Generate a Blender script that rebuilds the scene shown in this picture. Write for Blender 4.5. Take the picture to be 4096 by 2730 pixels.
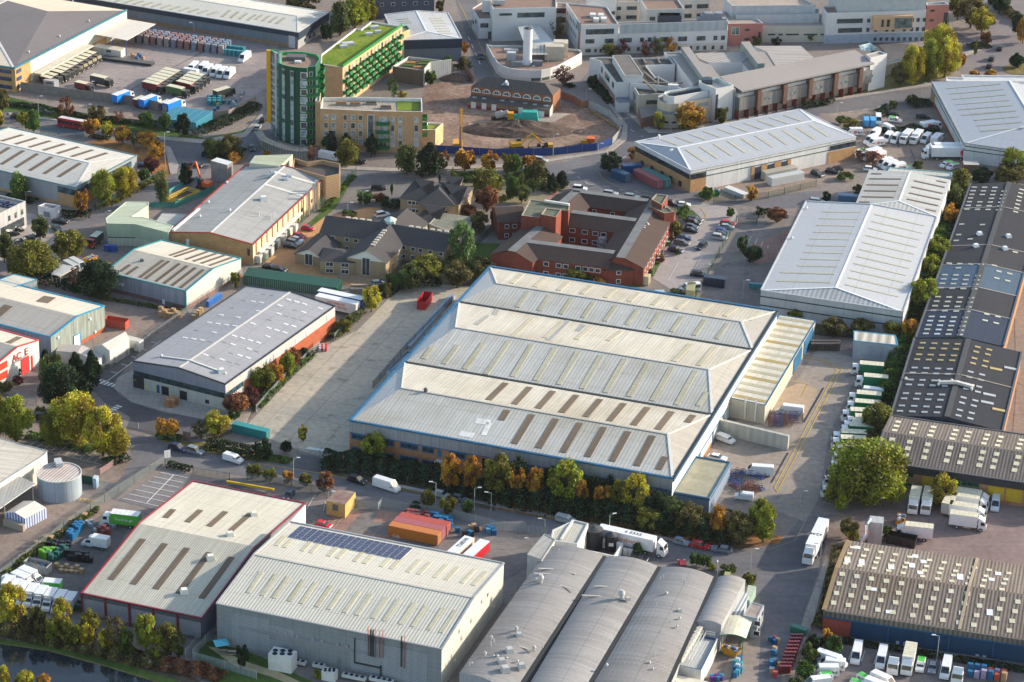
import bpy,math,random
WI_,RF_,BB_='window','ridge_flashing','brick_base'
from math import cos,sin,pi,atan2,sqrt
from mathutils import Vector as V,Matrix
rad=math.radians
for _o in list(bpy.data.objects):bpy.data.objects.remove(_o)
scene=bpy.context.scene;COL=scene.collection
# ---------- camera (recovered from the photograph's vanishing points; origin under the aircraft, metres)
FOC,HGT,TH,RO=10660.0,295.0,rad(24.5),rad(1.7)
CX,CY=2048.0,1365.0
FW=V((0,cos(TH),-sin(TH)))
_r0,_u0=V((1,0,0)),V((0,sin(TH),cos(TH)))
RT=_r0*cos(RO)+_u0*sin(RO)
UP=_u0*cos(RO)-_r0*sin(RO)
CAM=V((0,0,HGT))
cd=bpy.data.cameras.new('camera');cam=bpy.data.objects.new('camera',cd);COL.objects.link(cam)
cd.sensor_width=36;cd.lens=FOC/4096*36;cd.clip_start=5;cd.clip_end=12000
cam.matrix_world=Matrix(((RT.x,UP.x,-FW.x,0),(RT.y,UP.y,-FW.y,0),(RT.z,UP.z,-FW.z,HGT),(0,0,0,1)))
scene.camera=cam
# ---------- sky, sun, exposure
SUN_EL,SUN_DIR=rad(19),rad(21)
w=bpy.data.worlds.new('World');scene.world=w;w.use_nodes=True
nt=w.node_tree;sk=nt.nodes.new('ShaderNodeTexSky');sk.sky_type='NISHITA';sk.sun_disc=False
sk.sun_elevation=SUN_EL;sk.sun_rotation=rad(90)-SUN_DIR;sk.air_density=1.2;sk.dust_density=1.5
bg=nt.nodes['Background'];bg.inputs[1].default_value=.15;nt.links.new(sk.outputs[0],bg.inputs[0])
sl=bpy.data.lights.new('sun','SUN');sl.energy=3.9;sl.angle=rad(.8);sl.color=(1.0,.88,.72)
so=bpy.data.objects.new('sun',sl);COL.objects.link(so)
_d=V((cos(SUN_EL)*cos(SUN_DIR),cos(SUN_EL)*sin(SUN_DIR),sin(SUN_EL)))
so.rotation_euler=_d.to_track_quat('Z','Y').to_euler();so.location=(300,600,300)
scene.view_settings.view_transform='Standard';scene.view_settings.look='None'
scene.view_settings.exposure=1.0;scene.view_settings.gamma=1
scene.cycles.max_bounces=5;scene.cycles.transparent_max_bounces=12
# ---------- from a pixel of the survey tiles to a point of the place
_sec=(0,0)
def S(c,r=0,k=None):
 global _sec;_sec=('z',c,r,k/2353)if k else('d' if c=='d' else(c,r))
def nat(p):
 if p[0]=='d':return p[1]*4096/2353,p[2]*4096/2353
 if _sec=='d' and len(p)<4:return p[0]*4096/2353,p[1]*4096/2353
 if len(p)==2 and _sec[0]=='z':return _sec[1]+p[0]*_sec[3],_sec[2]+p[1]*_sec[3]
 if len(p)==4:c,r,x,y=p
 else:(c,r),(x,y)=_sec,p[:2]
 k=1024/2347 if r==3 else 1024/2353
 return 1024*c+x*k,682*r+y*k
def ray(p):
 u,v=nat(p)
 return FW*FOC+RT*(u-CX)-UP*(v-CY)
def Q(p,z=.0):
 if isinstance(p,V):return V((p.x,p.y,z))
 d=ray(p);return CAM+d*((z-HGT)/d.z)
def PP(s):v=[int(i)for i in s.split()];return list(zip(v[::2],v[1::2]))
def QS(ps,z=.0):return[Q(p,z)for p in ps]
def ow(p,a,b):
 n=V((b.y-a.y,a.x-b.x,0));d=ray(p)
 return CAM+d*(n.dot(V((a.x,a.y,0))-CAM)/n.dot(d))
def hgt(pb,pt):
 g=Q(pb);n=V((g.x,g.y,0));d=ray(pt)
 return(CAM+d*(n.dot(g-CAM)/n.dot(d))).z
def sx(p):
 g=Q(p);return(g-CAM).dot(FW)/FOC*.4352
 # ---------- materials
MATS={}
class N:
 def __init__(s,name):
  s.m=bpy.data.materials.new(name);s.m.use_nodes=True;s.t=s.m.node_tree
  s.b=s.t.nodes['Principled BSDF'];s.uv=None;s._g=None
 def n(s,typ,ins=None,**kw):
  o=s.t.nodes.new('ShaderNode'+typ)
  for k,v in kw.items():setattr(o,k,v)
  for k,v in(ins or{}).items():
   if hasattr(v,'links')or hasattr(v,'is_linked'):s.t.links.new(v,o.inputs[k])
   else:o.inputs[k].default_value=v
  return o
 def co(s):
  if not s.uv:s.uv=s.n('UVMap').outputs[0]
  return s.uv
 def noise(s,scale,stretch=None,detail=3,w=.0):
  c=s.co()
  mp=s.n('Mapping',{0:c,1:(w,w*1.7,0),3:(scale*(stretch or(1,1))[0],scale*(stretch or(1,1))[1],1)})
  return s.n('TexNoise',{'Vector':mp.outputs[0],'Scale':1.0,'Detail':detail,'Roughness':.6}).outputs[0]
 def math(s,op,a,b=.0,c=.0):return s.n('Math',{0:a,1:b,2:c},operation=op).outputs[0]
 def rng(s,v,a,b,c,d):return s.n('MapRange',{0:v,1:a,2:b,3:c,4:d}).outputs[0]
 def mix(s,f,a,b,mode='MIX'):
  o=s.n('MixRGB',{0:f,1:a,2:b},blend_type=mode);return o.outputs[0]
 def mul(s,col,val):return s.mix(1.0,col,s.n('CombineColor',{0:val,1:val,2:val}).outputs[0],'MULTIPLY')
 def xy(s):
  o=s.n('SeparateXYZ',{0:s.co()});return o.outputs[0],o.outputs[1]
 def out(s,col,rough=.7,spec=.3,metal=.0):
  if isinstance(col,tuple):s.b.inputs['Base Color'].default_value=col
  else:s.t.links.new(col,s.b.inputs['Base Color'])
  s.b.inputs['Roughness'].default_value=rough;s.b.inputs['Specular IOR Level'].default_value=spec
  s.b.inputs['Metallic'].default_value=metal
  return s.m
def c4(c):return(c[0],c[1],c[2],1.0)
def memo(f):
 def g(*a,**k):
  key=(f.__name__,a,tuple(sorted(k.items())))
  if key not in MATS:MATS[key]=f(*a,**k)
  return MATS[key]
 return g
@memo
def pn(c,rough=.6,var=.12,scale=.5,metal=.0,spec=.3):
 m=N('painted_surface');f=m.rng(m.noise(scale,detail=4),.3,.7,1-var,1+var)
 return m.out(m.mul(c4(c),f),rough,spec,metal)
@memo
def paint(rough=.35):
 m=N('coach_paint');col=m.n('ObjectInfo').outputs['Color']
 f=m.rng(m.noise(.9),.3,.7,.93,1.05)
 return m.out(m.mul(col,f),rough,.5)
@memo
def rfm(c,rib=.9,ribd=.14,sheet=6.0,stain=(.3,.27,.2),st=.35,streak=.2,rough=.75,patch=.0,pc=(.3,.3,.3),seed=.0):
 m=N('profiled_sheet');x,y=m.xy();col=c4(c)
 big=m.rng(m.noise(.035,detail=5,w=seed),.42,.68,0,st)
 col=m.mix(big,col,c4(stain))
 s=m.rng(m.noise(1.0,(1.3,.05),3,seed+3),.3,.72,1-streak,1+streak*.6)
 fine=m.rng(m.noise(1.1,detail=4,w=9),.3,.7,.94,1.06)
 f=m.math('MULTIPLY',s,fine)
 if patch:
  wn=m.n('TexWhiteNoise',{0:m.n('CombineXYZ',{0:m.math('FLOOR',m.math('DIVIDE',x,1.05)),1:m.math('FLOOR',m.math('DIVIDE',y,sheet))}).outputs[0]},noise_dimensions='2D').outputs[0]
  f=m.math('MULTIPLY',f,m.rng(wn,0,1,1-patch,1+patch))
 if ribd:
  r=m.math('SINE',m.math('MULTIPLY',x,2*pi/rib))
  f=m.math('MULTIPLY',f,m.rng(r,-1,1,1-ribd,1+ribd))
 if sheet:
  l=m.math('LESS_THAN',m.math('FRACT',m.math('DIVIDE',y,sheet)),.28/sheet)
  f=m.math('MULTIPLY',f,m.rng(l,0,1,1,.86))
 return m.out(m.mul(col,f),rough,.25)
@memo
def cl_(c,rib=.6,ribd=.08,horiz=False,panel=.0,var=.1,rough=.55,dirt=.2):
 m=N('wall_cladding');x,y=m.xy();f=m.rng(m.noise(.25,(1,1),4),.3,.7,1-var,1+var*.7)
 s=m.rng(m.noise(1.0,(1.2,.06),3,5),.35,.7,1-dirt*.5,1+dirt*.2);f=m.math('MULTIPLY',f,s)
 if ribd:
  r=m.math('SINE',m.math('MULTIPLY',y if horiz else x,2*pi/rib));f=m.math('MULTIPLY',f,m.rng(r,-1,1,1-ribd,1+ribd))
 if panel:
  l=m.math('LESS_THAN',m.math('FRACT',m.math('DIVIDE',x,panel)),.16/panel)
  f=m.math('MULTIPLY',f,m.rng(l,0,1,1,.75))
 return m.out(m.mul(c4(c),f),rough,.3)
@memo
def bk_(c,c2=None,mortar=.8,w=.6,hh=.22):
 m=N('brickwork');c2=c2 or tuple(v*.75 for v in c)
 t=m.n('TexBrick',{'Vector':m.co(),'Color1':c4(c),'Color2':c4(c2),'Mortar':c4(tuple(v*mortar for v in c)),'Scale':1.0,'Mortar Size':.02,'Brick Width':w,'Row Height':hh})
 f=m.rng(m.noise(.4,detail=4),.3,.7,.85,1.12)
 return m.out(m.mul(t.outputs[0],f),.9,.15)
@memo
def gs(c=(.03,.04,.05),rough=.12):
 m=N('window_glass');f=m.rng(m.noise(.6,detail=2),.35,.65,.5,1.7)
 return m.out(m.mul(c4(c),f),rough,.6)
@memo
def gm(c,c2,scale=.05,fine=.25,joint=.0,jd=.25,ang=.0,rough=.9,spots=.0,tracks=.0,spec=.15):
 m=N('ground_surface')
 if ang:
  mp=m.n('Mapping',{0:m.co(),2:(0,0,ang)});m.uv=mp.outputs[0]
 x,y=m.xy()
 col=m.mix(m.rng(m.noise(scale,detail=6),.35,.65,0,1),c4(c),c4(c2))
 f=m.rng(m.noise(.7,detail=6,w=7),.25,.75,1-fine,1+fine)
 if spots:
  sp=m.rng(m.noise(.22,detail=3,w=21),.6,.68,1,1-spots);f=m.math('MULTIPLY',f,sp)
 if tracks:
  tr=m.rng(m.noise(.5,(.08,1.2),4,31),.45,.6,1,1-tracks);f=m.math('MULTIPLY',f,tr)
 if joint:
  for q,jj in((x,joint),(y,joint*1.25)):
   l=m.math('LESS_THAN',m.math('FRACT',m.math('DIVIDE',q,jj)),.22/jj)
   f=m.math('MULTIPLY',f,m.rng(l,0,1,1,1-jd))
 return m.out(m.mul(col,f),rough,spec)
@memo
def leafm(kind=0):
 m=N('foliage');oc=m.n('ObjectInfo').outputs['Color'];x,y=m.xy()
 hs=m.n('HueSaturation',{0:m.rng(x,0,1,.475,.525),1:m.rng(y,0,1,.8,1.15),2:m.rng(x,0,1,.28,1.6),4:oc}).outputs[0]
 m.out(hs,.7,.2)
 tr=m.n('BsdfTranslucent',{0:hs});mx=m.n('MixShader',{0:.22,1:m.b.outputs[0],2:tr.outputs[0]})
 m.t.links.new(mx.outputs[0],m.t.nodes['Material Output'].inputs[0]);return m.m
@memo
def mesh_screen(c,dens=.5,pitch=.3,horiz=False):
 m=N('open_pales');x,y=m.xy();m.out(c4(c),.6,.3)
 r=m.math('LESS_THAN',m.math('FRACT',m.math('DIVIDE',y if horiz else x,pitch)),dens)
 tr=m.n('BsdfTransparent');mx=m.n('MixShader',{0:r,1:tr.outputs[0],2:m.b.outputs[0]})
 m.t.links.new(mx.outputs[0],m.t.nodes['Material Output'].inputs[0]);return m.m
@memo
def waterm():
 m=N('canal_water');nz=m.noise(.8,detail=4);m.out(c4((.012,.02,.03)),.07,.5)
 bp=m.n('Bump',{'Height':nz,'Strength':.05,'Distance':.2});m.t.links.new(bp.outputs[0],m.b.inputs['Normal']);return m.m
 # ---------- mesh collector: world or local coordinates, UVs in metres (U level along the face, V up or down its slope)
UZ=V((0,0,1))
class MB:
 def __init__(s):s.v=[];s.f=[];s.mi=[];s.uv=[];s.mats=[]
 def _m(s,m):
  if m not in s.mats:s.mats.append(m)
  return s.mats.index(m)
 def poly(s,pts,m,udir=None,uvs=None):
  i=len(s.v);s.v+=[tuple(p)for p in pts];s.f.append(tuple(range(i,i+len(pts))));s.mi.append(s._m(m))
  if uvs:s.uv+=uvs;return s
  n=V();P=[V(p)for p in pts]
  for a,b in zip(P,P[1:]+P[:1]):n+=a.cross(b)
  if n.length<1e-12:n=V((0,0,1))
  n.normalize()
  if n.z<-.01:n=-n
  if udir is not None:U=udir.normalized()
  elif abs(n.z)>.9995:U=V((1,0,0))
  else:U=UZ.cross(n).normalized()
  W=n.cross(U)
  s.uv+=[(p.dot(U),p.dot(W))for p in P];return s
 def box(s,c,d,m,rot=.0,top=None):
  cx,cy,cz=c;dx,dy,dz=d[0]/2,d[1]/2,d[2];ca,sa=cos(rot),sin(rot)
  t=top or(1,1)
  def q(x,y,z):return(cx+x*ca-y*sa,cy+x*sa+y*ca,cz+z)
  b=[q(-dx,-dy,0),q(dx,-dy,0),q(dx,dy,0),q(-dx,dy,0)]
  u=[q(-dx*t[0],-dy*t[1],dz),q(dx*t[0],-dy*t[1],dz),q(dx*t[0],dy*t[1],dz),q(-dx*t[0],dy*t[1],dz)]
  for f in((b[0],b[1],u[1],u[0]),(b[1],b[2],u[2],u[1]),(b[2],b[3],u[3],u[2]),(b[3],b[0],u[0],u[3]),tuple(u),(b[3],b[2],b[1],b[0])):s.poly(f,m)
  return s
 def prism(s,pts,z0,z1,m,mt=None,bottom=False):
  P=[V((p[0],p[1],0))for p in pts]
  if sum(a.x*b.y-b.x*a.y for a,b in zip(P,P[1:]+P[:1]))<0:P.reverse()
  for a,b in zip(P,P[1:]+P[:1]):s.poly([(a.x,a.y,z0),(b.x,b.y,z0),(b.x,b.y,z1),(a.x,a.y,z1)],m)
  s.poly([(p.x,p.y,z1)for p in P],mt or m)
  if bottom:s.poly([(p.x,p.y,z0)for p in reversed(P)],m)
  return s
 def cyl(s,c,r,h,m,n=12,r2=None,mt=None,caps=True):
  r2=r if r2 is None else r2;cx,cy,cz=c
  a=[(cx+r*cos(2*pi*i/n),cy+r*sin(2*pi*i/n),cz)for i in range(n)]
  b=[(cx+r2*cos(2*pi*i/n),cy+r2*sin(2*pi*i/n),cz+h)for i in range(n)]
  for i in range(n):
   j=(i+1)%n;s.poly([a[i],a[j],b[j],b[i]],m)
  if caps and r2>0:s.poly(b,mt or m)
  return s
 def rod(s,a,b,r,m,n=4):
  a,b=V(a),V(b);d=b-a
  if d.length<1e-6:return s
  x=d.cross(UZ);x=x.normalized()if x.length>1e-5 else V((1,0,0));y=d.normalized().cross(x)
  A=[a+x*r*cos(2*pi*(i+.5)/n)+y*r*sin(2*pi*(i+.5)/n)for i in range(n)];B=[p+d for p in A]
  for i in range(n):
   j=(i+1)%n;s.poly([A[i],A[j],B[j],B[i]],m)
  s.poly(A[::-1],m);s.poly(B,m);return s
 def bar(s,a,b,w,h,m):
  a,b=V(a),V(b);d=b-a;n=V((-d.y,d.x,0));n=n.normalized()*w/2 if n.length>1e-6 else V((w/2,0,0))
  u=V((0,0,h));A=[a-n,a+n,a+n+u,a-n+u];B=[b-n,b+n,b+n+u,b-n+u]
  for i in range(4):
   j=(i+1)%4;s.poly([A[i],B[i],B[j],A[j]],m)
  s.poly(A,m);s.poly(B[::-1],m);return s
 def mesh(s,name,org=None):
  me=bpy.data.meshes.new(name);o=org or V()
  me.from_pydata([(a-o.x,b-o.y,c-o.z)for a,b,c in s.v],[],s.f)
  for m in s.mats:me.materials.append(m)
  me.polygons.foreach_set('material_index',s.mi);l=me.uv_layers.new(name='UVMap')
  l.data.foreach_set('uv',[c for t in s.uv for c in t]);me.update();return me
 def bd(s,name,parent=None,label=None,kind=None):
  if not s.f:return None
  org=wloc(parent)if parent else V()
  o=bpy.data.objects.new(name,s.mesh(name,org));COL.objects.link(o)
  if parent:o.parent=parent
  if label:o['label']=label
  if kind:o['kind']=kind
  return o
def X1(k,n,r,*a,**w):return getattr(MB(),k)(*a,**w).bd(n,r)
def wloc(o):
 p=V()
 while o:p+=o.location;o=o.parent
 return p
def tag(o,label,cat,gp=None,kind=None):
 o['label']=label;o['category']=cat
 if gp:o['group']=gp
 if kind:o['kind']=kind
 return o
def th(name,label,cat,loc,gp=None,rot=.0):
 o=bpy.data.objects.new(name,None);COL.objects.link(o);o.location=loc;o.rotation_euler=(0,0,rot)
 o.empty_display_size=1;return tag(o,label,cat,gp)
def place(o,parent,loc=None):
 o.parent=parent;return o
ORD='first second third fourth fifth sixth seventh eighth ninth tenth eleventh twelfth thirteenth fourteenth fifteenth sixteenth seventeenth eighteenth nineteenth twentieth'.split()
def item(name,lib,label,cat,loc,rot=.0,gp=None,color=None,scale=1.0,cols=None):
 r=th(name,label,cat,loc,gp,rot)
 if scale!=1.0:r.scale=scale if isinstance(scale,tuple)else(scale,)*3
 for pn,me,subs,lc in lib:
  o=bpy.data.objects.new(pn,me);COL.objects.link(o);o.parent=r
  if lc:o.location=lc
  o.color=c4((cols or{}).get(pn,color or(1,1,1)))
  for sn,sm in subs:
   q=bpy.data.objects.new(sn,sm);COL.objects.link(q);q.parent=o;q.color=o.color
 return r

# ---------- building kit
def lp(a,b,t):return a+(b-a)*t
def op(p,pl):
 a,b,c=pl;n=(b-a).cross(c-a);d=ray(p);return CAM+d*(n.dot(a-CAM)/n.dot(d))
def midz(p,a,b,c,d,h0):
 def dist(q,s,t):
  e=V((t.x-s.x,t.y-s.y,0)).normalized();return abs((q.x-s.x)*-e.y+(q.y-s.y)*e.x)
 best=None
 for i in range(0,100):
  z=h0+i*.1;q=Q(p,z);e=abs(dist(q,a,b)-dist(q,c,d))
  if best is None or e<best[0]:best=(e,z)
 return best[1]
class BD:
 def __init__(s,name,label,cat,gp=None):s.name,s.label,s.cat,s.gp=name,label,cat,gp;s.root=None
 def start(s,pts):
  c=V((sum(p.x for p in pts)/len(pts),sum(p.y for p in pts)/len(pts),0))
  s.root=th(s.name,s.label,s.cat,c,s.gp);return s
 def wl(s,perim,mats,skip=()):
  s.P=perim;n=len(perim);s.start(perim)
  m=MB()
  for i in range(n):
   if i in skip:continue
   a,b=perim[i],perim[(i+1)%n];mm=mats[i%len(mats)]if isinstance(mats,(list,tuple))else mats
   m.poly([(a.x,a.y,-.3),(b.x,b.y,-.3),tuple(b),tuple(a)],mm)
  m.bd('wall',s.root);return s
 def part(s,mb,name,label=None,kind=None):return mb.bd(name,s.root,label,kind)
 def roof(s,faces,mats,name='roof',label=None):
  m=MB()
  for i,f in enumerate(faces):m.poly(f,mats[i%len(mats)]if isinstance(mats,(list,tuple))else mats)
  return m.bd(name,s.root,label)
 def tm_(s,lines,mat,w=.35,h=.3,name='gutter'):
  m=MB()
  for a,b in lines:m.bar(a,b,w,h,mat)
  return m.bd(name,s.root)
 def edge(s,i):return s.P[i],s.P[(i+1)%len(s.P)]
 def _slab(s,a,b,t0,t1,z0,z1,mat,out,m=None):
  m=m or MB();d=V((b.x-a.x,b.y-a.y,0));L=d.length;d.normalize();n=V((d.y,-d.x,0))
  c=V()
  for p in s.P:c+=p
  c/=len(s.P)
  if n.dot(V((a.x-c.x,a.y-c.y,0)))<0:n=-n
  p0=V((a.x,a.y,0))+d*t0;p1=V((a.x,a.y,0))+d*t1;o=n*out
  A=[p0+UZ*z0,p1+UZ*z0,p1+UZ*z1,p0+UZ*z1];B=[p+o for p in A]
  m.poly(B,mat)
  for i in range(4):
   j=(i+1)%4;m.poly([A[i],A[j],B[j],B[i]],mat)
  return m
 def bn(s,i,z0,z1,mat,name='cladding_band',t0=.0,t1=1.0,out=.08):
  a,b=s.edge(i);L=V((b.x-a.x,b.y-a.y,0)).length
  return s._slab(a,b,L*t0,L*t1,z0,z1,mat,out).bd(name,s.root)
 def uvw(s,i,p):
  a,b=s.edge(i);q=ow(p,a,b);d=V((b.x-a.x,b.y-a.y,0)).normalized();return(q-a).dot(d),q.z
 def rc(s,i,p0,p1,mat,name=WI_,out=.12,frame=None,fw=.12):
  (t0,z1),(t1,z0)=s.uvw(i,p0),s.uvw(i,p1);s.rec(i,t0,t1,z0,z1,mat,name,out,frame,fw)
 def rec(s,i,t0,t1,z0,z1,mat,name=WI_,out=.12,frame=None,fw=.12):
  a,b=s.edge(i)
  if t0>t1:t0,t1=t1,t0
  if z0>z1:z0,z1=z1,z0
  o=s._slab(a,b,t0,t1,z0,z1,mat,out).bd(name,s.root)
  if frame:
   m=MB()
   for q in((t0-fw,t1+fw,z0-fw,z0),(t0-fw,t1+fw,z1,z1+fw),(t0-fw,t0,z0,z1),(t1,t1+fw,z0,z1)):s._slab(a,b,*q,frame,out+.05,m)
   k=max(1,round((t1-t0)/1.2))
   for j in range(1,k):s._slab(a,b,lp(t0,t1,j/k)-.04,lp(t0,t1,j/k)+.04,z0,z1,frame,out+.04,m)
   m.bd('frame',o)
  return o
 def rs_(s,i,p0,p1,q0,q1,n,mat,**k):
  A=s.uvw(i,p0)+s.uvw(i,p1);B=s.uvw(i,q0)+s.uvw(i,q1)
  for j in range(n):
   t0,z1,t1,z0=[lp(x,y,j/max(1,n-1))for x,y in zip(A,B)];s.rec(i,t0,t1,z0,z1,mat,**k)
 def light(s,A,B,nrm,w,mat,name='rooflight',up=.12):
  n=nrm;sd=(B-A).cross(n).normalized()*(w/2);u=n*up;m=MB()
  a=[A-sd,B-sd,B+sd,A+sd];b=[p+u for p in a];m.poly(b,mat,udir=sd)
  for i in range(4):m.poly([a[i],a[(i+1)%4],b[(i+1)%4],b[i]],mat)
  return m.bd(name,s.root)
 def lights(s,pl,a0,b0,a1,b1,n,w,mat,name='rooflight',up=.12):
  nn=(pl[1]-pl[0]).cross(pl[2]-pl[0]).normalized();nn=nn if nn.z>0 else-nn
  A0,B0,A1,B1=[op(p,pl)for p in(a0,b0,a1,b1)]
  for j in range(n):
   t=j/max(1,n-1);s.light(lp(A0,A1,t),lp(B0,B1,t),nn,w,mat,name,up)
 def grid(s,pl,a,b,c,n,k,size,mat,name='rooflight',skip=.0,seed=1,mat2=None,up=.1):
  nn=(pl[1]-pl[0]).cross(pl[2]-pl[0]).normalized();nn=nn if nn.z>0 else-nn
  A,B,Cc=[op(p,pl)for p in(a,b,c)];r=random.Random(seed);e=(Cc-A).normalized()
  for i in range(k):
   for j in range(n):
    if r.random()<skip:continue
    p=A+(B-A)*(j/max(1,n-1))+(Cc-A)*(i/max(1,k-1))
    s.light(p-e*size[1]/2,p+e*size[1]/2,nn,size[0],mat2 if mat2 and r.random()<.3 else mat,name,up)
 def vn(s,pl,p,kind='cowl',sc=1.0,mat=None):
  q=op(p,pl);m=MB();W=mat or pn((.6,.6,.6),.4)
  if kind=='cowl':m.cyl(q,.35*sc,.5*sc,W,8);m.cyl(q+UZ*.5*sc,.5*sc,.35*sc,W,8,r2=.2*sc)
  elif kind=='box':m.box(q,(1.2*sc,1.2*sc,.7*sc),W,.3,(.7,.7))
  elif kind=='flue':m.cyl(q,.45*sc,1.1*sc,W,10);m.cyl(q+UZ*1.1*sc,.75*sc,.5*sc,W,10,r2=.75*sc);m.cyl(q+UZ*1.6*sc,.75*sc,.7*sc,W,10,r2=.45*sc)
  elif kind=='pipe':m.cyl(q,.15*sc,1.5*sc,W,6)
  return m.bd({'cowl':'vent_cowl','box':'roof_vent','flue':'flue','pipe':'vent_pipe'}[kind],s.root)
def shed(name,label,A,B,C,D,r0,r1,h,ends='gg',wall=None,roof=None,rm=None,tm_=None,gp=None,rise=None,cat='warehouse',ridge=None,perp=False,sk=None):
 A,B,C,D=[Q(p,h)if p is not None else None for p in(A,B,C,D)]
 if A is None:A=B+D-C
 if B is None:B=A+C-D
 if C is None:C=B+D-A
 if D is None:D=A+C-B
 zs=[]
 for r,q in((r0,0),(r1,1)):
  if r is not None and rise is None:zs.append(midz(r,A,B,C,D,h))
 z=h+rise if rise is not None else max(h+.5,sum(zs)/len(zs))
 R0=Q(r0,z)if r0 is not None else None;R1=Q(r1,z)if r1 is not None else None
 if ends[0]=='g' or R0 is None:m=(A+D)/2;R0=V((m.x,m.y,z))
 if ends[1]=='g' or R1 is None:m=(B+C)/2;R1=V((m.x,m.y,z))
 b=BD(name,label,cat,gp)
 P=[A,B]
 if ends[1]=='g':P.append(R1)
 P+=[C,D]
 if ends[0]=='g':P.append(R0)
 b.wl(P,wall);b.A,b.B,b.C,b.D,b.R0,b.R1,b.h,b.z=A,B,C,D,R0,R1,h,z
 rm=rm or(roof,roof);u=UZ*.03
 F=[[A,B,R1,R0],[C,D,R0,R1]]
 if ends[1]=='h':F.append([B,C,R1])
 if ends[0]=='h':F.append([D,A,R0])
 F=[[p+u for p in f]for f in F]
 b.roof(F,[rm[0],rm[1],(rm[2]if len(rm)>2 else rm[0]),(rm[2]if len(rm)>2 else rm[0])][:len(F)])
 b.pf=(A,B,R1);b.pb=(C,D,R0)
 if tm_:
  L=[(A,B),(C,D)]+([(B,R1),(R1,C)]if ends[1]=='g' else[(B,C)])+([(D,R0),(R0,A)]if ends[0]=='g' else[(D,A)])
  b.tm_(L,tm_,.4,.25)
 if ridge:
  L=[(R0,R1)]+([(B,R1),(R1,C)]if ends[1]=='h' else[])+([(D,R0),(R0,A)]if ends[0]=='h' else[])
  b.tm_([(p+UZ*.03,q+UZ*.03)for p,q in L],ridge,.6,.08,RF_)
 return b
def inset(P,d):
 n=len(P);out=[];ar=sum(P[i].x*P[(i+1)%n].y-P[(i+1)%n].x*P[i].y for i in range(n));sg=1 if ar>0 else-1
 for i in range(n):
  a,b,c=P[i-1],P[i],P[(i+1)%n]
  e1=V((b.x-a.x,b.y-a.y,0)).normalized();e2=V((c.x-b.x,c.y-b.y,0)).normalized()
  n1=V((-e1 .y,e1 .x,0))*sg;n2=V((-e2 .y,e2 .x,0))*sg;k=n1+n2
  k=k/max(.35,k.dot(n1))if k.length>1e-4 else n1
  out.append(b+k*d)
 return out
def flat(name,label,pts,h,wall,roof,par=.6,cop=None,cat='building',gp=None,pw=.3,z0=-.3,mats=None,root=None):
 T=[Q(p,h)for p in pts]
 b=BD(name,label,cat,gp);b.h=h
 b.P=T
 if root is None:b.start(T)
 else:b.root=root
 m=MB();n=len(T)
 for i in range(n):
  a,c=T[i],T[(i+1)%n];m.poly([(a.x,a.y,z0),(c.x,c.y,z0),tuple(c),tuple(a)],mats[i]if mats else wall)
 m.bd('wall',b.root)
 if par>0:
  I=inset(T,pw);m=MB();r=MB()
  for i in range(n):
   j=(i+1)%n;m.poly([T[i],T[j],I[j],I[i]],cop or wall)
   m.poly([I[i],I[j],I[j]-UZ*par,I[i]-UZ*par],wall if not cop else cop)
  m.bd('parapet',b.root);r.poly([p-UZ*par for p in I],roof,udir=T[1]-T[0]);r.bd('roof',b.root);b.pl=[p-UZ*par for p in I[:3]]
 else:
  r=MB();r.poly([p+UZ*.02 for p in T],roof,udir=T[1]-T[0]);r.bd('roof',b.root);b.pl=T[:3]
  if cop:b.tm_([(T[i],T[(i+1)%n])for i in range(n)],cop,.3,.12,'roof_edge')
 return b
def wg(b,r0,r1,hw,he,hr,wall,rm,hips='gg',ov=.4,top=.0,topm=None,z0=-.3,P=None,gab=None):
 R0,R1=(Q(r0,hr),Q(r1,hr));d=V((R1 .x-R0 .x,R1 .y-R0 .y,0)).normalized();n=V((d.y,-d.x,0))
 e0,e1=R0 .copy(),R1 .copy()
 if hips[0]=='h':R0=R0+d*hw
 if hips[1]=='h':R1=R1-d*hw
 def q(e,s,w):return V((e.x+n.x*s*w,e.y+n.y*s*w,he))
 A,B,C,D=q(e0,1,hw),q(e1,1,hw),q(e1,-1,hw),q(e0,-1,hw)
 b.P=[A,B,C,D];m=MB();rf=MB()
 for a,c in((A,B),(B,C),(C,D),(D,A)):m.poly([(a.x,a.y,z0),(c.x,c.y,z0),tuple(c),tuple(a)],wall)
 if hips[0]=='g':m.poly([D,A,V((e0 .x,e0 .y,hr))],gab or wall)
 if hips[1]=='g':m.poly([B,C,V((e1 .x,e1 .y,hr))],gab or wall)
 m.bd('wall',b.root)
 w2=hw+ov;f=he-ov*(hr-he)/hw
 def q2(e,s):return V((e.x+n.x*s*w2,e.y+n.y*s*w2,f))
 x0,x1=e0-d*ov,e1+d*ov;A,B,C,D=q2(x0,1),q2(x1,1),q2(x1,-1),q2(x0,-1)
 if hips[0]=='g':R0=R0-d*ov
 if hips[1]=='g':R1=R1+d*ov
 t=n*top/2
 rf.poly([A,B,R1+t,R0+t],rm);rf.poly([C,D,R0-t,R1-t],rm)
 if hips[0]=='h':rf.poly([D,A,R0+t,R0-t]if top else[D,A,R0],rm)
 if hips[1]=='h':rf.poly([B,C,R1-t,R1+t]if top else[B,C,R1],rm)
 rf.bd('roof',b.root)
 if top:
  tm=MB();u=UZ*.05;tm.poly([R0+t+u,R1+t+u,R1-t+u,R0-t+u],topm);tm.bd('flat_ridge',b.root)
 return b
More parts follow.
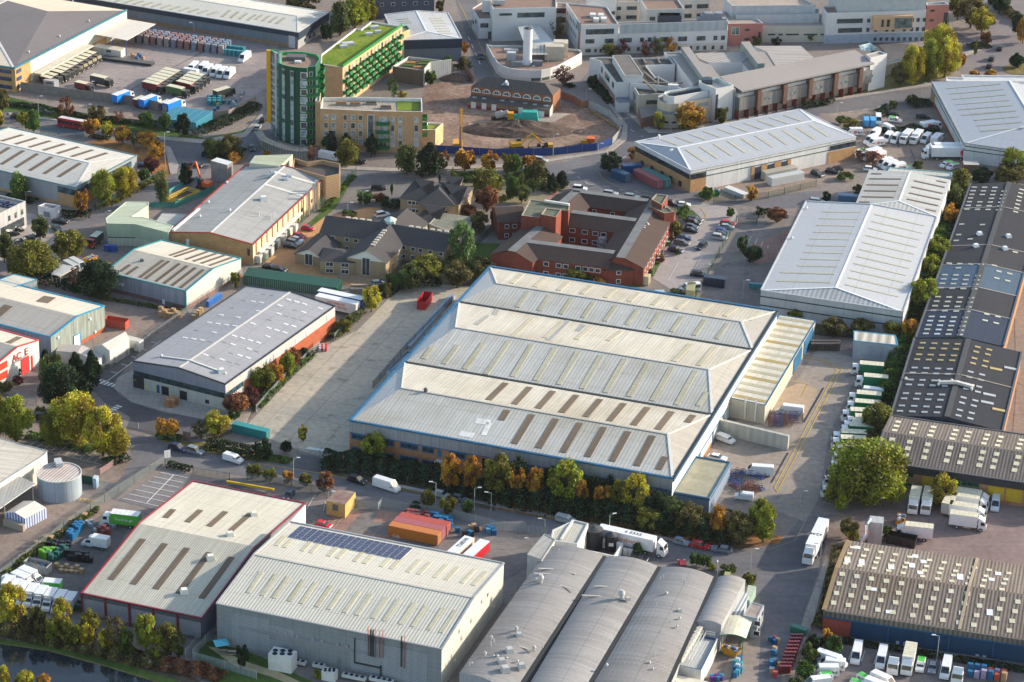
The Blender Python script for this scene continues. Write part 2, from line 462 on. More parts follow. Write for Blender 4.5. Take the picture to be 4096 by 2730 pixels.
 # ---------- flat ground areas
_gz=[.0]
def area(name,pts,mat,z=None,udir=None,kind='structure',label=None,cat=None,kerb=.0):
 if z is None:_gz[0]+=.0012;z=_gz[0]
 P=[Q(p,0)for p in pts];m=MB()
 if kerb:
  m.prism([(p.x,p.y)for p in P],0,kerb+z,pn((.33,.32,.3),.9),mat)
 else:m.poly([(p.x,p.y,z)for p in P],mat,udir=udir)
 o=m.bd(name);o['kind']=kind
 if label:o['label']=label
 if cat:o['category']=cat
 return o
def smo(pts,it=2,closed=True):
 for _ in range(it):
  out=[];n=len(pts)
  for i in range(n if closed else n-1):
   a,b=pts[i],pts[(i+1)%n];out+=[(a[0]*.75+b[0]*.25,a[1]*.75+b[1]*.25),(a[0]*.25+b[0]*.75,a[1]*.25+b[1]*.75)]
  if not closed:out=[pts[0]]+out+[pts[-1]]
  pts=out
 return pts
def rb(name,pts,w,mat,z=None,kind='structure',label=None,cat=None,dash=None):
 if z is None:_gz[0]+=.001;z=_gz[0]
 P=[Q(p,0)for p in pts];m=MB()
 for a,b in zip(P,P[1:]):
  d=b-a;L=d.length
  if L<1e-3:continue
  d.normalize();n=V((-d.y,d.x,0))*w/2;u=UZ*z
  segs=[(0,L)]if not dash else[(s,min(L,s+dash[0]))for s in[k*(dash[0]+dash[1])for k in range(int(L/(dash[0]+dash[1]))+1)]if s<L]
  for s0,s1 in segs:m.poly([a+d*s0-n+u,a+d*s1-n+u,a+d*s1+n+u,a+d*s0+n+u],mat)
 o=m.bd(name);o['kind']=kind
 if label:o['label']=label
 return o

# ---------- the ground, roads, yards, grass and the canal
ASPH=gm((.119,.115,.126),(.168,.161,.168),.04,.16,tracks=.08,spots=.12)
ASPHD=gm((.084,.081,.087),(.126,.119,.123),.05,.18,spots=.2)
YARD=gm((.25,.21,.18),(.32,.275,.235),.03,.2,spots=.25,tracks=.06)
YARDB=gm((.21,.161,.133),(.294,.231,.189),.03,.22,spots=.25,tracks=.06)
CONC=gm((.46,.39,.3),(.34,.31,.26),.05,.18,joint=9.0,jd=.3,ang=rad(-18.2)*-1,spots=.3)
PAVE=gm((.308,.266,.238),(.392,.35,.308),.08,.16,joint=1.8,jd=.12)
BLOCK=gm((.238,.14,.119),(.322,.196,.154),.05,.2,joint=1.2,jd=.1)
GRASS=gm((.039,.077,.015),(.077,.121,.028),.09,.35)
GRASSB=gm((.098,.105,.031),(.182,.14,.049),.12,.4)
DIRT=gm((.13,.08,.06),(.3,.21,.16),.06,.5)
GRAVEL=gm((.55,.297,.132),(.396,.22,.11),.05,.15,tracks=.06)
LITTER=gm((.14,.084,.049),(.364,.168,.049),.12,.45)
SOIL=gm((.07,.056,.042),(.126,.105,.07),.2,.4)
WH_=pn((.62,.61,.58),.7,.15,1.5);YEL=pn((.55,.36,.06),.7,.2,1.5)
S('d')
area('ground',[V((-1500,-300,0)),V((1500,-300,0)),V((3000,6000,0)),V((-3000,6000,0))],gm((.182,.154,.14),(.252,.21,.189),.03,.2,spots=.2),z=-.012)
A=lambda n,p,m,sm=0,**k:area(n,smo(p,sm)if sm else p,m,**k)
A('grass',PP('-60 205 60 232 200 262 360 290 470 318 560 300 610 262 620 276 560 318 480 330 380 322 270 296 130 282 -60 250'),GRASS)
A('path',PP('-60 185 50 200 300 240 420 262 400 292 240 262 60 226 -60 205'),YARDB)
A('yard',PP('30 190 150 210 400 258 480 280 610 205 620 150 640 105 560 90 340 45 200 130'),gm((.238,.203,.196),(.336,.287,.266),.03,.2,spots=.3,tracks=.1))
A('road',PP('-60 250 60 262 200 288 380 322 480 330 560 318 640 250 640 350 590 345 600 352 700 378 830 385 1000 395 1180 390 1300 372 1400 345 1440 320 1440 300 1425 262 1380 215 1335 185 1365 150 1400 160 1390 200 1440 268 1470 300 1500 305 1700 272 1840 238 2100 205 2400 165 2400 195 2140 232 1900 262 1700 310 1500 350 1480 400 1700 460 1860 440 1900 440 1950 470 1880 478 1760 480 1690 470 1620 462 1530 455 1440 442 1380 450 1320 440 1290 405 1180 402 900 404 830 408 800 480 760 472 800 412 700 395 560 372 520 372 480 380 470 400 400 430 360 470 280 500 200 520 160 540 180 560 110 600 -60 640 -60 560 50 555 130 530 240 480 330 430 380 400 385 370 370 335 260 315 200 312 -60 276'),ASPH)
A('road',PP('560 318 590 300 618 250 622 200 600 280 592 330 600 352 560 345 520 345 470 332'),ASPH)
A('road',PP('1040 -20 1090 -20 1112 60 1130 120 1138 180 1090 178 1082 120 1062 50'),ASPH)
A('road',PP('2100 -30 2400 -30 2400 170 2210 170 2180 120 2240 80 2180 20'),gm((.168,.147,.147),(.21,.182,.182),.05,.15))
A('road',PP('1920 0 1950 60 2040 105 2120 108 2190 70 2260 105 2150 150 2080 200 2000 220 2040 160 1990 110'),ASPHD)
A('service_road',PP('770 480 830 410 880 396 1000 420 980 470 870 500 780 500'),gm((.14,.126,.123),(.182,.168,.161),.05,.15))
A('estate_road',PP('-60 915 95 958 250 985 370 1012 560 1050 640 1062 740 1085 850 1110 1000 1145 1240 1190 1500 1235 1640 1262 1730 1268 1800 1240 1840 1190 1900 1185 1910 1200 1885 1300 1850 1400 1800 1600 1700 1600 1740 1480 1750 1410 1745 1370 1700 1335 1600 1302 1400 1290 1200 1240 1120 1220 1030 1195 860 1150 700 1115 560 1095 440 1075 380 1060 330 1090 265 1150 255 1145 240 1120 305 1060 300 1030 150 985 -60 930'),ASPH)
A('estate_road',PP('305 900 225 880 210 895 240 925 300 960 290 985 350 1000 450 1010 520 985 470 960 380 950 300 925 262 900 280 875 310 860'),ASPHD)
A('estate_road',PP('205 870 240 905 270 870 420 690 560 560 548 556 440 662 330 765'),ASPHD)
A('estate_road',PP('665 1075 690 1045 740 1050 745 1090'),ASPHD)
A('yard',PP('560 985 700 1040 800 1060 860 1000 1130 660 1050 655 960 648 900 680 820 760 740 800 650 890'),CONC,udir=V((1,0,0)))
A('yard',PP('1640 980 1720 960 1780 950 1880 800 1990 830 1950 900 1905 1000 1880 1150 1850 1200 1770 1170 1640 1140 1600 1180 1560 1130'),YARD)
A('yard',PP('1770 905 1840 880 1880 895 1850 960 1780 945'),gm((.33,.242,.165),(.396,.297,.209),.05,.15,joint=8,jd=.1))
A('yard',PP('590 575 740 500 880 470 870 500 760 530 680 560 640 600 700 625 900 640 905 655 800 650 620 620'),GRAVEL,1)
A('yard',PP('610 605 700 520 740 500 760 505 700 560 720 600 760 640 900 635 905 655 790 660 640 625'),GRAVEL,1)
A('car_park',PP('1500 640 1500 600 1560 540 1590 480 1560 465 1610 465 1690 480 1700 500 1640 600 1600 670 1540 665'),gm((.28,.252,.238),(.35,.308,.294),.05,.15,spots=.2))
A('yard',PP('1700 480 1850 500 1820 560 1780 640 1760 700 1610 680 1650 600'),gm((.14,.129,.126),(.224,.196,.182),.05,.2,spots=.3))
A('car_park',PP('1725 565 1770 545 1830 520 1815 560 1790 600 1720 610'),BLOCK)
A('yard',PP('1470 410 1570 440 1600 440 1580 400 1480 350 1400 380'),BLOCK)
A('yard',PP('1600 440 1780 400 1960 365 2080 370 1950 400 1850 440 1700 462 1620 460'),YARDB)
A('car_park',PP('1880 262 2140 250 2150 300 2240 370 2250 400 2000 385 1960 350 1970 310 1940 285'),YARDB)
A('car_park',PP('1290 430 1250 400 1200 405 1190 450 1270 470'),BLOCK)
A('yard',PP('110 690 240 700 430 720 390 760 320 800 220 820 210 760 240 730'),YARDB)
A('yard',PP('200 600 290 590 270 640 200 640'),YARDB)
A('car_park',PP('10 1010 120 1025 300 1060 270 1110 225 1110 190 1095 120 1080'),gm((.168,.133,.112),(.238,.189,.154),.06,.25,spots=.2))
A('car_park',PP('385 1080 440 1090 370 1180 330 1165 270 1150'),gm((.154,.14,.147),(.21,.196,.196),.06,.2,spots=.2))
A('car_park',PP('440 1090 500 1100 700 1160 700 1200 560 1150 420 1120'),ASPHD)
A('yard',PP('-60 1150 90 1160 260 1160 240 1180 0 1330 -60 1320'),YARDB)
A('yard',PP('0 1330 250 1175 310 1190 200 1380 190 1410 0 1360'),gm((.119,.109,.105),(.168,.154,.14),.05,.2,spots=.3))
A('yard',PP('700 1200 760 1180 880 1165 1100 1210 1250 1225 1240 1290 1150 1340 1160 1400 1130 1310 800 1240'),gm((.14,.126,.123),(.21,.189,.175),.05,.2,spots=.3))
A('parking_bay',PP('730 1215 770 1180 830 1178 790 1225'),BLOCK)
A('parking_bay',PP('815 1255 830 1222 905 1235 895 1270'),BLOCK)
A('parking_bay',PP('858 1200 870 1175 930 1180 915 1205'),BLOCK)
A('yard',PP('1900 1200 2100 1130 2400 1150 2400 1310 2100 1270 1960 1230'),gm((.182,.14,.133),(.266,.196,.182),.04,.2,tracks=.08))
A('car_park',PP('1840 1600 1900 1480 1950 1470 2400 1560 2400 1640 1840 1640'),gm((.126,.112,.112),(.196,.168,.168),.05,.2,spots=.3))
A('yard',PP('1640 1600 1680 1500 1750 1430 1740 1600'),YARD)
A('yard',PP('1350 640 1480 640 1480 660 1400 660'),GRASS)
A('yard',PP('0 480 120 500 130 560 20 600 -60 600 -60 500'),gm((.28,.238,.224),(.364,.322,.294),.05,.15))
A('yard',PP('2330 640 2400 640 2400 1080 2320 1080 2335 900'),YARDB)
A('construction_site',PP('985 190 1080 190 1100 215 1300 235 1400 268 1420 300 1395 340 1300 350 1100 355 1025 352 975 270 968 230'),DIRT,1)
A('construction_site',PP('1075 285 1150 270 1260 258 1310 262 1270 282 1180 290 1090 300'),gm((.286,.242,.209),(.374,.319,.275),.07,.25))
A('grass',PP('700 520 760 470 812 400 820 400 770 480 712 525'),GRASS)
A('grass',PP('1395 600 1430 575 1440 610 1400 650 1350 655'),GRASS)
A('grass',PP('1478 610 1500 582 1528 585 1502 636 1470 635'),GRASS)
A('grass',PP('1510 555 1530 540 1550 540 1540 566 1515 566'),GRASS)
A('grass',PP('1560 490 1590 483 1610 500 1590 512 1572 508'),GRASS)
A('grass',PP('1150 560 1130 600 1100 610 1060 600 1090 560'),GRASS)
A('grass',PP('60 1000 150 1010 280 1050 300 1030 150 995'),GRASSB)
A('grass',PP('1640 210 1900 230 2040 160 2180 145 2180 175 2060 210 1960 225 1700 268 1560 300 1520 290'),GRASSB)
A('grass',PP('2060 40 2180 30 2180 70 2100 95'),GRASS)
A('grass',PP('360 1010 470 1018 600 1040 660 1050 650 1066 560 1058 390 1022'),GRASSB)
A('grass',PP('-60 1440 100 1480 300 1520 440 1600 -60 1600'),GRASSB)
A('towpath',PP('-60 1450 120 1470 270 1505 420 1545 520 1600 480 1600 400 1560 260 1520 110 1483 -60 1465'),SOIL)
A('grass',PP('-60 1462 110 1484 260 1521 400 1561 470 1600 420 1600 380 1572 250 1532 110 1494 -60 1470'),GRASS)
A('canal',PP('-200 1465 -60 1472 110 1497 250 1535 380 1576 420 1603 460 1700 -200 1700'),waterm())
A('grass',PP('455 1485 490 1470 600 1510 700 1560 800 1600 520 1600 450 1530'),GRASS)
A('path',PP('478 1487 500 1490 560 1520 640 1545 760 1600 730 1600 620 1555 540 1532'),gm((.374,.297,.165),(.44,.363,.22),.1,.1))
A('leaf_litter',PP('310 335 380 360 395 400 370 420 330 380 200 330 230 316'),LITTER)
A('leaf_litter',PP('1140 1170 1500 1240 1700 1262 1790 1250 1800 1235 1500 1200 1100 1120'),LITTER)
A('leaf_litter',PP('760 1080 1100 1120 1140 1175 850 1112 740 1088'),SOIL)
A('verge',PP('1905 1180 1935 1180 1960 1230 1890 1380 1870 1500 1800 1600 1780 1600 1840 1440 1890 1300'),gm((.168,.126,.112),(.28,.217,.182),.1,.35))
A('soil_bed',PP('480 900 560 830 700 780 800 725 780 762 712 818 588 942 555 985 480 1020 470 980'),SOIL)
A('soil_bed',PP('900 590 1130 600 1100 660 960 650 880 670 840 720 800 730 860 670'),SOIL)
A('soil_bed',PP('2100 540 2160 480 2200 400 2180 600 2060 800 2040 1000 2000 960 2080 760'),SOIL)
A('soil_bed',PP('1870 740 2080 770 2080 790 1870 770'),SOIL)
A('grass',PP('500 350 560 350 570 375 500 385 470 370'),gm((.14,.098,.063),(.224,.154,.084),.2,.3),1)
A('grass',PP('2300 150 2400 140 2400 172 2310 172'),GRASSB,1)
A('plaza',PP('1010 395 1180 400 1290 420 1240 470 1100 470 1060 420'),gm((.182,.168,.098),(.28,.224,.154),.15,.3))
P_=lambda p,**k:area('pavement',p,PAVE,kerb=.12,**k)
P_(PP('380 336 392 340 410 380 405 400 392 402 385 370'))
P_(PP('360 314 470 322 560 306 600 262 606 268 566 316 475 332 370 322'))
P_(PP('1850 1410 1898 1280 1906 1286 1866 1440 1836 1500 1822 1500'))
P_(PP('630 358 720 380 900 388 1180 378 1390 348 1392 352 1180 386 900 395 720 388 625 366'))
P_(PP('1390 348 1425 318 1432 290 1398 240 1404 238 1442 290 1440 322 1396 356'))
P_(PP('1450 262 1500 298 1560 300 1700 270 1840 238 2140 192 2140 197 1840 244 1700 277 1560 307 1490 306 1440 262'))
P_(PP('870 1112 1100 1158 1500 1236 1640 1262 1640 1257 1500 1230 1100 1152 870 1106'))
P_(PP('262 895 300 925 380 948 520 975 560 985 585 930 480 900 310 850 270 870'))
P_(PP('20 260 130 275 130 279 20 265'))
P_(PP('2205 125 2260 108 2262 112 2210 132 2190 165 2180 163'))
def bays(a0,b0,a1,b1,n,mat=WH_,w=.12,name='bay_marking'):
 m=MB();_gz[0]+=.001
 A0,B0,A1,B1=[Q(p)for p in(a0,b0,a1,b1)]
 for i in range(n):
  a,b=lp(A0,A1,i/(n-1)),lp(B0,B1,i/(n-1));d=(b-a).normalized();q=V((-d.y,d.x,0))*w/2;u=UZ*_gz[0]
  m.poly([a-q+u,b-q+u,b+q+u,a+q+u],mat)
 o=m.bd(name);o['kind']='structure';return o
_gz[0]=.9*0+_gz[0]
S(0,2)
bays((1475,1212),(1720,1262),(1130,1450),(1490,1530),7,w=.2);rb('bay_marking',[(1595,1238),(1350,1490)],.25,WH_)
bays((345,912),(272,968),(945,1055),(868,1120),10,w=.15);rb('bay_marking',[(400,1010),(925,1140)],.15,WH_)
for q in((890,388,925,362),(922,398,968,370),(955,408,1000,380),(990,416,1035,390),(1026,427,1070,400)):rb('zebra_stripe',[q[:2],q[2:]],.75,WH_)
for q in((1010,660,1030,645),(1018,628,1070,642),(1040,612,1092,627),(1066,597,1118,612)):rb('zebra_stripe',[q[:2],q[2:]],.7,WH_)
rb('bay_marking',[(985,375),(1480,0)],.2,WH_);bays((925,357),(985,375),(1390,10),(1440,25),6,w=.2)
bays((1075,405),(1215,315),(1150,400),(1228,345),3,YEL,.2);bays((1140,375),(1225,395),(1190,320),(1228,350),4,YEL,.2)
S(3,2)
rb('road_line',[(60,1350),(635,265),(475,175),(330,150)],.22,YEL);rb('road_line',[(85,1390),(680,265),(500,172)],.22,YEL)
rb('yard_drain',[(510,435),(330,750)],.45,pn((.02,.02,.02)));rb('yard_drain',[(185,1030),(30,1310)],.35,pn((.03,.03,.03)))
rb('road_line',[(220,370),(370,400),(310,510)],.2,YEL);bays((60,1350),(85,1390),(180,1500),(235,1500),2,YEL,.2)
S(1,0)
rb('road_line',[(1950,340),(2080,640)],.25,WH_,dash=(4,5));rb('road_line',[(1860,20),(2200,700)],.15,YEL)
rb('road_line',[(930,1560),(1280,1560)],.25,WH_,dash=(2,2))
S(0,0)
rb('road_line',[(1540,1420),(1625,1510),(1630,1567)],.15,YEL);rb('road_line',[(2350,1070),(2100,1235),(1850,1305)],.15,YEL)
rb('road_line',[(1200,830),(2020,400)],.3,pn((.08,.07,.07)))
bays((1840,535),(1920,545),(2290,585),(2353,595),3);bays((2110,735),(2160,712),(2180,815),(2240,783),2)
bays((1210,440),(1380,470),(1240,480),(1360,500),2);bays((280,890),(320,900),(1180,1060),(1220,1070),9,w=.2)
S(2,0)
rb('road_line',[(1050,1440),(830,1567)],.2,WH_);rb('road_line',[(960,1320),(1040,1240),(1000,1170)],.15,YEL)
rb('road_line',[(0,1470),(600,1440),(860,1400)],.15,YEL);rb('road_line',[(780,960),(980,1130),(1200,1260)],.2,WH_,dash=(3,4))
S(3,0)
rb('road_line',[(600,1060),(1500,900)],.2,WH_,dash=(2,4));bays((1190,1320),(1205,1360),(1310,1380),(1350,1470),2,pn((.05,.05,.05)),.3)
S(2,1)
bays((1690,890),(1750,795),(1430,1020),(1530,850),2);bays((2170,670),(2200,610),(2350,720),(2353,690),4,w=.15)
rb('road_line',[(800,20),(830,80),(980,160),(1290,210)],.15,YEL);rb('road_line',[(600,60),(700,130),(1250,220)],.2,WH_,dash=(2,3))
rb('road_line',[(1440,270),(1740,350),(1790,420),(1760,465)],.2,YEL);bays((140,200),(210,150),(150,215),(205,175),3,YEL)
S(1,2)
rb('road_line',[(0,1130),(560,1215),(1500,1400),(2353,1540)],.15,YEL);rb('road_line',[(900,1400),(1500,1500),(2353,1640)],.15,pn((.2,.18,.14)))
bays((465,1000),(500,980),(620,1025),(655,1010),6,WH_,.9);bays((460,1560),(560,1390),(620,1567),(640,1480),2)
S(1,3)
bays((520,95),(560,110),(705,165),(800,60),5,pn((.5,.42,.3)),.12)
S(2,3)
rb('road_line',[(2000,1567),(2100,1200)],.3,pn((.06,.055,.05)))
S(3,3)
bays((735,1370),(775,1265),(1560,1500),(1585,1380),8,w=.15);rb('road_line',[(0,360),(250,270),(350,80)],.15,pn((.3,.25,.2)))

# ---------- industrial buildings
CREAM=(.5,.475,.42);BLUE=pn((.02,.11,.22),.5,.35,.4);DW_=gs()
RLD=rfm((.16,.12,.085),.5,.15,3.0,(.08,.06,.05),.5)
RL_YEL=rfm((.41,.39,.3),.5,.08,3.0,(.3,.27,.15),.5)
RLC=rfm((.6,.56,.42),.5,.1,.0,(.5,.45,.3),.4);RL_WHITE=rfm((.72,.74,.76),.5,.06,.0,(.6,.6,.6),.2)
REDB=bk_((.42,.12,.06));BUFF=bk_((.48,.32,.17));ORB=bk_((.42,.2,.1));DKR=bk_((.2,.055,.035))
DOORW=pn((.7,.7,.68),.5);BLUEG=pn((.018,.09,.2),.4)
S(1,2);h=hgt((862,1035),(860,740))
Lp=[Q((862,737),h),Q((1370,197),h),Q((1,1,1870,1212),h),Q((1,1,2155,888),h)]
Rp=[Q((2,2,1478,1270),h),Q((2,2,1840,680),h),Q((2,2,2215,83),h),Q((3,1,85,1297),h)]
hr=h+1.9
RLp=[Q((1340,437),hr),Q((1,1,1835,1447),hr),Q((1,1,2215,1042),h+1.2)]
RRp=[Q((2,2,1438,862),hr),Q((2,2,1815,268),hr),Q((2,1,2112,1395),h+1.2)]
b=BD('multi_span_warehouse','huge three-ridged warehouse with pale profiled roof, blue eaves and brick office front','warehouse')
MW=cl_((.42,.42,.41),.6,.05,panel=6.0);b.wl([Lp[0],Rp[0],Rp[3],Lp[3]],[cl_((.3,.31,.33),.6,.05,panel=5.0,dirt=.4),cl_((.66,.65,.6),.6,.04,panel=8.0),MW,cl_((.4,.43,.46),.6,.05)])
rf=rfm((.43,.43,.41),.9,.13,9.0,(.3,.28,.22),.75,.12,patch=.025);rbk=rfm((.53,.5,.43),.9,.08,9.0,(.38,.33,.25),.85,.15,patch=.04,seed=4.0)  # back slopes paler and creamier than front: sunlit side put into the colour
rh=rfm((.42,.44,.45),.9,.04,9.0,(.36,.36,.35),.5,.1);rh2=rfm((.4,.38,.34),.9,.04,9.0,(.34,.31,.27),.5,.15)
F=[];MM=[]
for i in range(3):
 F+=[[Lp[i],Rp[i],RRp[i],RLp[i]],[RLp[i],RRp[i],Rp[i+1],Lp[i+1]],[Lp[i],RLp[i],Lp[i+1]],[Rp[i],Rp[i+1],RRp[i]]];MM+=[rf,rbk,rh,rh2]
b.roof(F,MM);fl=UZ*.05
b.tm_([(Lp[0],Rp[0]),(Lp[0],Lp[3]),(Lp[3],Rp[3])],BLUE,.7,.35,'eaves_gutter');b.tm_([(Rp[0],Rp[3])],pn((.015,.02,.03)),.6,.3,'eaves_gutter');b.bn(1,h-.75,h-.15,BLUE,'eaves_trim',out=.3)
b.tm_([(Lp[i]+fl,Rp[i]+fl)for i in(1,2)],pn((.03,.035,.035)),.8,.15,'valley_gutter')
wf=pn((.62,.6,.55),.6);b.tm_([(RLp[i]+fl,RRp[i]+fl)for i in range(3)],pn((.36,.35,.32)),.5,.08,RF_)
b.tm_([(p+fl,q+fl)for i in range(3)for p,q in((RRp[i],Rp[i]),(RRp[i],Rp[i+1]))],wf,.7,.1,'hip_flashing')
b.tm_([(RLp[i]+fl,Lp[i+1]+fl)for i in range(3)],wf,.4,.08,'hip_flashing')
pf=[(Lp[i],Rp[i],RRp[i])for i in range(3)];pb=[(RLp[i],RRp[i],Rp[i+1])for i in range(3)]
S(2,2)
b.lights(pf[0],(185,680),(20,947),(1293,875),(1145,1150),6,1.6,RLD);b.lights(pf[0],(1410,1068),(1345,1185),(1411,1068),(1346,1185),1,1.5,RLD)
b.lights(pb[0],(163,427),(20,585),(1467,652),(1338,817),7,1.6,RLD);b.lights(pb[0],(1665,685),(1610,752),(1666,685),(1611,752),1,1.6,RLD)
b.lights(pf[1],(185,30),(5,330),(1690,275),(1510,590),8,1.4,RL_YEL);b.lights(pf[1],(1790,475),(1710,600),(1791,475),(1711,600),1,1.3,RL_YEL)
b.lights(pb[1],(1640,30),(1490,190),(1855,60),(1715,230),2,1.4,RL_YEL)
S(1,2);b.lights(pf[0],(2310,640),(2255,730),(2311,640),(2256,730),1,1.6,RLD);b.lights(pb[0],(2295,390),(2135,545),(2296,390),(2136,545),1,1.6,RLD)
b.lights(pf[1],(1620,60),(1540,165),(2330,0),(2110,310),4,1.4,RL_YEL)
for q,ww in(((2020,735,2145,752),3.0),((1870,850,2000,872),3.0),((2140,750,2090,870),1.6)):
 b.lights(pf[0],q[:2],q[2:],(q[0]+1,q[1]),(q[2]+1,q[3]),1,ww*.8,pn((.6,.6,.58),.7,.2),'renewed_sheet',.06)
S(2,1);b.lights(pf[2],(150,1115),(50,1260),(1980,1410),(1880,1550),10,1.2,RL_YEL)
b.lights(pb[2],(90,955),(0,1040),(2280,1300),(2180,1375),11,1.3,rfm((.46,.42,.32),.5,.05,3.0,(.36,.32,.25),.4))
b.lights(pb[1],(190,1355),(10,1530),(1000,1480),(880,1567),4,1.3,rfm((.46,.42,.32),.5,.05,3.0,(.36,.32,.25),.4))
b.lights(pb[1],(515,1380),(330,1560),(660,1420),(600,1480),2,1.4,rfm((.3,.31,.33),.5,.05,3.0),'renewed_sheet',.06)
S(1,1);b.lights(pb[1],(2130,1335),(2020,1420),(2240,1240),(2190,1330),2,1.4,rfm((.38,.38,.36),.5,.05,3.0),'renewed_sheet',.06)
S(1,2);b.vn(pf[0],(1560,470),'cowl',1.3,pn((.08,.08,.08)))
lo=5.55;b.bn(0,-.2,lo,ORB,BB_,t1=.53,out=.1);b.bn(0,lo,lo+.18,BLUE,'blue_flashing',t1=.99,out=.16)
b.bn(0,-.2,lo,cl_((.12,.16,.2),.6,.1),BB_,t0=.53,out=.08)
for r in((888,858,1010,912),(888,978,965,1030),(1185,908,1262,962),(1180,1035,1262,1088),(1336,938,1484,1000),(1332,1057,1484,1130),(1536,973,1630,1028),(1536,1098,1628,1170),(1790,1022,1915,1082)):
 b.rc(0,r[:2],r[2:],DW_,WI_,.15,BLUE,.28)
b.rc(0,(1668,1000),(1708,1070),BLUE,'door');b.rc(0,(2080,1075),(2110,1170),pn((.01,.01,.012)),'loading_door')
b.bn(1,0,1.0,pn((.35,.16,.05)),'base_rail',t0=.1,t1=.4,out=.1)
b.bn(1,3.4,3.7,BLUE,'blue_flashing',t0=.0,t1=.5,out=.12)
for q in((.12,.13),(.24,.25),(.36,.37),(.46,.47)):b.bn(1,0,3.4,BLUE,'door_post',t0=q[0],t1=q[1],out=.14)
WHS=b
m=MB();a=ow((1690,1130),*b.edge(0));nn=V((-.313,-.95,0));c=a+nn*2.2;g=pn((.45,.47,.5),.4)
for k in range(10):an=k*.45;m.box((c.x+cos(an)*.7,c.y+sin(an)*.7,k*.28),(1.2,.4,.06),g,an)
m.cyl((c.x,c.y,0),.12,3.6,g,6);m.box((a.x+nn.x,a.y+nn.y,2.7),(1.6,2.2,.1),g,rad(-18));m.bd('spiral_stair',b.root)
S(2,2);h=hgt((2312,765),(2325,592))
an=flat('warehouse_annex','low annex with cream and ochre striped roof and blue edges beside the lorry yard',[(2008,527),(2328,594),(3,1,437,1382),(3,1,105,1330)],h,cl_((.45,.43,.36),.5,.08),rfm((.56,.54,.47),.5,.05,0,(.5,.46,.33),.5),0,BLUE)
P0,P1,P2,P3=an.P;n=14
for k in range(n):
 t=(k+.5)/n;A_,B_=lp(P0,P3,t),lp(P1,P2,t);an.light(lp(A_,B_,.04),lp(A_,B_,.96),UZ,1.6,RL_YEL if k%3 else rfm((.36,.28,.12),.5,.1,3.0),'rooflight',.06)
an.bn(1,.3,4.6,BLUE,'loading_door',.55,.72,.15);an.bn(1,.3,4.6,BLUE,'loading_door',.76,.95,.15)
for t in(.45,.75):q=lp(P0,P1,t);X1('cyl','flue',an.root,(q.x-.2,q.y-.6,.8),.2,h+.4,pn((.6,.6,.6),.4),8)
h=4.6;cb=flat('loading_bay_block','low mossy roofed block with blue edges at the front corner of the great warehouse',PP('1690 1058 2012 1112 1815 1447 1475 1385'),h,cl_((.2,.25,.32),.5,.06),gm((.36,.34,.26),(.28,.27,.2),.15,.15),.3,BLUE)
for i in range(4):cb.bn(i,h-.6,h-.35,BLUE,'blue_flashing',out=.12)
S(2,2);T=lambda p:Q(p,4.0);m=MB();a,c=Q((1905,850)),Q((3,2,183,1003));m.bar(a,c,.9,3.9,cl_((.42,.42,.38),2.0,.08));o=m.bd('retaining_wall');tag(o,'tall pale concrete push wall standing in the lorry yard','wall')
S(1,1)
f1=flat('side_store','narrow grey flat-roofed store with blue edge along the left flank of the big warehouse',[(1,2,1200,272),(1,2,1245,285),(1,2,1440,102),(1,2,1385,95)],3.4,cl_((.35,.38,.42),.6,.05),pn((.3,.3,.29)),.3,BLUE)
a,c=Q((1,2,1395,80)),Q((1805,1175));m=MB();m.bar(a,c,1.6,1.1,cl_((.3,.36,.42),.6,.05));o=m.bd('service_duct_housing');tag(o,'long low grey plant housing beside the left flank of the big warehouse','plant housing')
S(0,2);h=hgt((1228,432),(1220,192))
b=shed('grey_warehouse','long grey-roofed warehouse with scattered square rooflights and lilac grey gable',(2072,403),(1,1,727,1252),None,(1220,190),(1650,247),(1,1,312,1120),h,'gg',[cl_((.46,.45,.44),.5,.06),cl_((.5,.5,.5)),cl_((.5,.5,.5)),cl_((.5,.5,.5)),cl_((.26,.27,.33),.45,.1),cl_((.26,.27,.33),.45,.1)],rfm((.31,.31,.335),.5,.03,6.0,(.33,.33,.33),.5,.08,patch=.04),tm_=pn((.03,.035,.04)),ridge=pn((.55,.54,.5)))
SQW=pn((.62,.62,.62),.4);SQD=pn((.28,.29,.29),.4)
S(1,1);b.grid(b.pf,(300,1190),(590,1270),(0,2,1890,130),5,10,(1.4,.75),SQW,skip=.22,seed=5,mat2=SQD);b.grid(b.pb,(0,1130),(230,1160),(0,1,1700,1540),4,7,(1.4,.75),SQW,skip=.25,seed=8,mat2=SQD)
S(0,2)
D_,A_=b.D,b.A;b.P=[D_,A_,b.B,b.C]
b.bn(0,0,3.6,cl_((.5,.5,.46),.4,.08,True),'block_wall',.12,1.0,.1);b.bn(0,0,3.6,pn((.03,.035,.04)),'dark_panel',0,.12,.12)
b.bn(0,3.6,4.9,gs((.03,.06,.07)),WI_,.01,.99,.14);b.bn(0,3.5,3.6,pn((.02,.02,.025)),'window_sill',.01,.99,.2)
for t in range(1,24):b.bn(0,3.6,4.9,pn((.02,.025,.03)),'mullion',t/24-.003,t/24+.003,.2)
b.rc(0,(1485,410),(1555,520),pn((.015,.02,.03)),'loading_door');b.rc(0,(1652,452),(1722,552),pn((.015,.02,.03)),'loading_door');b.rc(0,(1440,400),(1470,482),BLUEG,'door')
b.rc(0,(1888,536),(1925,580),DW_);b.rc(0,(1232,348),(1257,370),pn((.7,.65,.02)),'sign');b.rc(0,(1420,428),(1440,444),pn((.7,.65,.02)),'sign');b.rc(0,(1342,405),(1362,430),pn((.7,.65,.02)),'sign')
b.bn(1,-.2,4.5,REDB,BB_,.16,1.0,.1);b.bn(1,3.6,4.9,gs((.03,.06,.08)),WI_,.0,.15,.12)
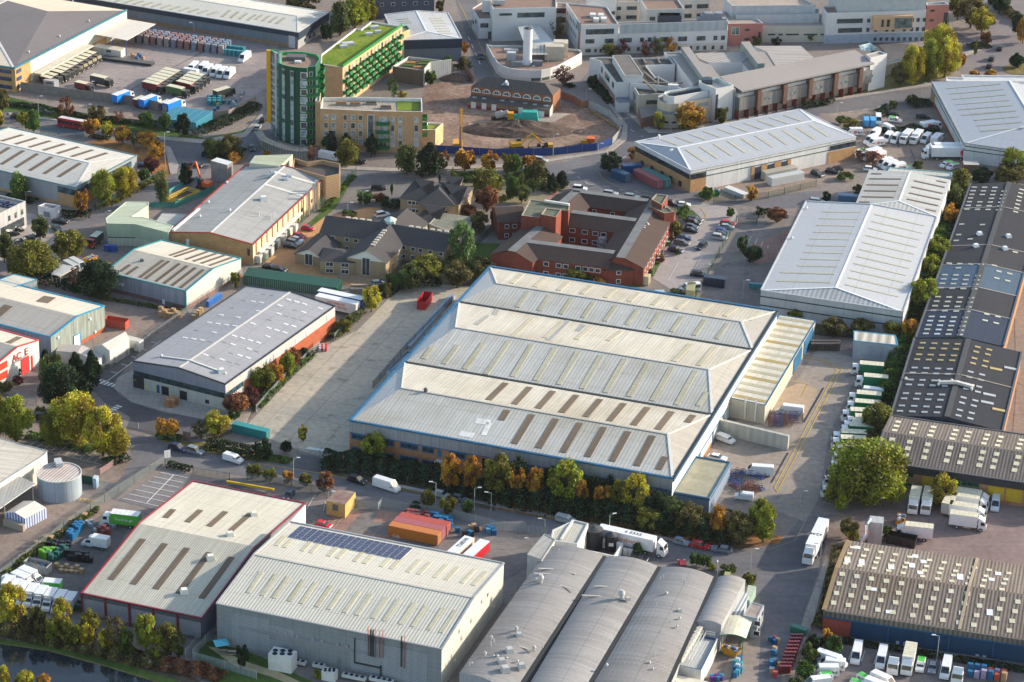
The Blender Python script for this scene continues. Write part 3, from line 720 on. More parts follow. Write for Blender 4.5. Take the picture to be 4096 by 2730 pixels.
for t in(.36,.42,.62,.72,.92):b.bn(1,4.7,6.3,pn((.5,.52,.52),.3),'wall_light_panel',t,t+.02,.1)
b.vn(b.pf,(2035,290),'box',1.5,pn((.7,.7,.65)));b.vn(b.pb,(1483,148),'cowl',.9,WH_)
e0,e1=op((1500,150),b.pb),op((1740,182),b.pb);e2=op((2080,305),b.pf);b.tm_([(e0+UZ*.1,e1+UZ*.1),(e1+UZ*.1,e2+UZ*.1)],pn((.6,.59,.55)),.5,.2,'safety_walkway')
S(0,3);h=hgt((1850,1192),(1850,985));BURG=pn((.2,.02,.035),.4)
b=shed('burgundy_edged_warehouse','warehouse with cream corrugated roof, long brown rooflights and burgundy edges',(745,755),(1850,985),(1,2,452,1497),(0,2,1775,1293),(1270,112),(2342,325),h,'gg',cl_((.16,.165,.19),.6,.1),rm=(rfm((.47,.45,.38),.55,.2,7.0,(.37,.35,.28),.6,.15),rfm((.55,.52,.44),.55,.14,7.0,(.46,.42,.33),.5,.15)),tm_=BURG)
b.lights(b.pf,(1313,257),(1015,628),(2125,422),(1845,802),5,1.45,RLD)
b.lights(b.pb,(1590,-15),(1515,62),(1591,-15),(1516,62),1,1.4,RLD);b.lights(b.pb,(1840,-10),(1715,102),(2300,20),(2115,180),3,1.4,RLD)
for q in((2110,225),):b.vn(b.pb,q,'box',1.4,pn((.7,.68,.6)))
b.vn(b.pb,(2330,40),'box',1.4,pn((.7,.68,.6)));b.vn(b.pf,(1932,438),'box',1.5,pn((.7,.68,.6)));b.vn(b.pf,(1690,748),'box',1.5,pn((.7,.68,.6)))
SHUT=cl_((.3,.31,.36),.32,.3,True)
for k in range(5):b.bn(0,.9,h-1.0,SHUT,'ribbed_panel',(k+.07)/5,(k+1.0)/5,.1)
for k in range(6):b.bn(0,0,h-.1,BURG,'burgundy_post',max(0,k/5-.004),min(1,k/5+.014),.3)
b.bn(0,h-.9,h-.1,pn((.1,.11,.12)),'fascia',out=.2);b.bn(1,0,h,cl_((.1,.115,.16),.32,.25,True),'ribbed_panel',out=.1)
b.bn(2,0,h-.3,pn((.72,.7,.66)),'fascia',.7,1.0,.1)
S(1,3);h=hgt((0,3,1992,1222),(0,3,1985,852));GRYC=cl_((.245,.27,.28),1.1,.03,True,panel=6.0)
b=shed('solar_roof_warehouse','tall grey clad warehouse with ribbed roof carrying solar panels',(0,3,1985,850),(1703,1268),(2272,480),(312,98),(-5,398),(1992,795),h,'gg',[GRYC,cl_((.5,.49,.43),.5,.1,True),cl_((.5,.49,.43),.5,.1,True),GRYC,GRYC,GRYC],rm=(rfm((.5,.485,.43),.72,.3,7.0,(.42,.4,.34),.4,.08),rfm((.52,.5,.44),.72,.1,7.0,(.44,.42,.35),.4,.08)),tm_=pn((.32,.33,.34),.4),ridge=pn((.42,.41,.38)))
RLP=rfm((.47,.45,.34),.36,.08,2.5,(.42,.38,.24),.5)
b.lights(b.pf,(190,580),(55,775),(1718,890),(1582,1090),7,1.0,RLP);b.lights(b.pf,(300,603),(163,797),(1830,913),(1695,1113),7,1.0,RLP)
b.lights(b.pf,(55,553),(-70,750),(56,553),(-69,750),1,1.0,RLP)
b.lights(b.pb,(270,225),(185,318),(2005,535),(1885,660),8,1.0,RLP);b.lights(b.pb,(330,262),(260,335),(2110,555),(1990,682),8,1.0,RLP)
nn=(b.pb[1]-b.pb[0]).cross(b.pb[2]-b.pb[0]).normalized();nn=nn if nn.z>0 else-nn
PV=N('solar_cells');x_,y_=PV.xy();f_=PV.math('MULTIPLY',PV.rng(PV.math('LESS_THAN',PV.math('FRACT',PV.math('DIVIDE',x_,1.0)),.05),0,1,1,4),PV.rng(PV.noise(.3),.3,.7,.8,1.2));PV=PV.out(PV.mul((.018,.022,.07,1),f_),.25,.5)
fr_=pn((.5,.5,.52),.4)
TL,TR_,BL,BR_=[op(p,b.pb)for p in((408,143),(1440,345),(292,240),(1325,452))]
for k in range(18):
 for j in range(5):
  if(k,j)==(17,4):pass
  u0,u1,v0,v1=k/18,(k+.94)/18,j/5,(j+.93)/5
  def bl(u,v):return lp(lp(TL,TR_,u),lp(BL,BR_,u),v)+nn*.18
  q=[bl(u0,v0),bl(u1,v0),bl(u1,v1),bl(u0,v1)];m=MB();m.poly(q,PV,udir=q[1]-q[0])
  for i in range(4):m.poly([q[i],q[(i+1)%4],q[(i+1)%4]-nn*.12,q[i]-nn*.12],fr_)
  m.bd('solar_panel',b.root)
b.P=[b.A,b.B,b.C,b.D];RIB=cl_((.29,.315,.34),.42,.25,True)
for t0,t1,z0,z1 in((.07,.24,.6,8.6),(.24,.35,.6,3.9),(.24,.35,4.9,7.6),(.35,.4,.5,3.4),(.6,.94,.5,8.2)):b.bn(0,z0,z1,RIB,'ribbed_panel',t0,t1,.12)
b.bn(0,5.0,5.9,pn((.24,.25,.28)),'louvre_band',.1,.72,.18)
for t in(.2,.26,.31,.36,.43,.47,.54,.58):b.bn(0,5.9,6.6,pn((.3,.3,.32)),'wall_vent',t,t+.012,.3)
DG=pn((.03,.045,.045),.4);RP=pn((.3,.14,.13),.5)
for t,z0,z1,mt,w_ in((.69,5,11.4,DG,.005),(.7,5,11.4,DG,.005),(.825,4,11.2,DG,.004),(.68,5,12,RP,.002),(.712,5,12,RP,.002),(.73,5,11.6,RP,.002),(.745,5.2,11.8,RP,.002),(.84,3.8,11.5,RP,.002),(.62,2.8,8.5,DG,.003),(.735,.5,3.2,DG,.005)):b.bn(0,z0,z1,mt,'pipe',t,t+w_,.45)
b.bn(0,2.5,2.8,DG,'pipe',.62,.735,.4);b.rec(0,27.5,28.2,.2,2.6,pn((.18,.2,.2)),'ladder')
for t,z in((.3,6.5),(.45,7.5),(.62,8.6),(.72,8.2),(.26,8.9)):b.bn(1,z-.9,z,gs((.25,.27,.28)),WI_,t,t+.02,.12)
for t in(.2,.55,.82):b.bn(1,2.4,2.9,pn((.55,.55,.5)),'wall_lamp',t,t+.008,.4)
def vault(root,L0,R0,L1,R1,h,rise,mat,wall,name='vault_roof',n=14):
 L0,R0,L1,R1=[Q(p,h)if not isinstance(p,V)else p for p in(L0,R0,L1,R1)]
 m=MB();w=MB();prev=None;s=.0
 for i in range(n+1):
  t=i/n;up=UZ*(rise*4*t*(1-t));a,c=lp(L0,R0,t)+up,lp(L1,R1,t)+up
  if prev:
   ds=(a-prev[0]).length;Lh=(c-a).length
   m.poly([prev[0],a,c,prev[1]],mat,uvs=[(0,s),(0,s+ds),(Lh,s+ds),(Lh,s)]);s+=ds
   for k in(0,1):
    q0,q1=prev[k],(a,c)[k];w.poly([(q0 .x,q0 .y,-.3),(q1 .x,q1 .y,-.3),q1,q0],wall)
  prev=(a,c)
 for p,q in((L0,L1),(R0,R1)):w.poly([(p.x,p.y,-.3),(q.x,q.y,-.3),q,p],wall)
 m.bd(name,root);w.bd('wall',root);return L0,R0,L1,R1
S(2,3);h=6.4
FELT=rfm((.27,.262,.26),6.5,.03,6.9,(.19,.175,.165),.75,.22,.8,seed=2.0);FELT2=rfm((.285,.28,.28),6.5,.03,6.9,(.2,.19,.18),.7,.22,.8,seed=7.0)
c0=Q((370,322),h);bk=th('barrel_roofed_factory','factory of three long barrel-vaulted grey roofs with narrow side vault','factory',V((c0 .x,c0 .y,0)))
WV=cl_((.34,.35,.37),.5,.06)
v1=vault(bk,(340,322),(850,415),(-482,1480),(20,1690),h,1.15,FELT,WV)
v2=vault(bk,(860,418),(1350,512),(100,1680),(640,1700),h,1.15,FELT2,WV)
v3=vault(bk,(1368,517),(1865,607),(640,1750),(1430,1590),h,1.15,FELT,WV)
v4=vault(bk,(1875,608),(2140,628),(1662,1022),(1920,1043),h-.2,.9,FELT2,WV)
VM=pn((.42,.42,.42),.5);vb=BD('x','x','x');vb.root=bk;vb.P=[]
zz=h+1.0
def vtop(p):return(Q(p,zz),Q((p[0]+50,p[1]),zz),Q((p[0],p[1]-50),zz))
for p,k,sc in(((262,655),'flue',1.2),((1003,805),'flue',1.3),((232,630),'box',.9),((1062,812),'box',1.2),((1415,760),'cowl',1.1),((1535,915),'box',1.0),((1538,985),'cowl',.8),((1512,1060),'cowl',.8),((868,1418),'cowl',1.0),((1260,1395),'cowl',.9),((1290,1450),'cowl',.7),((40,1100),'flue',.7),((65,1145),'box',1.6),((203,1275),'flue',.7),((85,1430),'box',1.8),((50,1380),'cowl',.8),((1360,630),'pipe',.8),((1388,612),'pipe',.7),((1585,655),'pipe',.8),((1620,670),'pipe',.7),((1320,860),'pipe',.6),((1370,1110),'pipe',.6),((1425,1265),'pipe',.6),((1308,1330),'pipe',.7),((1375,1375),'pipe',.6),((285,1250),'pipe',.9),((1380,1310),'pipe',.5),((1600,1080),'pipe',.5),((1455,1020),'pipe',.5),((362,400),'pipe',.4),((650,400),'pipe',.4),((430,360),'pipe',.5)):
 vb.vn(vtop(p),p,k,sc*.75,VM)
S(1,3)
for p,k,sc in(((2157,1175),'flue',.55),((2178,1205),'pipe',1.0),((2153,1240),'pipe',1.1),((2100,1325),'flue',.6),((2178,1335),'cowl',.8),((2213,1335),'cowl',.9),((2300,1352),'cowl',.7),((2325,1290),'box',1.9),((2255,1390),'box',1.9),((2285,1465),'box',2.2),((1978,1395),'cowl',.6),((1957,1420),'pipe',.8)):vb.vn(vtop(p),p,k,sc*.75,VM)
S(2,3);PT=pn((.4,.37,.33),.7,.25,1.0)
for pth in([(240,525),(420,530),(585,575)],[(200,568),(340,575),(478,602)],[(365,665),(480,690),(590,725)],[(640,770),(800,778),(945,805)],[(755,685),(870,690),(965,708)],[(-100,1240),(60,1235),(190,1275)]):
 m=MB()
 for p,q in zip(pth,pth[1:]):m.bar(Q(p,h+1.0),Q(q,h+1.0),.5,.06,PT)
 m.bd('roof_patch',bk)
for L in((v1[1],v1[3]),(v2[1],v2[3]),(v3[1],v3[3])):X1('bar','valley_gutter',bk,L[0]+UZ*.02,L[1]+UZ*.02,.9,.12,pn((.03,.03,.03)))
h2=6.2
f1=flat('entrance_block','small block with tilted grey roof at the back left of the barrel vaults',PP('140 400 272 443 392 262 298 212'),7.2,cl_((.5,.5,.48),.5,.05),rfm((.36,.35,.33),.5,.05,3.0),0,pn((.25,.27,.28)))
pb_=flat('pump_house','white walled plant building with pale ribbed roof beside the black tanks',PP('355 262 600 300 700 110 570 78 370 170'),6.6,cl_((.66,.65,.62),.6,.04),rfm((.48,.46,.4),.5,.16,0),.3,pn((.5,.51,.5)))
pb_.tm_([(Q((450,260),6.5),Q((560,85),6.5))],pn((.6,.6,.58)),.5,.2,'walkway')
tb=flat('tank_bund','white walled yard around two black tanks',PP('600 340 940 412 1020 292 700 215'),2.6,pn((.66,.66,.63)),pn((.05,.05,.05)),2.3,pn((.6,.6,.6)))
BLK=pn((.012,.014,.02),.5)
for(cx,yb,yt,half),lab in(((747,345,240,80),'larger black cylindrical tank with shallow cone top'),((906,358,285,57),'smaller black cylindrical tank bearing a white label')):
 g=Q((cx,yb));r=half*sx((cx,yb));t=th('storage_tank',lab,'tank',g,'black tanks behind the barrel vaults')
 H_=5.2 if half>70 else 4.0;X1('cyl','tank_body',t,g,r,H_,BLK,28,caps=False);X1('cyl','cone_roof',t,g+UZ*H_,r*1.02,.8,pn((.05,.055,.06),.5),28,r2=.15)
 if half<70:m=MB();d=(V()-V((g.x,g.y,0))).normalized();m.box((g.x+d.x*r,g.y+d.y*r,1.8),(1.1,.1,.8),WH_,atan2(d.y,d.x)+rad(90));m.bd('label_plate',t)
ws=flat('plant_store','flat-roofed plant store with navy parapet, roof handrails and a row of condensers',PP('1508 1408 1735 1458 1885 1160 1690 1128'),4.4,cl_((.55,.55,.53),.5,.05),rfm((.42,.44,.44),.6,.16,0),.5,pn((.05,.09,.17)))
m=MB();g=pn((.6,.62,.62),.4)
for a,c in(((1640,1395),(1780,1135)),((1780,1135),(1860,1150)),((1615,1390),(1752,1130))):
 a,c=Q(a,4.4),Q(c,4.4)
 for zz_ in(.5,1.0):m.rod(a+UZ*zz_,c+UZ*zz_,.05,g)
 for k in range(7):p=lp(a,c,k/6);m.rod(p,p+UZ,.05,g)
m.bd('handrail',ws.root)
for k in range(9):p=Q((lp(1555,1715,k/8),lp(1375,1105,k/8)),5.0);X1('box','condenser',ws.root,p,(1.5,.9,1.1),pn((.5,.48,.44)),rad(55))
cb2=flat('long_store','long white container-like store at the bottom edge beside the vaults',PP('1475 1495 1560 1720 1900 1780 1790 1560'),3.0,pn((.55,.55,.5)),pn((.6,.57,.48)),0)
GRN=pn((.02,.22,.1),.4)
def cny(name,label,pts,h,mat,post,posts,rise=.5,edge=None,gp=None):
 T=[Q(p,h)for p in pts];c=sum(T,V())/4;t=th(name,label,'canopy',V((c.x,c.y,0)),gp);m=MB();prev=None;s=0
 for i in range(7):
  u=i/6;up=UZ*(rise*4*u*(1-u));a,d=lp(T[0],T[1],u)+up,lp(T[3],T[2],u)+up
  if prev:m.poly([prev[0],a,d,prev[1]],mat);m.poly([prev[0]-UZ*.15,a-UZ*.15,a,prev[0]],edge or mat);m.poly([prev[1]-UZ*.15,d-UZ*.15,d,prev[1]],edge or mat)
  prev=(a,d)
 for a,d in((T[0],T[3]),(T[1],T[2])):m.poly([a-UZ*.2,d-UZ*.2,d,a],edge or mat)
 m.bd('canopy_roof',t)
 for p in posts:q=Q(p,h);X1('rod','post',t,(q.x,q.y,0),q,.12,post)
 return t
cny('yard_canopy','cream curved canopy on green posts beside the plant store',PP('1900 1135 2145 1165 2205 1000 1962 955'),4.4,pn((.62,.58,.45)),GRN,[(1925,1130),(2120,1155),(2185,1010)],.6,GRN)
flat('striped_canopy_unit','small store with silver and dark striped ribbed roof beside stacked cabins',PP('1985 935 2112 960 2170 752 2070 738'),3.4,pn((.4,.42,.45)),rfm((.45,.5,.55),.8,.5,0),0)
flat('bike_shelter','narrow pale green domed shelter by the kerb near the road bend',PP('2135 810 2180 820 2240 690 2165 675'),2.6,pn((.3,.42,.36)),pn((.4,.47,.36)),0)
pc=flat('stacked_cabins','two-storey stacked grey site cabins with stained flat roof near the road bend',PP('2118 955 2252 978 2312 862 2195 830'),5.2,cl_((.36,.38,.4),1.2,.04),gm((.38,.32,.27),(.25,.2,.18),.3,.2),.1)
for p in(((2190,980),(2225,1010)),((2190,1072),(2225,1100))):pc.rec(0,3.2-.6,4.2-.4,.9 if p[0][1]>1000 else 3.4,1.9 if p[0][1]>1000 else 4.4,DW_,WI_,.1,WH_)
pc.bn(0,2.5,2.7,pn((.15,.17,.2)),'floor_joint',out=.1);pc.bn(1,2.5,2.7,pn((.15,.17,.2)),'floor_joint',out=.1);pc.rec(1,1,2,3.4,4.3,DW_);pc.rec(1,4,5,3.4,4.3,DW_);pc.rec(1,1,2,.8,1.8,DW_)

# ---------- middle distance and left edge
TEAL=pn((.03,.22,.25),.4);BLU2=pn((.02,.25,.42),.4)
GW=cl_((.36,.36,.35),.45,.1,dirt=.4)
S(0,1);h=hgt((1713,1278),(1705,1113))
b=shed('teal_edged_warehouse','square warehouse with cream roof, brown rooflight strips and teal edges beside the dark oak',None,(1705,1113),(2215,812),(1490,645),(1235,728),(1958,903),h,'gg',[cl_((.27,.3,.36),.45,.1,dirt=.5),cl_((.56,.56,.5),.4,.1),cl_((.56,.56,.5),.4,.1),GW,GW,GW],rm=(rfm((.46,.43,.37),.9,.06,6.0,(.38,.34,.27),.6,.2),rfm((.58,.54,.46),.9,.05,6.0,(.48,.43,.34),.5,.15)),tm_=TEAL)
for q in((1503,827,1287,985),(1553,837,1337,998),(1650,860,1435,1022),(1722,880,1508,1042),(1797,898,1583,1060),(1872,915,1660,1080),(1195,870,1110,930),(1267,888,1167,957)):b.lights(b.pf,q[:2],q[2:],q[:2],q[2:],1,1.0,RLD)
for q in((1760,715,1560,785),(1815,728,1605,797),(1907,750,1705,822),(1985,768,1777,838),(2058,785,1850,857),(2132,803,1925,877)):b.lights(b.pb,q[:2],q[2:],q[:2],q[2:],1,1.0,RLD)
b.P=[b.A,b.B,b.C,b.D];b.bn(0,-.2,1.0,bk_((.2,.12,.12)),BB_,out=.1);b.bn(1,-.2,.8,REDB,BB_,out=.1);b.rc(0,(1493,1185),(1518,1250),pn((.6,.65,.7)),'door');b.vn(b.pf,(1305,835),'box',.9,pn((.1,.11,.12)))
for t in(.62,.66):b.bn(0,2.6,3.3,pn((.6,.6,.58)),'air_conditioner',t-.45,t-.43,.5)
X1('box','corner_trim',b.root,(b.B.x,b.B.y,0),(.45,.45,h),TEAL,rad(-18))
h=hgt((970,1470),(960,1250))
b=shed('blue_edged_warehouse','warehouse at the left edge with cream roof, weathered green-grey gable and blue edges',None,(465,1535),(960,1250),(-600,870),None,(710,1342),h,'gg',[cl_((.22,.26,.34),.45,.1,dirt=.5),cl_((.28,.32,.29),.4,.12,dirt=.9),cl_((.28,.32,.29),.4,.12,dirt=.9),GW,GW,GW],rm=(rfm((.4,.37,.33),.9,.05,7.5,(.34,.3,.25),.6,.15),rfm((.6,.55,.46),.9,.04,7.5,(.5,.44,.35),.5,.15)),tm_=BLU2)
b.lights(b.pb,(460,1165),(385,1215),(461,1165),(386,1215),1,3.4,RLD);b.lights(b.pf,(80,1245),(-60,1360),(81,1245),(-59,1360),1,2.6,RLD)
b.P=[b.A,b.B,b.C,b.D];b.bn(1,-.2,1.0,REDB,BB_,out=.1);b.rc(1,(678,1530),(735,1610),pn((.9,.9,.88)),'door',frame=BLU2,fw=.3)
for p in((825,1365),(532,1535),(872,1485)):t,z=b.uvw(1,p);b.rec(1,t-.3,t+.3,z-.3,z+.3,pn((.7,.7,.68)),'wall_lamp',.3)
flat('side_warehouse','cream flat-roofed block with blue edge at the left edge behind the blue-edged warehouse',PP('190 1055 342 1005 135 957 -400 1150 -330 1210'),7.2,cl_((.28,.32,.33),.4,.1,dirt=.8),rfm((.58,.54,.45),.9,.04,7),0,BLU2)
S(0,2);h=7.0;RED2=pn((.5,.05,.05),.4)
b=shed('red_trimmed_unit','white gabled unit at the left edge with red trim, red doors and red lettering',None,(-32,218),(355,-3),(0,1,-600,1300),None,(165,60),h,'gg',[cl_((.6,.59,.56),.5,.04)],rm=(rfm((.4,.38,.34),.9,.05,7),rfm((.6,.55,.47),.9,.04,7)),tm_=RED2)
b.P=[b.A,b.B,b.C,b.D];b.rc(1,(190,175),(272,300),RED2,'roller_door');b.rc(1,(283,140),(305,285),RED2,'roller_door')
b.rc(1,(-20,225),(66,238),pn((.5,.05,.02)),'window');b.rc(1,(-20,315),(70,328),pn((.5,.05,.02)),'window');b.lights(b.pb,(0,1,180,1535),(0,1,75,1590),(0,1,181,1535),(0,1,76,1590),1,1.6,RLD)
def text(parent,s,p,size,mat,a,c,up=UZ,name='lettering',off=.16,bold=.0,align='CENTER'):
 cu=bpy.data.curves.new('lettering','FONT');cu.body=s;cu.size=size;cu.extrude=.01;cu.offset=bold;cu.align_x=align;cu.align_y='CENTER';cu.resolution_u=2
 t=bpy.data.objects.new('tmp',cu);COL.objects.link(t);bpy.context.view_layer.update()
 me=bpy.data.meshes.new_from_object(t.evaluated_get(bpy.context.evaluated_depsgraph_get()));bpy.data.objects.remove(t)
 me.materials.clear();me.materials.append(mat);me.uv_layers.new(name='UVMap')if not me.uv_layers else None
 X=(c-a).normalized();Y=(up-X*up.dot(X)).normalized();Z=X.cross(Y);o=bpy.data.objects.new(name,me);COL.objects.link(o)
 P=p+Z*off
 M_=Matrix(((X.x,Y.x,Z.x,P.x),(X.y,Y.y,Z.y,P.y),(X.z,Y.z,Z.z,P.z),(0,0,0,1)))
 if parent is not None:
  o.parent=parent;q=wloc(parent);rz=Matrix.Rotation(parent.rotation_euler.z,4,'Z')if parent.parent is None else Matrix();M_=(Matrix.Translation(q)@rz).inverted()@M_
 o.matrix_local=M_;return o
sg=ow((182,132),b.B,b.C);text(b.root,'AC  E',sg,2.6,RED2,b.B,b.C,bold=.05);sg=ow((182,170),b.B,b.C);text(b.root,'TECHNOLOGY',sg,.9,pn((.05,.05,.05)),b.B,b.C)
_sec=('z',0,1000,700/2353)
TENT=pn((.5,.44,.4),.6,.12,1.0);TW=pn((.62,.6,.54),.6)
shed('storage_tent','long low marquee store with tan fabric roof beside the red trimmed unit',(1330,1500),None,(820,1265),(748,1362),(785,1300),None,3.0,'gg',TW,TENT,rise=1.0,cat='marquee',gp='marquee stores')
shed('storage_tent','taller marquee store with peaked tan fabric roof and white walls',(1475,1362),(1738,1192),(1640,1120),(1270,1302),(1372,1268),None,4.6,'gg',TW,TENT,rise=1.2,cat='marquee',gp='marquee stores')
flat('store_container','white box store beside the taller marquee and the chain fence',PP('1870 1240 1930 1205 1700 1143 1640 1180'),2.9,pn((.62,.61,.57)),pn((.55,.52,.47)),0,cat='container')
cny('waste_shelter','open lean-to shelter with grey roof over rubbish between two big trees',PP('690 330 808 358 1028 235 790 185'),3.6,pn((.4,.41,.42)),pn((.4,.4,.38)),[(700,330),(808,352),(1020,237),(800,190)],.1,pn((.6,.5,.3)))
S(0,2)
b=flat('corner_works','cream roofed works building with grey fascia at the left edge behind the silo',PP('402 1050 432 1013 0 900 -300 840 -500 1400 -60 1345'),6.4,cl_((.62,.6,.53),.6,.03),rfm((.58,.53,.45),2.2,.05,8,(.45,.36,.27),.7,.25),0,pn((.28,.31,.33)))
cny('works_canopy','long grey ribbed canopy roof beside the silo over a dark loading bay',PP('-250 1420 -160 1650 325 1312 150 1235'),5.0,rfm((.34,.34,.33),.8,.1,0),pn((.4,.42,.42)),[(300,1325),(40,1515),(120,1250)],.1,pn((.5,.52,.52)))
rr=202*sx((547,1440));g=Q((552,1402));H_=hgt((552,1500),(547,1310));t=th('silo_tank','round pale blue-grey steel tank with rusty striped roof','tank',g)
SIL=cl_((.3,.35,.4),3.0,.02,panel=4.0);m=MB();n=48
for i in range(n):
 a0,a1=2*pi*i/n,2*pi*(i+1)/n
 m.poly([(g.x+rr*cos(a0),g.y+rr*sin(a0),0),(g.x+rr*cos(a1),g.y+rr*sin(a1),0),(g.x+rr*cos(a1),g.y+rr*sin(a1),H_),(g.x+rr*cos(a0),g.y+rr*sin(a0),H_)],SIL,uvs=[(a0*rr,0),(a1*rr,0),(a1*rr,H_),(a0*rr,H_)])
m.bd('tank_wall',t);X1('poly','tank_roof',t,[(g.x+rr*1.01*cos(2*pi*i/n),g.y+rr*1.01*sin(2*pi*i/n),H_+.05)for i in range(n)],rfm((.55,.5,.46),.75,.38,0,(.3,.12,.09),.9,.3),udir=V((.93,-.37,0)))
m=MB();n=48
for i in range(n):a0,a1=2*pi*i/n,2*pi*(i+1)/n;m.bar((g.x+rr*cos(a0),g.y+rr*sin(a0),H_),(g.x+rr*cos(a1),g.y+rr*sin(a1),H_),.25,.2,pn((.5,.5,.48)))
m.bd('rim',t);q=Q((540,1140),H_);X1('box','roof_hatch',t,(q.x,q.y,H_+.1),(1.6,3.0,1.0),pn((.45,.47,.48),.4),rad(20))
S(0,3)
b=shed('striped_marquee','white marquee with blue and white striped side curtains beside pallets of bottles',(230,70),(425,-30),(215,-95),(45,15),(130,-40),(330,-130),2.7,'gg',cl_((.35,.4,.6),.8,.75),pn((.62,.56,.5),.6),rise=.9,cat='marquee')
S(0,1);h=hgt((1000,690),(990,490));PG=cl_((.36,.44,.32),.5,.08);PGR=rfm((.44,.5,.38),.7,.05,0)
b=flat('pale_green_building','pale green L-shaped clad building with green roof beside the excavation',PP('987 490 975 445 1160 293 1363 295 1363 325 1203 430 1305 432 1590 512 1545 572 1240 495'),h,PG,PGR,0,pn((.5,.55,.42)),mats=[PG,PG,PG,PG,cl_((.62,.62,.44),.5,.08),PG,PG,PG,PG,PG])  # inner yard wall painted brighter cream, its sunlit look put into the colour
b.bn(9,-.1,h*.36,cl_((.5,.5,.4),1.2,.08),'lower_wall',0,1,.08);b.bn(8,-.1,h*.36,cl_((.5,.5,.4),1.2,.08),'lower_wall',0,1,.08);b.bn(9,h*.36,h*.39,pn((.02,.03,.03)),'rail',0,1,.12)
flat('link_roof','low grey link roof between the pale green building and the long brick factory',PP('1430 470 1490 393 1735 400 1600 512'),4.2,pn((.3,.3,.3)),rfm((.42,.42,.4),.8,.06,4),.1)
h=hgt((2335,872),(2325,685));FAC=rfm((.34,.34,.33),1.1,.04,5.5,(.26,.26,.25),.8,.12,patch=.05);CRW=bk_((.66,.52,.34),(.6,.46,.3))
b=shed('long_brick_factory','long tan brick factory with grey patched roof, red eaves and many pipes along its flank',(2325,685),(1,1,635,60),None,(1548,572),(1935,577),None,h,'gg',[CRW,BUFF,BUFF,BUFF,bk_((.46,.28,.13)),bk_((.46,.28,.13))],FAC,tm_=pn((.3,.04,.03)),ridge=pn((.6,.6,.58)))
FB=b;b.P=[b.A,b.B,b.C,b.D]
for k in range(14):b.bn(0,0,h,BUFF,'pilaster',(k+.5)/14,(k+.5)/14+.008,.25)
for k in range(10):b.bn(0,2.0,3.2,DW_ if k%2 else pn((.4,.35,.25)),WI_,(k+.62)/14+.25,(k+.62)/14+.27,.1)
for k in range(0,9):b.bn(0,.2,2.4,pn((.5,.5,.46)),'plant_cabinet',.02+k*.055,.055+k*.055,1.6+.5*(k%3))
b.bn(0,2.6,3.1,pn((.6,.6,.56)),'duct',.05,.62,1.2);b.rc(3,(1712,632),(1740,692),DOORW,'door');b.rc(3,(2274,720),(2298,785),pn((.05,.04,.04)),'door')
S(1,1)
for p,sc in(((433,360),3.4),((483,340),4.4),((508,320),4.6)):
 q=Q(p,0);q=ow(p,b.A,b.B)+V((1.6,-.5,0));X1('cyl','flue',b.root,(q.x,q.y,.5),.45,h+sc*.6,pn((.55,.56,.56),.25,metal=.8),8)
for p in((300,60),(268,90),(150,30),(120,60)):b.vn(b.pf,p,'box',1.2,gs((.3,.35,.4)))
for p in((28,425),(42,400),(137,455),(155,440),(170,425)):b.vn(b.pf,p,'pipe',.9)
for q in((165,15,560,130),(75,130,430,235)):b.lights(b.pf,q[:2],q[2:],q[:2],q[2:],1,1.4,pn((.55,.54,.5)),'translucent_strip')
b.vn(b.pf,(70,275),'box',1.8,pn((.65,.66,.66)));S(0,1)
for p in((1915,300),(1838,430),(2085,120),(2112,375)):b.vn(b.pb,p,'cowl',.9)
X1('bar','roof_duct',b.root,op((1830,360),b.pb),op((1590,560),b.pb),.7,.5,pn((.62,.62,.6),.3))
S(1,0)
flat('factory_rear_roof','pale green flat-topped block behind the long brick factory',PP('-60 1500 -10 1432 338 1420 215 1530'),h+1.8,cl_((.5,.5,.4),.5,.1),rfm((.42,.46,.34),.9,.05,0),0)
b=flat('wavy_screen_yard','roof terrace enclosed by wavy tan slatted screen at the back of the factory',[(330,1540),(350,1452),(470,1490),(610,1470),(775,1505),(770,1600),(1,1,640,60)],h+1.5,cl_((.36,.24,.14),.5,.3,True),pn((.08,.07,.06)),1.5)
flat('rear_tower','small square brick tower with white pyramid cap by the roundabout',[(0,0,1938,1478),(0,0,2090,1520),(0,0,2140,1490),(0,0,1995,1450)],6.5,bk_((.3,.28,.27)),pn((.6,.6,.6)),0)
S(0,1);h=hgt((690,345),(690,165))
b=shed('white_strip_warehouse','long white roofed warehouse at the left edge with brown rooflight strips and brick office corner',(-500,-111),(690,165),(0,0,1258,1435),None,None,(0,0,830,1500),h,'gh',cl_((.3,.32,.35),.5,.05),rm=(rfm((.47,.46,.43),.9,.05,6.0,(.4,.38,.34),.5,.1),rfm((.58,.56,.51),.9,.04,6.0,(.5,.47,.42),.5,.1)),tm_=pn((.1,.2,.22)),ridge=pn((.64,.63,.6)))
S(0,0);b.lights(b.pb,(207,1243),(15,1300),(983,1410),(790,1472),7,1.3,RLD);b.lights(b.pf,(87,1360),(-115,1485),(740,1503),(540,1628),6,1.3,RLD)
b.P=[b.A,b.B,b.C,b.D];b.bn(0,-.1,h*.62,BUFF,'brick_corner',.87,1,.15);b.bn(0,h*.62,h*.92,gs((.04,.07,.09)),WI_,.87,1,.2);b.bn(1,-.1,h*.62,BUFF,'brick_corner',0,.6,.15);b.bn(1,h*.62,h*.9,gs((.04,.07,.09)),WI_,0,.9,.2);b.bn(0,-.1,.8,BUFF,BB_,0,.87,.1)
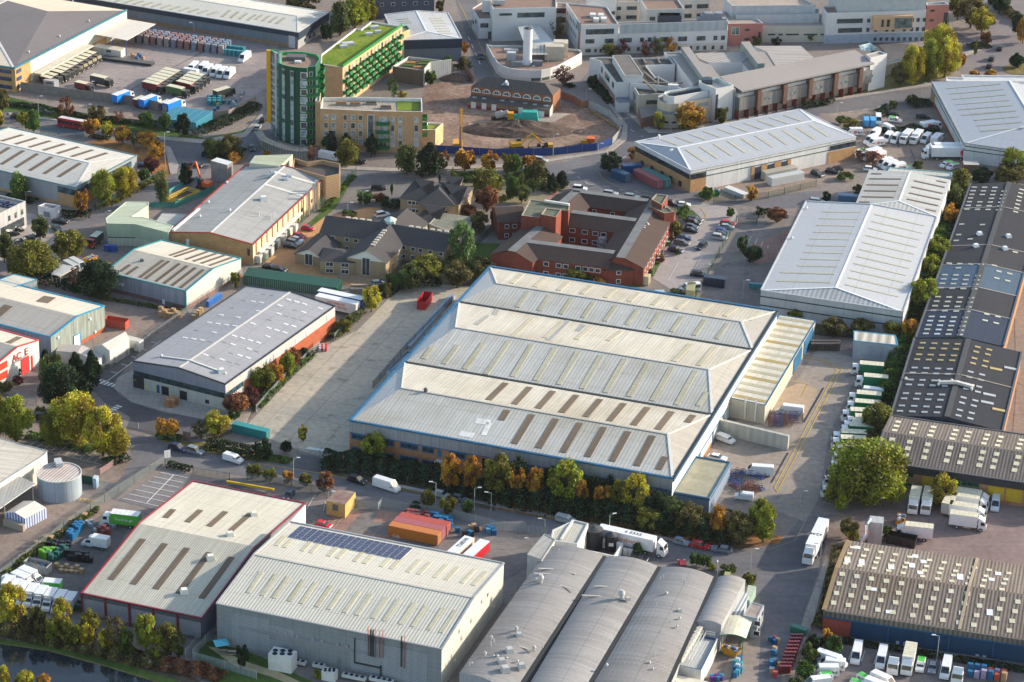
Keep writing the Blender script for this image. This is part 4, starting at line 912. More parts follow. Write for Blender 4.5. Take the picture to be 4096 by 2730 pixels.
# ---------- clinic with slate wings, buff brick
S(1,1);SLATE=rfm((.065,.061,.064),.8,.0,.0,(.045,.042,.044),.6,.12,.9);BB=bk_((.36,.27,.165),(.3,.22,.13));WFR=pn((.7,.7,.68))
g=Q((1000,800));b=BD('clinic','buff brick clinic with radiating dark slate roofed wings and octagonal lantern','clinic');b.root=th(b.name,b.label,b.cat,g)
he,hr=5.2,8.2;hub=(1235,490)
def ws_(b,side,rows,ts,w=1.0,hh=1.0,fr=WFR,mat=DW_):
 a,c=b.edge(side);L=V((c.x-a.x,c.y-a.y,0)).length
 for z in rows:
  for t in ts:b.rec(side,L*t-w/2,L*t+w/2,z,z+hh,mat,WI_,.08,fr,.12)
wg(b,(655,415),hub,6.0,he,hr,BB,SLATE);ws_(b,0 if Q((900,560)).y<1e9 else 0,(1.0,3.6),(.2,.42,.56,.7));ws_(b,2,(1.0,3.6),(.2,.42,.56,.7))
wg(b,hub,(1012,735),5.8,he,hr,BB,SLATE,gab=pn((.66,.64,.58)));ws_(b,1,(.6,),(.5,),2.2,5.2);ws_(b,0,(1.0,3.6),(.5,.65,.8));ws_(b,2,(1.0,3.6),(.5,.65,.8))
wg(b,hub,(1800,588),5.6,he,hr,BB,SLATE);ws_(b,0,(1.0,3.6),(.2,.35,.5,.62,.78,.95),1.1)
wg(b,hub,(1385,350),6.5,he-.5,hr,BB,SLATE);ws_(b,0,(1.0,3.0),(.6,.8))
wg(b,(690,545),(485,725),4.2,3.0,5.0,BB,SLATE,gab=pn((.66,.64,.58)));ws_(b,1,(.3,),(.5,),2.2,3.2)
wg(b,(610,725),(930,745),4.6,4.2,5.6,BB,SLATE,'hh');ws_(b,0,(.6,2.6),(.28,.72),2.0,1.1);ws_(b,2,(.6,2.6),(.28,.72),2.0,1.1)
q=Q((1235,478),hr);m=MB();m.cyl((q.x,q.y,hr-.6),1.5,1.4,gs((.3,.4,.38)),8);m.cyl((q.x,q.y,hr+.8),1.9,1.0,pn((.5,.58,.55)),8,r2=.1);m.bd('roof_lantern',b.root)
for p0,p1,n_ in(((845,440),(1040,465),4),((1425,522),(1750,568),6),((1180,560),(1075,690),7),((1515,90),(1600,105),0)):
 for k in range(n_):p=Q((lp(p0[0],p1[0],k/(n_-1)),lp(p0[1],p1[1],k/(n_-1))),hr-.2);X1('box','roof_window',b.root,p,(1.2,1.0,.35),pn((.42,.4,.34)),rad(-10))
g=Q((1650,350));b=BD('day_unit','hipped slate roofed buff brick building among the trees','building');b.root=th(b.name,b.label,b.cat,g)
wg(b,(1400,70),(1690,105),8.0,5.2,8.6,BB,SLATE,'hh');ws_(b,0,(1.2,3.6),(.3,.42,.54,.66));ws_(b,2,(1.2,3.6),(.3,.42,.54,.66))
wg(b,(1740,120),(1930,145),7.0,5.2,8.2,BB,SLATE,'hh');ws_(b,0,(1.2,3.6),(.3,.6));ws_(b,1,(1.2,3.6),(.3,.7))
wg(b,(1690,130),(1660,235),5.5,5.0,7.6,BB,SLATE,'gh');ws_(b,1,(3.2,),(.3,.7));wg(b,(1540,310),(1730,335),7.0,2.8,5.2,BB,SLATE,'hh');ws_(b,0,(.9,),(.15,.3,.45,.6,.8));ws_(b,2,(.9,),(.15,.3,.45,.6,.8))
wg(b,(1760,50),(1870,60),5.0,5.2,7.5,BB,SLATE,'hh')
flat('clinic_annex','mossy flat-roofed single storey annex beside the weeping tree',PP('1590 490 1690 388 2000 432 1960 540 1770 560'),3.4,pn((.4,.38,.33)),gm((.24,.23,.18),(.18,.18,.14),.1,.2,joint=3),.1)
# ---------- red brick hospital wing block with brown tiles and grey flat ridges
S(2,1);TILE=rfm((.07,.048,.042),.8,.05,.45,(.09,.06,.05),.5,.15,.9);RB=bk_((.23,.062,.042),(.18,.05,.035));FLT=pn((.15,.155,.16),.8,.2,.3)
g=Q((700,750));b=BD('red_brick_care_home','red brick courtyard building with brown tiled roofs and grey flat ridges','care home');b.root=th(b.name,b.label,b.cat,g)
he,hr=5.6,7.8;K=dict(top=2.6,topm=FLT)
wg(b,(120,648),(930,752),6.2,he,hr,RB,TILE,'gg',**K)
for z in(.8,3.7):ws_(b,0,(z,),(.17,.31,.45,.53,.67,.75,.82,.89),1.3,1.1);ws_(b,2,(z,),(.17,.31,.45,.53,.67,.75,.82,.89),1.3,1.1)
wg(b,(1000,800),(1310,280),6.6,he,hr,RB,TILE,'gg',**K)
for z in(.8,3.7):ws_(b,0,(z,),[.05+k*.075 for k in range(12)],1.1,1.1);ws_(b,2,(z,),[.05+k*.075 for k in range(12)],1.1,1.1)
wg(b,(560,380),(1130,455),5.6,he,hr,RB,TILE,'gg',**K)
for z in(.8,3.7):ws_(b,0,(z,),(.08,.28,.45,.58),1.5,1.1);ws_(b,2,(z,),(.08,.28,.45,.58),1.5,1.1)
wg(b,(570,185),(1240,275),5.2,he,hr,RB,TILE,'gg',**K);ws_(b,0,(3.6,),(.15,.35,.6,.85));ws_(b,2,(3.6,),(.15,.35,.6,.85))
wg(b,(590,190),(430,330),6.0,he,hr,RB,TILE,'gg',**K)
wg(b,(270,510),(0,740),6.4,he,hr,RB,TILE,'gg',**K);wg(b,(-150,340),(90,330),6.0,he,hr,RB,TILE,'gg');ws_(b,0,(.8,3.6),(.3,.6));ws_(b,2,(.8,3.6),(.3,.6))
wg(b,(960,790),(985,860),4.2,4.8,6.6,RB,TILE,'gh');ws_(b,1,(.8,3.4),(.5,))
MOSS=gm((.15,.155,.11),(.11,.12,.09),.15,.2)
for pts,hh in(([(85,415),(165,265),(535,320),(520,370),(455,365),(255,435)],10.5),([(265,405),(310,345),(455,360),(405,430)],11.5),([(1280,265),(1325,215),(1435,228),(1378,320)],9.8),([(1255,330),(1290,305),(1405,318),(1490,380),(1400,395)],8.6)):
 f=flat('x','x',pts,hh,RB,MOSS,.3,pn((.3,.26,.2)),root=b.root)
q=Q((835,700));m=MB();m.cyl(q,1.8,3.2,gs((.25,.27,.3)),12);m.cyl(q+UZ*3.2,1.9,.7,pn((.5,.5,.52)),12,r2=.2);m.bd('glazed_turret',b.root)
X1('bar','roof_duct',b.root,Q((300,290),10.6),Q((525,325),10.6),.8,.6,pn((.6,.6,.55)))
for p in((1215,545),(1240,500),(1220,530),(1250,510)):vb.root=b.root;vb.vn((Q(p,7.0),Q((p[0]+9,p[1]),7.0),Q((p[0],p[1]+9),7.0)),p,'cowl',.9)
q=Q((1440,360),7.4);X1('poly','roof_glazing',b.root,[Q((1405,335),8.7),Q((1425,330),8.7),Q((1480,375),7.2),Q((1445,405),7.2)],gs((.25,.35,.33)))
# ---------- grey-roofed unit with yellowed rooflights
S(2,0);h=hgt((3,0,795,1455),(3,0,808,1262));GREYR=rfm((.37,.39,.43),.9,.03,8.0,(.36,.38,.4),.4,.08);WLN=cl_((.62,.62,.62),6.0,.02,panel=6.0)
RLO=rfm((.45,.43,.34),.5,.05,3.0,(.42,.38,.25),.5)
b=shed('hipped_grey_unit','long hipped pale grey roof unit with brick office corner and yellowed rooflights',(2,1,1645,8),(3,0,808,1262),(3,0,292,1008),(1133,1308),(1525,1360),(3,0,420,1112),h,'hh',[WLN,WLN,WLN,bk_((.46,.27,.13))],GREYR,tm_=pn((.45,.47,.5),.4),ridge=pn((.66,.68,.7)))
b.lights(b.pf,(1600,1375),(1770,1490),(2240,1250),(2400,1355),6,1.0,RLO);S(3,0);b.lights(b.pf,(10,1222),(180,1335),(385,1150),(555,1258),4,1.0,RLO);b.lights(b.pb,(20,1085),(190,1140),(150,1062),(310,1115),2,1.0,RLO)
S(2,0);b.lights(b.pb,(1380,1285),(1530,1340),(2262,1110),(2420,1165),8,1.0,RLO)
GL=pn((.02,.06,.06));b.bn(0,h*.62,h*.65,GL,'dark_stripe',out=.12);b.bn(0,h*.86,h*.88,GL,'dark_stripe',out=.12)
S(2,1);b.bn(0,-.1,h*.6,bk_((.46,.27,.13)),'brick_corner',0,.09,.15);b.bn(0,h*.6,h*.83,gs((.02,.025,.03)),WI_,0,.09,.18);b.bn(3,h*.6,h*.83,gs((.02,.025,.03)),WI_,0,.98,.1)
b.bn(3,h*.83,h,pn((.5,.51,.53)),'fascia',0,1,.15)
for t in(.12,.3,.48,.64,.8):b.bn(3,.5,2.2,DW_,WI_,t,t+.05,.12)
S(3,0);b.bn(0,-.1,h*.55,bk_((.46,.27,.13)),'brick_corner',.83,1,.15);b.bn(0,h*.6,h*.82,DW_,WI_,.84,1,.18);b.bn(0,0,h*.55,pn((.03,.04,.06)),'loading_door',.455,.5,.2);b.bn(0,0,h*.55,pn((.03,.04,.06)),'loading_door',.54,.58,.2);b.bn(0,0,h*.55,pn((.03,.04,.06)),'loading_door',.38,.42,.2)
for q in((.42,.455),(.5,.54),(.58,.6),(.36,.38)):b.bn(0,-.1,h*.6,bk_((.46,.27,.13)),'brick_pier',q[0],q[1],.25)
S(2,0)
for p in((1350,1275),):b.vn(b.pb,p,'flue',.6)
b.vn(b.pf,(1455,1390),'cowl',.8);b.vn(b.pf,(1470,1385),'cowl',.8)
S(3,0);h=hgt((1800,1490),(1810,1322));hr=h+4
A_=Q((1810,1320),h);B_=Q((1510,755),h);R1=Q((2222,745),hr);C_=V((2*R1 .x-B_.x,2*R1 .y-B_.y,h));D_=A_+C_-B_;nn_=(R1-B_);R0x=A_+V((nn_.x,nn_.y,0))+(B_-A_).normalized()*18;R0x.z=hr
b=BD('parcel_depot','large pale grey ridged depot roof with thin yellow rooflight lines and dark striped walls','warehouse');WL2=cl_((.6,.6,.6),8.0,.02,panel=8.0)
b.wl([A_,B_,C_,D_],[WL2]);R1v=V((R1 .x,R1 .y,hr));PALE=rfm((.39,.41,.45),.9,.02,9.0,(.4,.42,.45),.4,.06)
b.roof([[A_,B_,R1v,R0x],[C_,D_,R0x,R1v],[D_,A_,R0x],[B_,C_,R1v]],PALE);pl=(A_,B_,R1v);b.tm_([(R0x,R1v),(A_,R0x)],pn((.66,.68,.7)),.7,.1,RF_);b.tm_([(A_,B_),(D_,A_)],pn((.3,.33,.36)),.5,.3)
for k in range(6):b.lights(pl,(1650+27*k,815+49*k),(2135+28*k,775+49*k),(1650+27*k,815+49*k),(2135+28*k,775+49*k),1,.8,RLO)
for k in range(4):b.lights(pl,(1875+28*k,1055+51*k),(2280+28*k,1022+51*k),(1875+28*k,1055+51*k),(2280+28*k,1022+51*k),1,.8,RLO)
for z in(.62,.84):b.bn(3,h*z,h*z+.25,GL,'dark_stripe',out=.12);b.bn(0,h*z,h*z+.25,GL,'dark_stripe',out=.12)
b.bn(0,-.1,1.2,REDB,BB_,out=.1);b.bn(0,0,h*.6,BUFF,'brick_corner',.88,1,.15)
flat('depot_rear_block','white parapeted flat roof behind the parcel depot',PP('1640 745 1640 708 1790 715 1775 690 2700 700 2700 750'),h+1,pn((.6,.6,.6)),pn((.5,.5,.5)),.5)
flat('gatehouse','small flat-roofed brick gatehouse beside the depot parapet',PP('1800 1515 1945 1520 1925 1480 1790 1478'),2.8,bk_((.25,.13,.1)),pn((.42,.4,.38)),0)
S(3,1);h=7.4
b=shed('pale_hipped_warehouse','big pale grey ridged roof warehouse with ribbed hip and thin yellow rooflight lines',(1245,1302),(1555,430),(350,287),(-65,1105),(625,1078),(930,363),h,'hg',[cl_((.5,.5,.48),8,.02),WL2,WL2,WL2,cl_((.46,.47,.48),6.0,.02,panel=8.0)],rm=(rfm((.43,.44,.46),.9,.03,9.0,(.48,.49,.5),.5,.06),rfm((.39,.41,.44),.9,.02,9.0,(.35,.37,.4),.5,.06),rfm((.42,.44,.47),1.3,.22,0)),tm_=pn((.4,.43,.46)),ridge=pn((.68,.7,.72)))
for k in range(9):b.lights(b.pb,(505-29*k,382+62*k),(855-27*k,388+62.5*k),(505-29*k,382+62*k),(855-27*k,388+62.5*k),1,.8,RLO)
for k in range(2):b.lights(b.pb,(115-38*k,940+78*k),(612-35*k,956+78*k),(115-38*k,940+78*k),(612-35*k,956+78*k),1,.8,RLO)
for k in range(11):b.lights(b.pf,(978-27*k,405+64.5*k),(1440-24*k,512+65*k),(978-27*k,405+64.5*k),(1440-24*k,512+65*k),1,.8,RLO)
b.P=[b.A,b.B,b.C,b.D]
for z in(.4,.75):b.bn(3,h*z,h*z+.3,GL,'dark_stripe',out=.12)
b.vn(b.pb,(352,355),'cowl',.9);b.vn(b.pb,(220,630),'cowl',.9)
b=shed('rear_pale_warehouse','smaller pale ridged roof warehouse with brown rooflight bars abutting the bigger one',(1557,428),(1680,88),(930,-5),(793,335),(1205,283),(1290,55),7.6,'hg',WL2,rm=(rfm((.46,.46,.45),.9,.03,8.0),rfm((.43,.43,.42),.9,.03,8),rfm((.5,.48,.45),1.3,.2,0)),ridge=pn((.65,.66,.67)))
for k in range(4):b.lights(b.pb,(930-24*k,80+55*k),(1222-23*k,83+56*k),(930-24*k,80+55*k),(1222-23*k,83+56*k),1,.9,RLD);b.lights(b.pf,(1340-22*k,98+56*k),(1625-20*k,160+56*k),(1340-22*k,98+56*k),(1625-20*k,160+56*k),1,.9,RLD)
for q in((950,34,1045,35),(838,293,935,295)):b.lights(b.pb,q[:2],q[2:],q[:2],q[2:],1,.9,RLD)
for q in((1450,360,1545,380),(1548,97,1640,117)):b.lights(b.pf,q[:2],q[2:],q[:2],q[2:],1,.9,RLD)
flat('teal_edged_strip','low pale roof strip with teal edge behind the rear pale warehouse',PP('1095 8 1690 62 1695 20 1130 -30'),6.5,pn((.45,.48,.48)),rfm((.5,.48,.45),.9,.05,0),.2,pn((.2,.4,.4)))
DK=rfm((.024,.027,.038),.9,.08,4.0,(.034,.035,.043),.6,.15,.85);DK2=rfm((.029,.03,.04),.9,.08,4.0,(.04,.04,.046),.6,.15,.85,seed=3.0);DBL=rfm((.055,.095,.15),.9,.05,4.0,(.06,.1,.14),.5,.1);DNV=rfm((.018,.032,.065),.9,.05,4.0,(.02,.035,.06),.5,.1)
def darkrow(name,label,A,B,C,D,h,cuts,mats,rise,rfl,wallm):
 A,C,D=Q(A,h),Q(C,h),Q(D,h);B=Q(B,h)if B else A+C-D;b=BD(name,label,'warehouse');m0,m1=(A+D)/2,(B+C)/2;R0,R1=V((m0 .x,m0 .y,h+rise)),V((m1 .x,m1 .y,h+rise))
 b.wl([A,B,R1,C,D,R0],wallm);b.pf,b.pb=(A,B,R1),(C,D,R0);cuts=[0]+cuts+[1]
 for k in range(len(cuts)-1):
  s,t=cuts[k],cuts[k+1];a0,a1,r0,r1,d0,d1=lp(A,B,s),lp(A,B,t),lp(R0,R1,s),lp(R0,R1,t),lp(D,C,s),lp(D,C,t)
  m=MB();m.poly([a0,a1,r1,r0],mats[k]);m.poly([d1,d0,r0,r1],mats[k]);m.bd('roof',b.root)
  if k:b.tm_([(d0,r0),(r0,a0)],rfl,.4,.15,'party_flashing')
 b.tm_([(R0,R1)],pn((.06,.06,.062)),1.4,.12,RF_);b.A,b.B,b.C,b.D,b.R0,b.R1=A,B,C,D,R0,R1
 b.tm_([(A,B),(C,D)],pn((.08,.09,.11)),.5,.3);return b
DW=cl_((.08,.09,.1),.6,.05)
b=darkrow('dark_roofed_row','long low row of dark roofed units in black, slate blue and navy',(3,2,2165,50),None,(1862,125),(1357,1540),5.5,[.155,.29,.435,.56,.82],[DNV,DK,DBL,DK2,DK,DK2],1.7,pn((.3,.27,.25)),[bk_((.4,.2,.1)),DW,DW,DW,DW,DW])
def lg(a0,b0,a1,n,k,sz,mt,sk=.0,sd=1,pl=None,m2=None):b.grid(pl or b.pb,a0,b0,a1,n,k,sz,mt,skip=sk,seed=sd,mat2=m2,up=.14)
LS=(1.5,.9);RC=pn((.46,.44,.36),.5);RWH=pn((.5,.52,.58),.5)
lg((1895,158),(2180,162),(1828,360),4,7,LS,RC,.05,3,m2=RWH);lg((2330,180),(2331,180),(2275,385),1,7,LS,RC,pl=b.pf)
lg((1625,963),(1930,972),(1590,1083),4,4,LS,RC);lg((1562,1165),(1870,1175),(1522,1290),4,4,LS,RC);lg((1503,1347),(1812,1357),(1450,1503),4,5,LS,RC,m2=RWH)
lg((1665,858),(1960,868),(1664,859),4,1,LS,RC)
for p in((1780,498),(1972,502),(1752,594),(1730,648),(1858,634),(1750,900)):lg(p,(p[0]+1,p[1]),(p[0],p[1]+1),1,1,LS,RC)
for p in((2272,755),(2122,932),(2220,952),(2102,995),(2202,1018),(2010,1325),(2112,1347),(1995,1382),(2097,1407),(2080,878)):lg(p,(p[0]+1,p[1]),(p[0],p[1]+1),1,1,LS,RC,pl=b.pf)
for p,pl_ in(((1945,592),b.pb),((1912,703),b.pb),((2210,615),b.pf),((2178,728),b.pf)):b.vn(pl_,p,'box',1.3,pn((.72,.73,.76)))
S(3,2)
b=darkrow('black_roofed_unit','black roofed unit with rows of yellow and white rooflights and a kinked duct on top',(2155,832),(2332,105),(1345,-20),(1130,688),5.5,[.53],[DK,DK],1.8,pn((.3,.25,.2)),[bk_((.4,.2,.1)),DW,DW,DW,cl_((.02,.04,.06),.6,.05),cl_((.02,.04,.06),.6,.05)])
RY=pn((.4,.31,.13),.5);RG=pn((.36,.38,.4),.5)
lg((1422,22),(1742,33),(1405,68),4,2,LS,RY);lg((1387,128),(1708,138),(1370,173),4,2,LS,RY);lg((1347,250),(1670,262),(1330,296),4,2,LS,RG);lg((1310,360),(1640,372),(1293,405),4,2,LS,RG);lg((1267,485),(1600,498),(1250,533),4,2,LS,RG);lg((1230,598),(1568,612),(1212,648),4,2,LS,RG)
lg((1927,60),(2033,84),(1913,104),2,2,LS,RY,pl=b.pf);lg((1897,164),(2002,190),(1884,210),2,2,LS,RY,pl=b.pf);lg((1862,288),(1968,314),(1848,335),2,2,LS,RG,pl=b.pf);lg((1832,398),(1940,425),(1820,445),2,2,LS,RG,pl=b.pf);lg((1797,525),(1905,552),(1782,573),2,2,LS,RG,pl=b.pf);lg((1763,640),(1872,667),(1750,690),2,2,LS,RG,pl=b.pf)
for p,mt in(((2095,262),RY),((2120,637),RY),((2035,498),RG),((2015,570),RG),((2228,255),RG)):lg(p,(p[0]+1,p[1]),(p[0],p[1]+1),1,1,(3.2,1.2),mt,pl=b.pf)
m=MB();e=[op((1575,400),b.pb),op((1730,398),b.pb),op((1880,440),b.pf)]
for p,q in zip(e,e[1:]):m.bar(p+UZ*.2,q+UZ*.2,1.0,.7,pn((.55,.52,.48)))
m.bd('roof_duct',b.root)
for p,pl_ in(((1570,380),b.pb),((1687,375),b.pb),((1568,412),b.pb),((1882,425),b.pf),((1868,455),b.pf),((1265,358),b.pb)):b.vn(pl_,p,'cowl',.9,pn((.6,.58,.55)))
h=hgt((2320,1525),(2320,1305));CORR=rfm((.17,.145,.13),.8,.4,5.0,(.11,.09,.085),.8,.3,.95);CORD=rfm((.14,.122,.115),.8,.45,5.0,(.09,.08,.075),.8,.3,.95,seed=5.0)
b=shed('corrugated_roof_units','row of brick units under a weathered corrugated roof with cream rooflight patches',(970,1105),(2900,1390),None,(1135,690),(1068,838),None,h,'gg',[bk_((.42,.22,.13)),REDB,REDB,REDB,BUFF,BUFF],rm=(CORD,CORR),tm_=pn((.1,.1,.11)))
CP=(1.3,1.6)
for x in(1195,1355,1520,1725,1845,2015,2140,2330):y=748+(x-1195)*.147;lg((x,y),(x+1,y),(x-32,y+78),1,3,CP,RLC)
for x in(1140,1303,1468,1675,1800,1975,2100,2300):y=910+(x-1140)*.14;lg((x,y),(x+1,y),(x-35 if x>1200 else x-18,y+120 if x>1200 else y+60),1,3 if x>1200 else 2,CP,RLC,pl=b.pf)
b.P=[b.A,b.B,b.C,b.D];NAVY=pn((.02,.03,.05),.5);b.bn(0,h-1.6,h-.05,cl_((.03,.035,.045),.6,.2),'dark_fascia',out=.5)
GF=pn((.03,.4,.12));DY=cl_((.5,.34,.02),.5,.1,True)
b.rc(0,(1190,1195),(1335,1255),DW_,WI_,frame=GF);b.rc(0,(1240,1300),(1330,1335),DW_,WI_,frame=GF);b.rc(0,(1685,1275),(1762,1318),DW_,WI_,frame=GF);b.rc(0,(1783,1288),(1938,1345),DW_,WI_,frame=GF);b.rc(0,(1420,1240),(1520,1345),DY,'roller_door');b.rc(0,(2025,1330),(2162,1465),DY,'roller_door');b.rc(0,(2195,1352),(2328,1490),DY,'roller_door')
S(3,3);h=hgt((742,1178),(745,1012));sk_=1.3
b=shed('blue_walled_warehouse','corrugated brown roof warehouse dotted with cream rooflights above navy blue walls',(512,905),(2353+500,1250),None,(735,268),(640,518),None,h+sk_,'gg',[cl_((.012,.05,.11),3.0,.04),REDB,REDB,REDB,BUFF,BUFF],rm=(rfm((.175,.145,.125),.8,.5,5.0,(.15,.105,.07),.8,.3,.95),rfm((.21,.175,.15),.8,.42,5.0,(.16,.125,.1),.7,.25,.95)))
b.P=[b.A,b.B,b.C,b.D];b.bn(0,h,h+sk_+.02,rfm((.1,.095,.09),1.05,.35,0),'roof_skirt',out=.35);b.bn(0,h-.4,h,BLUEG,'blue_flashing',out=.25)
b.rc(0,(506,975),(745,1200),bk_((.33,.07,.05)),'brick_panel',.2)
for x in(1105,1670,2085):t,z=b.uvw(0,(x,1100));b.rec(0,t-.15,t+.15,.3,h-.5,BLUEG,'post',.3)
for x,y in((1190,1190),(1257,1200),(1920,1310),(1985,1322)):t,z=b.uvw(0,(x,y));b.rec(0,t-.35,t+.35,.1,z,pn((.35,.38,.5)),'door',.15)
for i,x in enumerate((775,903,1035,1168,1300,1480,1615,1747,1893,2027,2207)):
 y=335+(x-775)*.165
 for dx,dy in((0,0),(-27,56),(-45,96),(-62,148)):lg((x+dx,y+dy),(x+dx+1,y+dy),(x+dx,y+dy+1),1,1,(1.15,1.3),RLC)
for x in(680,815,948,1085,1223,1405,1543,1680,1827,1965,2150,2290):
 y=578+(x-680)*.158
 for k in range(4):lg((x-26*k,y+88*k),(x-26*k+1,y+88*k),(x-26*k,y+88*k+1),1,1,(1.15,1.5),RLC,pl=b.pf)
for p,pl_,s_ in(((820,335),b.pb,(1.3,1.6)),((728,450),b.pb,(1.3,3.0)),((858,475),b.pb,(1.3,3.0)),((1130,510),b.pb,(1.3,3.0)),((1350,415),b.pb,(1.3,1.8)),((1425,465),b.pb,(1.3,1.8)),((1320,500),b.pb,(1.3,2.4)),((1395,565),b.pb,(1.3,1.8)),((1762,605),b.pb,(1.3,3.2)),((2110,575),b.pb,(1.3,1.8)),((2050,628),b.pb,(1.3,1.6)),((970,718),b.pf,(1.3,1.2)),((1108,925),b.pf,(1.3,1.2)),((2032,930),b.pf,(1.3,2.2))):lg(p,(p[0]+1,p[1]),(p[0],p[1]+1),1,1,s_,RL_WHITE,pl=pl_)
b.tm_([(b.A,b.R0),(b.R0,b.D)],pn((.26,.18,.09)),.9,.15,'verge_flashing');k_=.535;m=MB();m.bar(lp(b.A,b.B,k_),lp(b.R0,b.R1,k_),.6,.25,pn((.36,.29,.2)));m.bar(lp(b.R0,b.R1,k_),lp(b.D,b.C,k_),.6,.25,pn((.36,.29,.2)));m.bd('party_flashing',b.root)
t=th('extract_plant','tall grey extract plant box with silver bent ducts behind the blue-walled warehouse','extractor',Q((975,290)));q=Q((975,285));X1('box','plant_housing',t,q,(3.2,3.2,6.0),cl_((.4,.42,.42),1.5,.05),rad(-10))
SV=pn((.55,.57,.6),.25,metal=.9);m=MB();pts_=[Q((860,285),1.5),Q((905,215),3.2),Q((905,120),5.5),Q((935,70),6.2)]
for a_,c_ in zip(pts_,pts_[1:]):m.rod(a_,c_,.5,SV,8)
m.bd('duct',t)
S(1,2)
b=flat('substation','small yellow brick substation with stained purple flat roof by the yard gate',PP('648 1470 820 1507 915 1390 748 1358'),3.6,bk_((.56,.38,.14),(.5,.32,.1)),gm((.3,.23,.18),(.16,.08,.09),.25,.2),0);b.rc(0,(705,1500),(755,1565),pn((.1,.12,.14)),'door')
S(3,2)
b=flat('sheet_shed','grey metal shed with striped roof and shutter door behind the green lorries',PP('790 0 1195 42 1170 -50 790 -90'),5.0,cl_((.36,.39,.44),.5,.08),rfm((.5,.46,.4),2.5,.3,0),0,BLU2);b.rc(0,(930,40),(1055,155),pn((.3,.32,.35)),'shutter')
S(0,2);b=flat('gate_kiosk','tiny blue grey gate kiosk beside the red and white barrier',PP('850 1262 885 1272 905 1240 868 1232'),2.6,pn((.3,.42,.5)),pn((.45,.55,.6)),0)
flat('brick_bin_store','low brown brick store beside the roadside shrubs',PP('1680 830 1745 845 1750 800 1735 792'),2.4,bk_((.25,.15,.13)),pn((.3,.25,.22)),0)
S(0,1);b=flat('white_bin_store','white walled bin store with grey doors beside the office block',PP('348 325 490 355 557 322 415 300'),3.4,pn((.62,.62,.64)),pn((.18,.16,.14)),.3);b.rc(0,(400,375),(460,435),pn((.2,.22,.26)),'door')
b=flat('office_block','modern grey and white office block with solar roof at the left edge',PP('-200 460 0 395 235 282 0 228 -300 300'),8.2,cl_((.42,.41,.42),2.0,.1),gm((.3,.27,.24),(.24,.22,.2),.1,.1),.5)
b.bn(1,1.0,3.6,gs((.04,.05,.06)),WI_,0,.9,.1)
for t in(.3,.55,.8):b.bn(1,4.6,6.2,gs((.04,.07,.07)),WI_,t,t+.08,.1)
for k in range(4):
 for j in range(2):q=Q((20+k*35-j*40,285+k*8+j*25),7.9);X1('box','solar_panel',b.root,q,(2.2,1.4,.15),PV,rad(-15))

# ---------- top of the picture: depot, flats, hospital
S(0,0);h=hgt((140,850),(130,635));hr=h+3.5;GRF=rfm((.17,.155,.16),.9,.03,9.0,(.14,.13,.13),.5,.05,.85);CRF=rfm((.6,.52,.42),.9,.03,9.0,(.54,.46,.36),.5,.06)
b=BD('bottling_depot','big depot with dark grey and cream hipped roof, teal eaves and brick corner','warehouse')
P=[Q((130,635),h),Q((1165,100),h),Q((-300,-140),h),Q((-1300,430),h)];b.wl(P,[cl_((.66,.62,.52),6,.03,panel=8),cl_((.5,.45,.38),1,.03),BUFF,bk_((.52,.32,.14))])
D_,E_,G_=Q((-165,118),hr),Q((60,5),hr),Q((440,105),hr);u=UZ*.05
b.roof([[P[0]+u,P[1]+u,G_,E_,D_],[P[3]+u,P[0]+u,D_],[P[1]+u,P[2]+u,E_,G_],[P[2]+u,P[3]+u,D_,E_]],[GRF,CRF,CRF,CRF])
b.tm_([(P[0],P[1]),(P[3],P[0])],pn((.04,.17,.21),.4),.7,.5,'gutter');b.tm_([(P[0],D_),(D_,E_)],pn((.55,.52,.5)),.8,.15,'hip_flashing')
b.bn(0,-.1,h*.97,bk_((.5,.32,.15)),'brick_corner',0,.13,.3)
for z in(.8,3.6,6.2):
 b.bn(3,z,z+1.3,gs((.03,.05,.12)),WI_,.55,.8,.12);b.bn(3,z,z+1.3,gs((.03,.05,.12)),WI_,.83,.98,.12);b.bn(0,z,z+1.3,gs((.03,.05,.12)),WI_,.01,.05,.4)
m=MB();a,c=Q((345,690),3.6),Q((825,425),3.6);m.bar(a,c,3.0,.5,pn((.5,.47,.4)));m.bd('dock_canopy',b.root);b.bn(0,-.1,2.6,BUFF,BB_,.55,.8,.2)
for p in((818,200),(548,340),(265,485)):b.vn((P[0],P[1],G_),p,'cowl',.8)
b.vn((P[1],P[2],G_),(670,25),'pipe',1.0)
cny('loading_canopy','large flat cream canopy on blue posts at the corner of the big depot',PP('870 318 1165 372 1430 222 1130 172'),5.6,pn((.62,.57,.5),.6,.06),pn((.05,.1,.35)),[(1028,345),(1158,370),(1400,235)],.05,pn((.5,.47,.42)))
b=flat('site_cabin','long cream portable cabin at the top of the yard ramp',PP('857 430 1110 473 1150 442 900 402'),2.9,cl_((.55,.53,.47),1.0,.06),pn((.55,.5,.4)),0,cat='cabin');b.rc(0,(980,458),(1000,482),DW_);b.rc(0,(1003,462),(1020,485),DW_)
m=MB();m.prism([(q.x,q.y)for q in QS([(925,555),(1390,615),(1425,592),(960,530)])],0,.9,pn((.035,.035,.04)),pn((.1,.1,.1)));o=m.bd('loading_ramp');tag(o,'long low black sided loading ramp running out from the cabin into the yard','ramp')
b=flat('guard_hut','small grey flat-roofed hut behind the long yard fence',PP('395 738 495 750 540 735 430 720'),2.8,cl_((.3,.32,.34),1,.05),pn((.4,.36,.34)),0,cat='hut');b.rc(0,(425,755),(480,775),DW_)
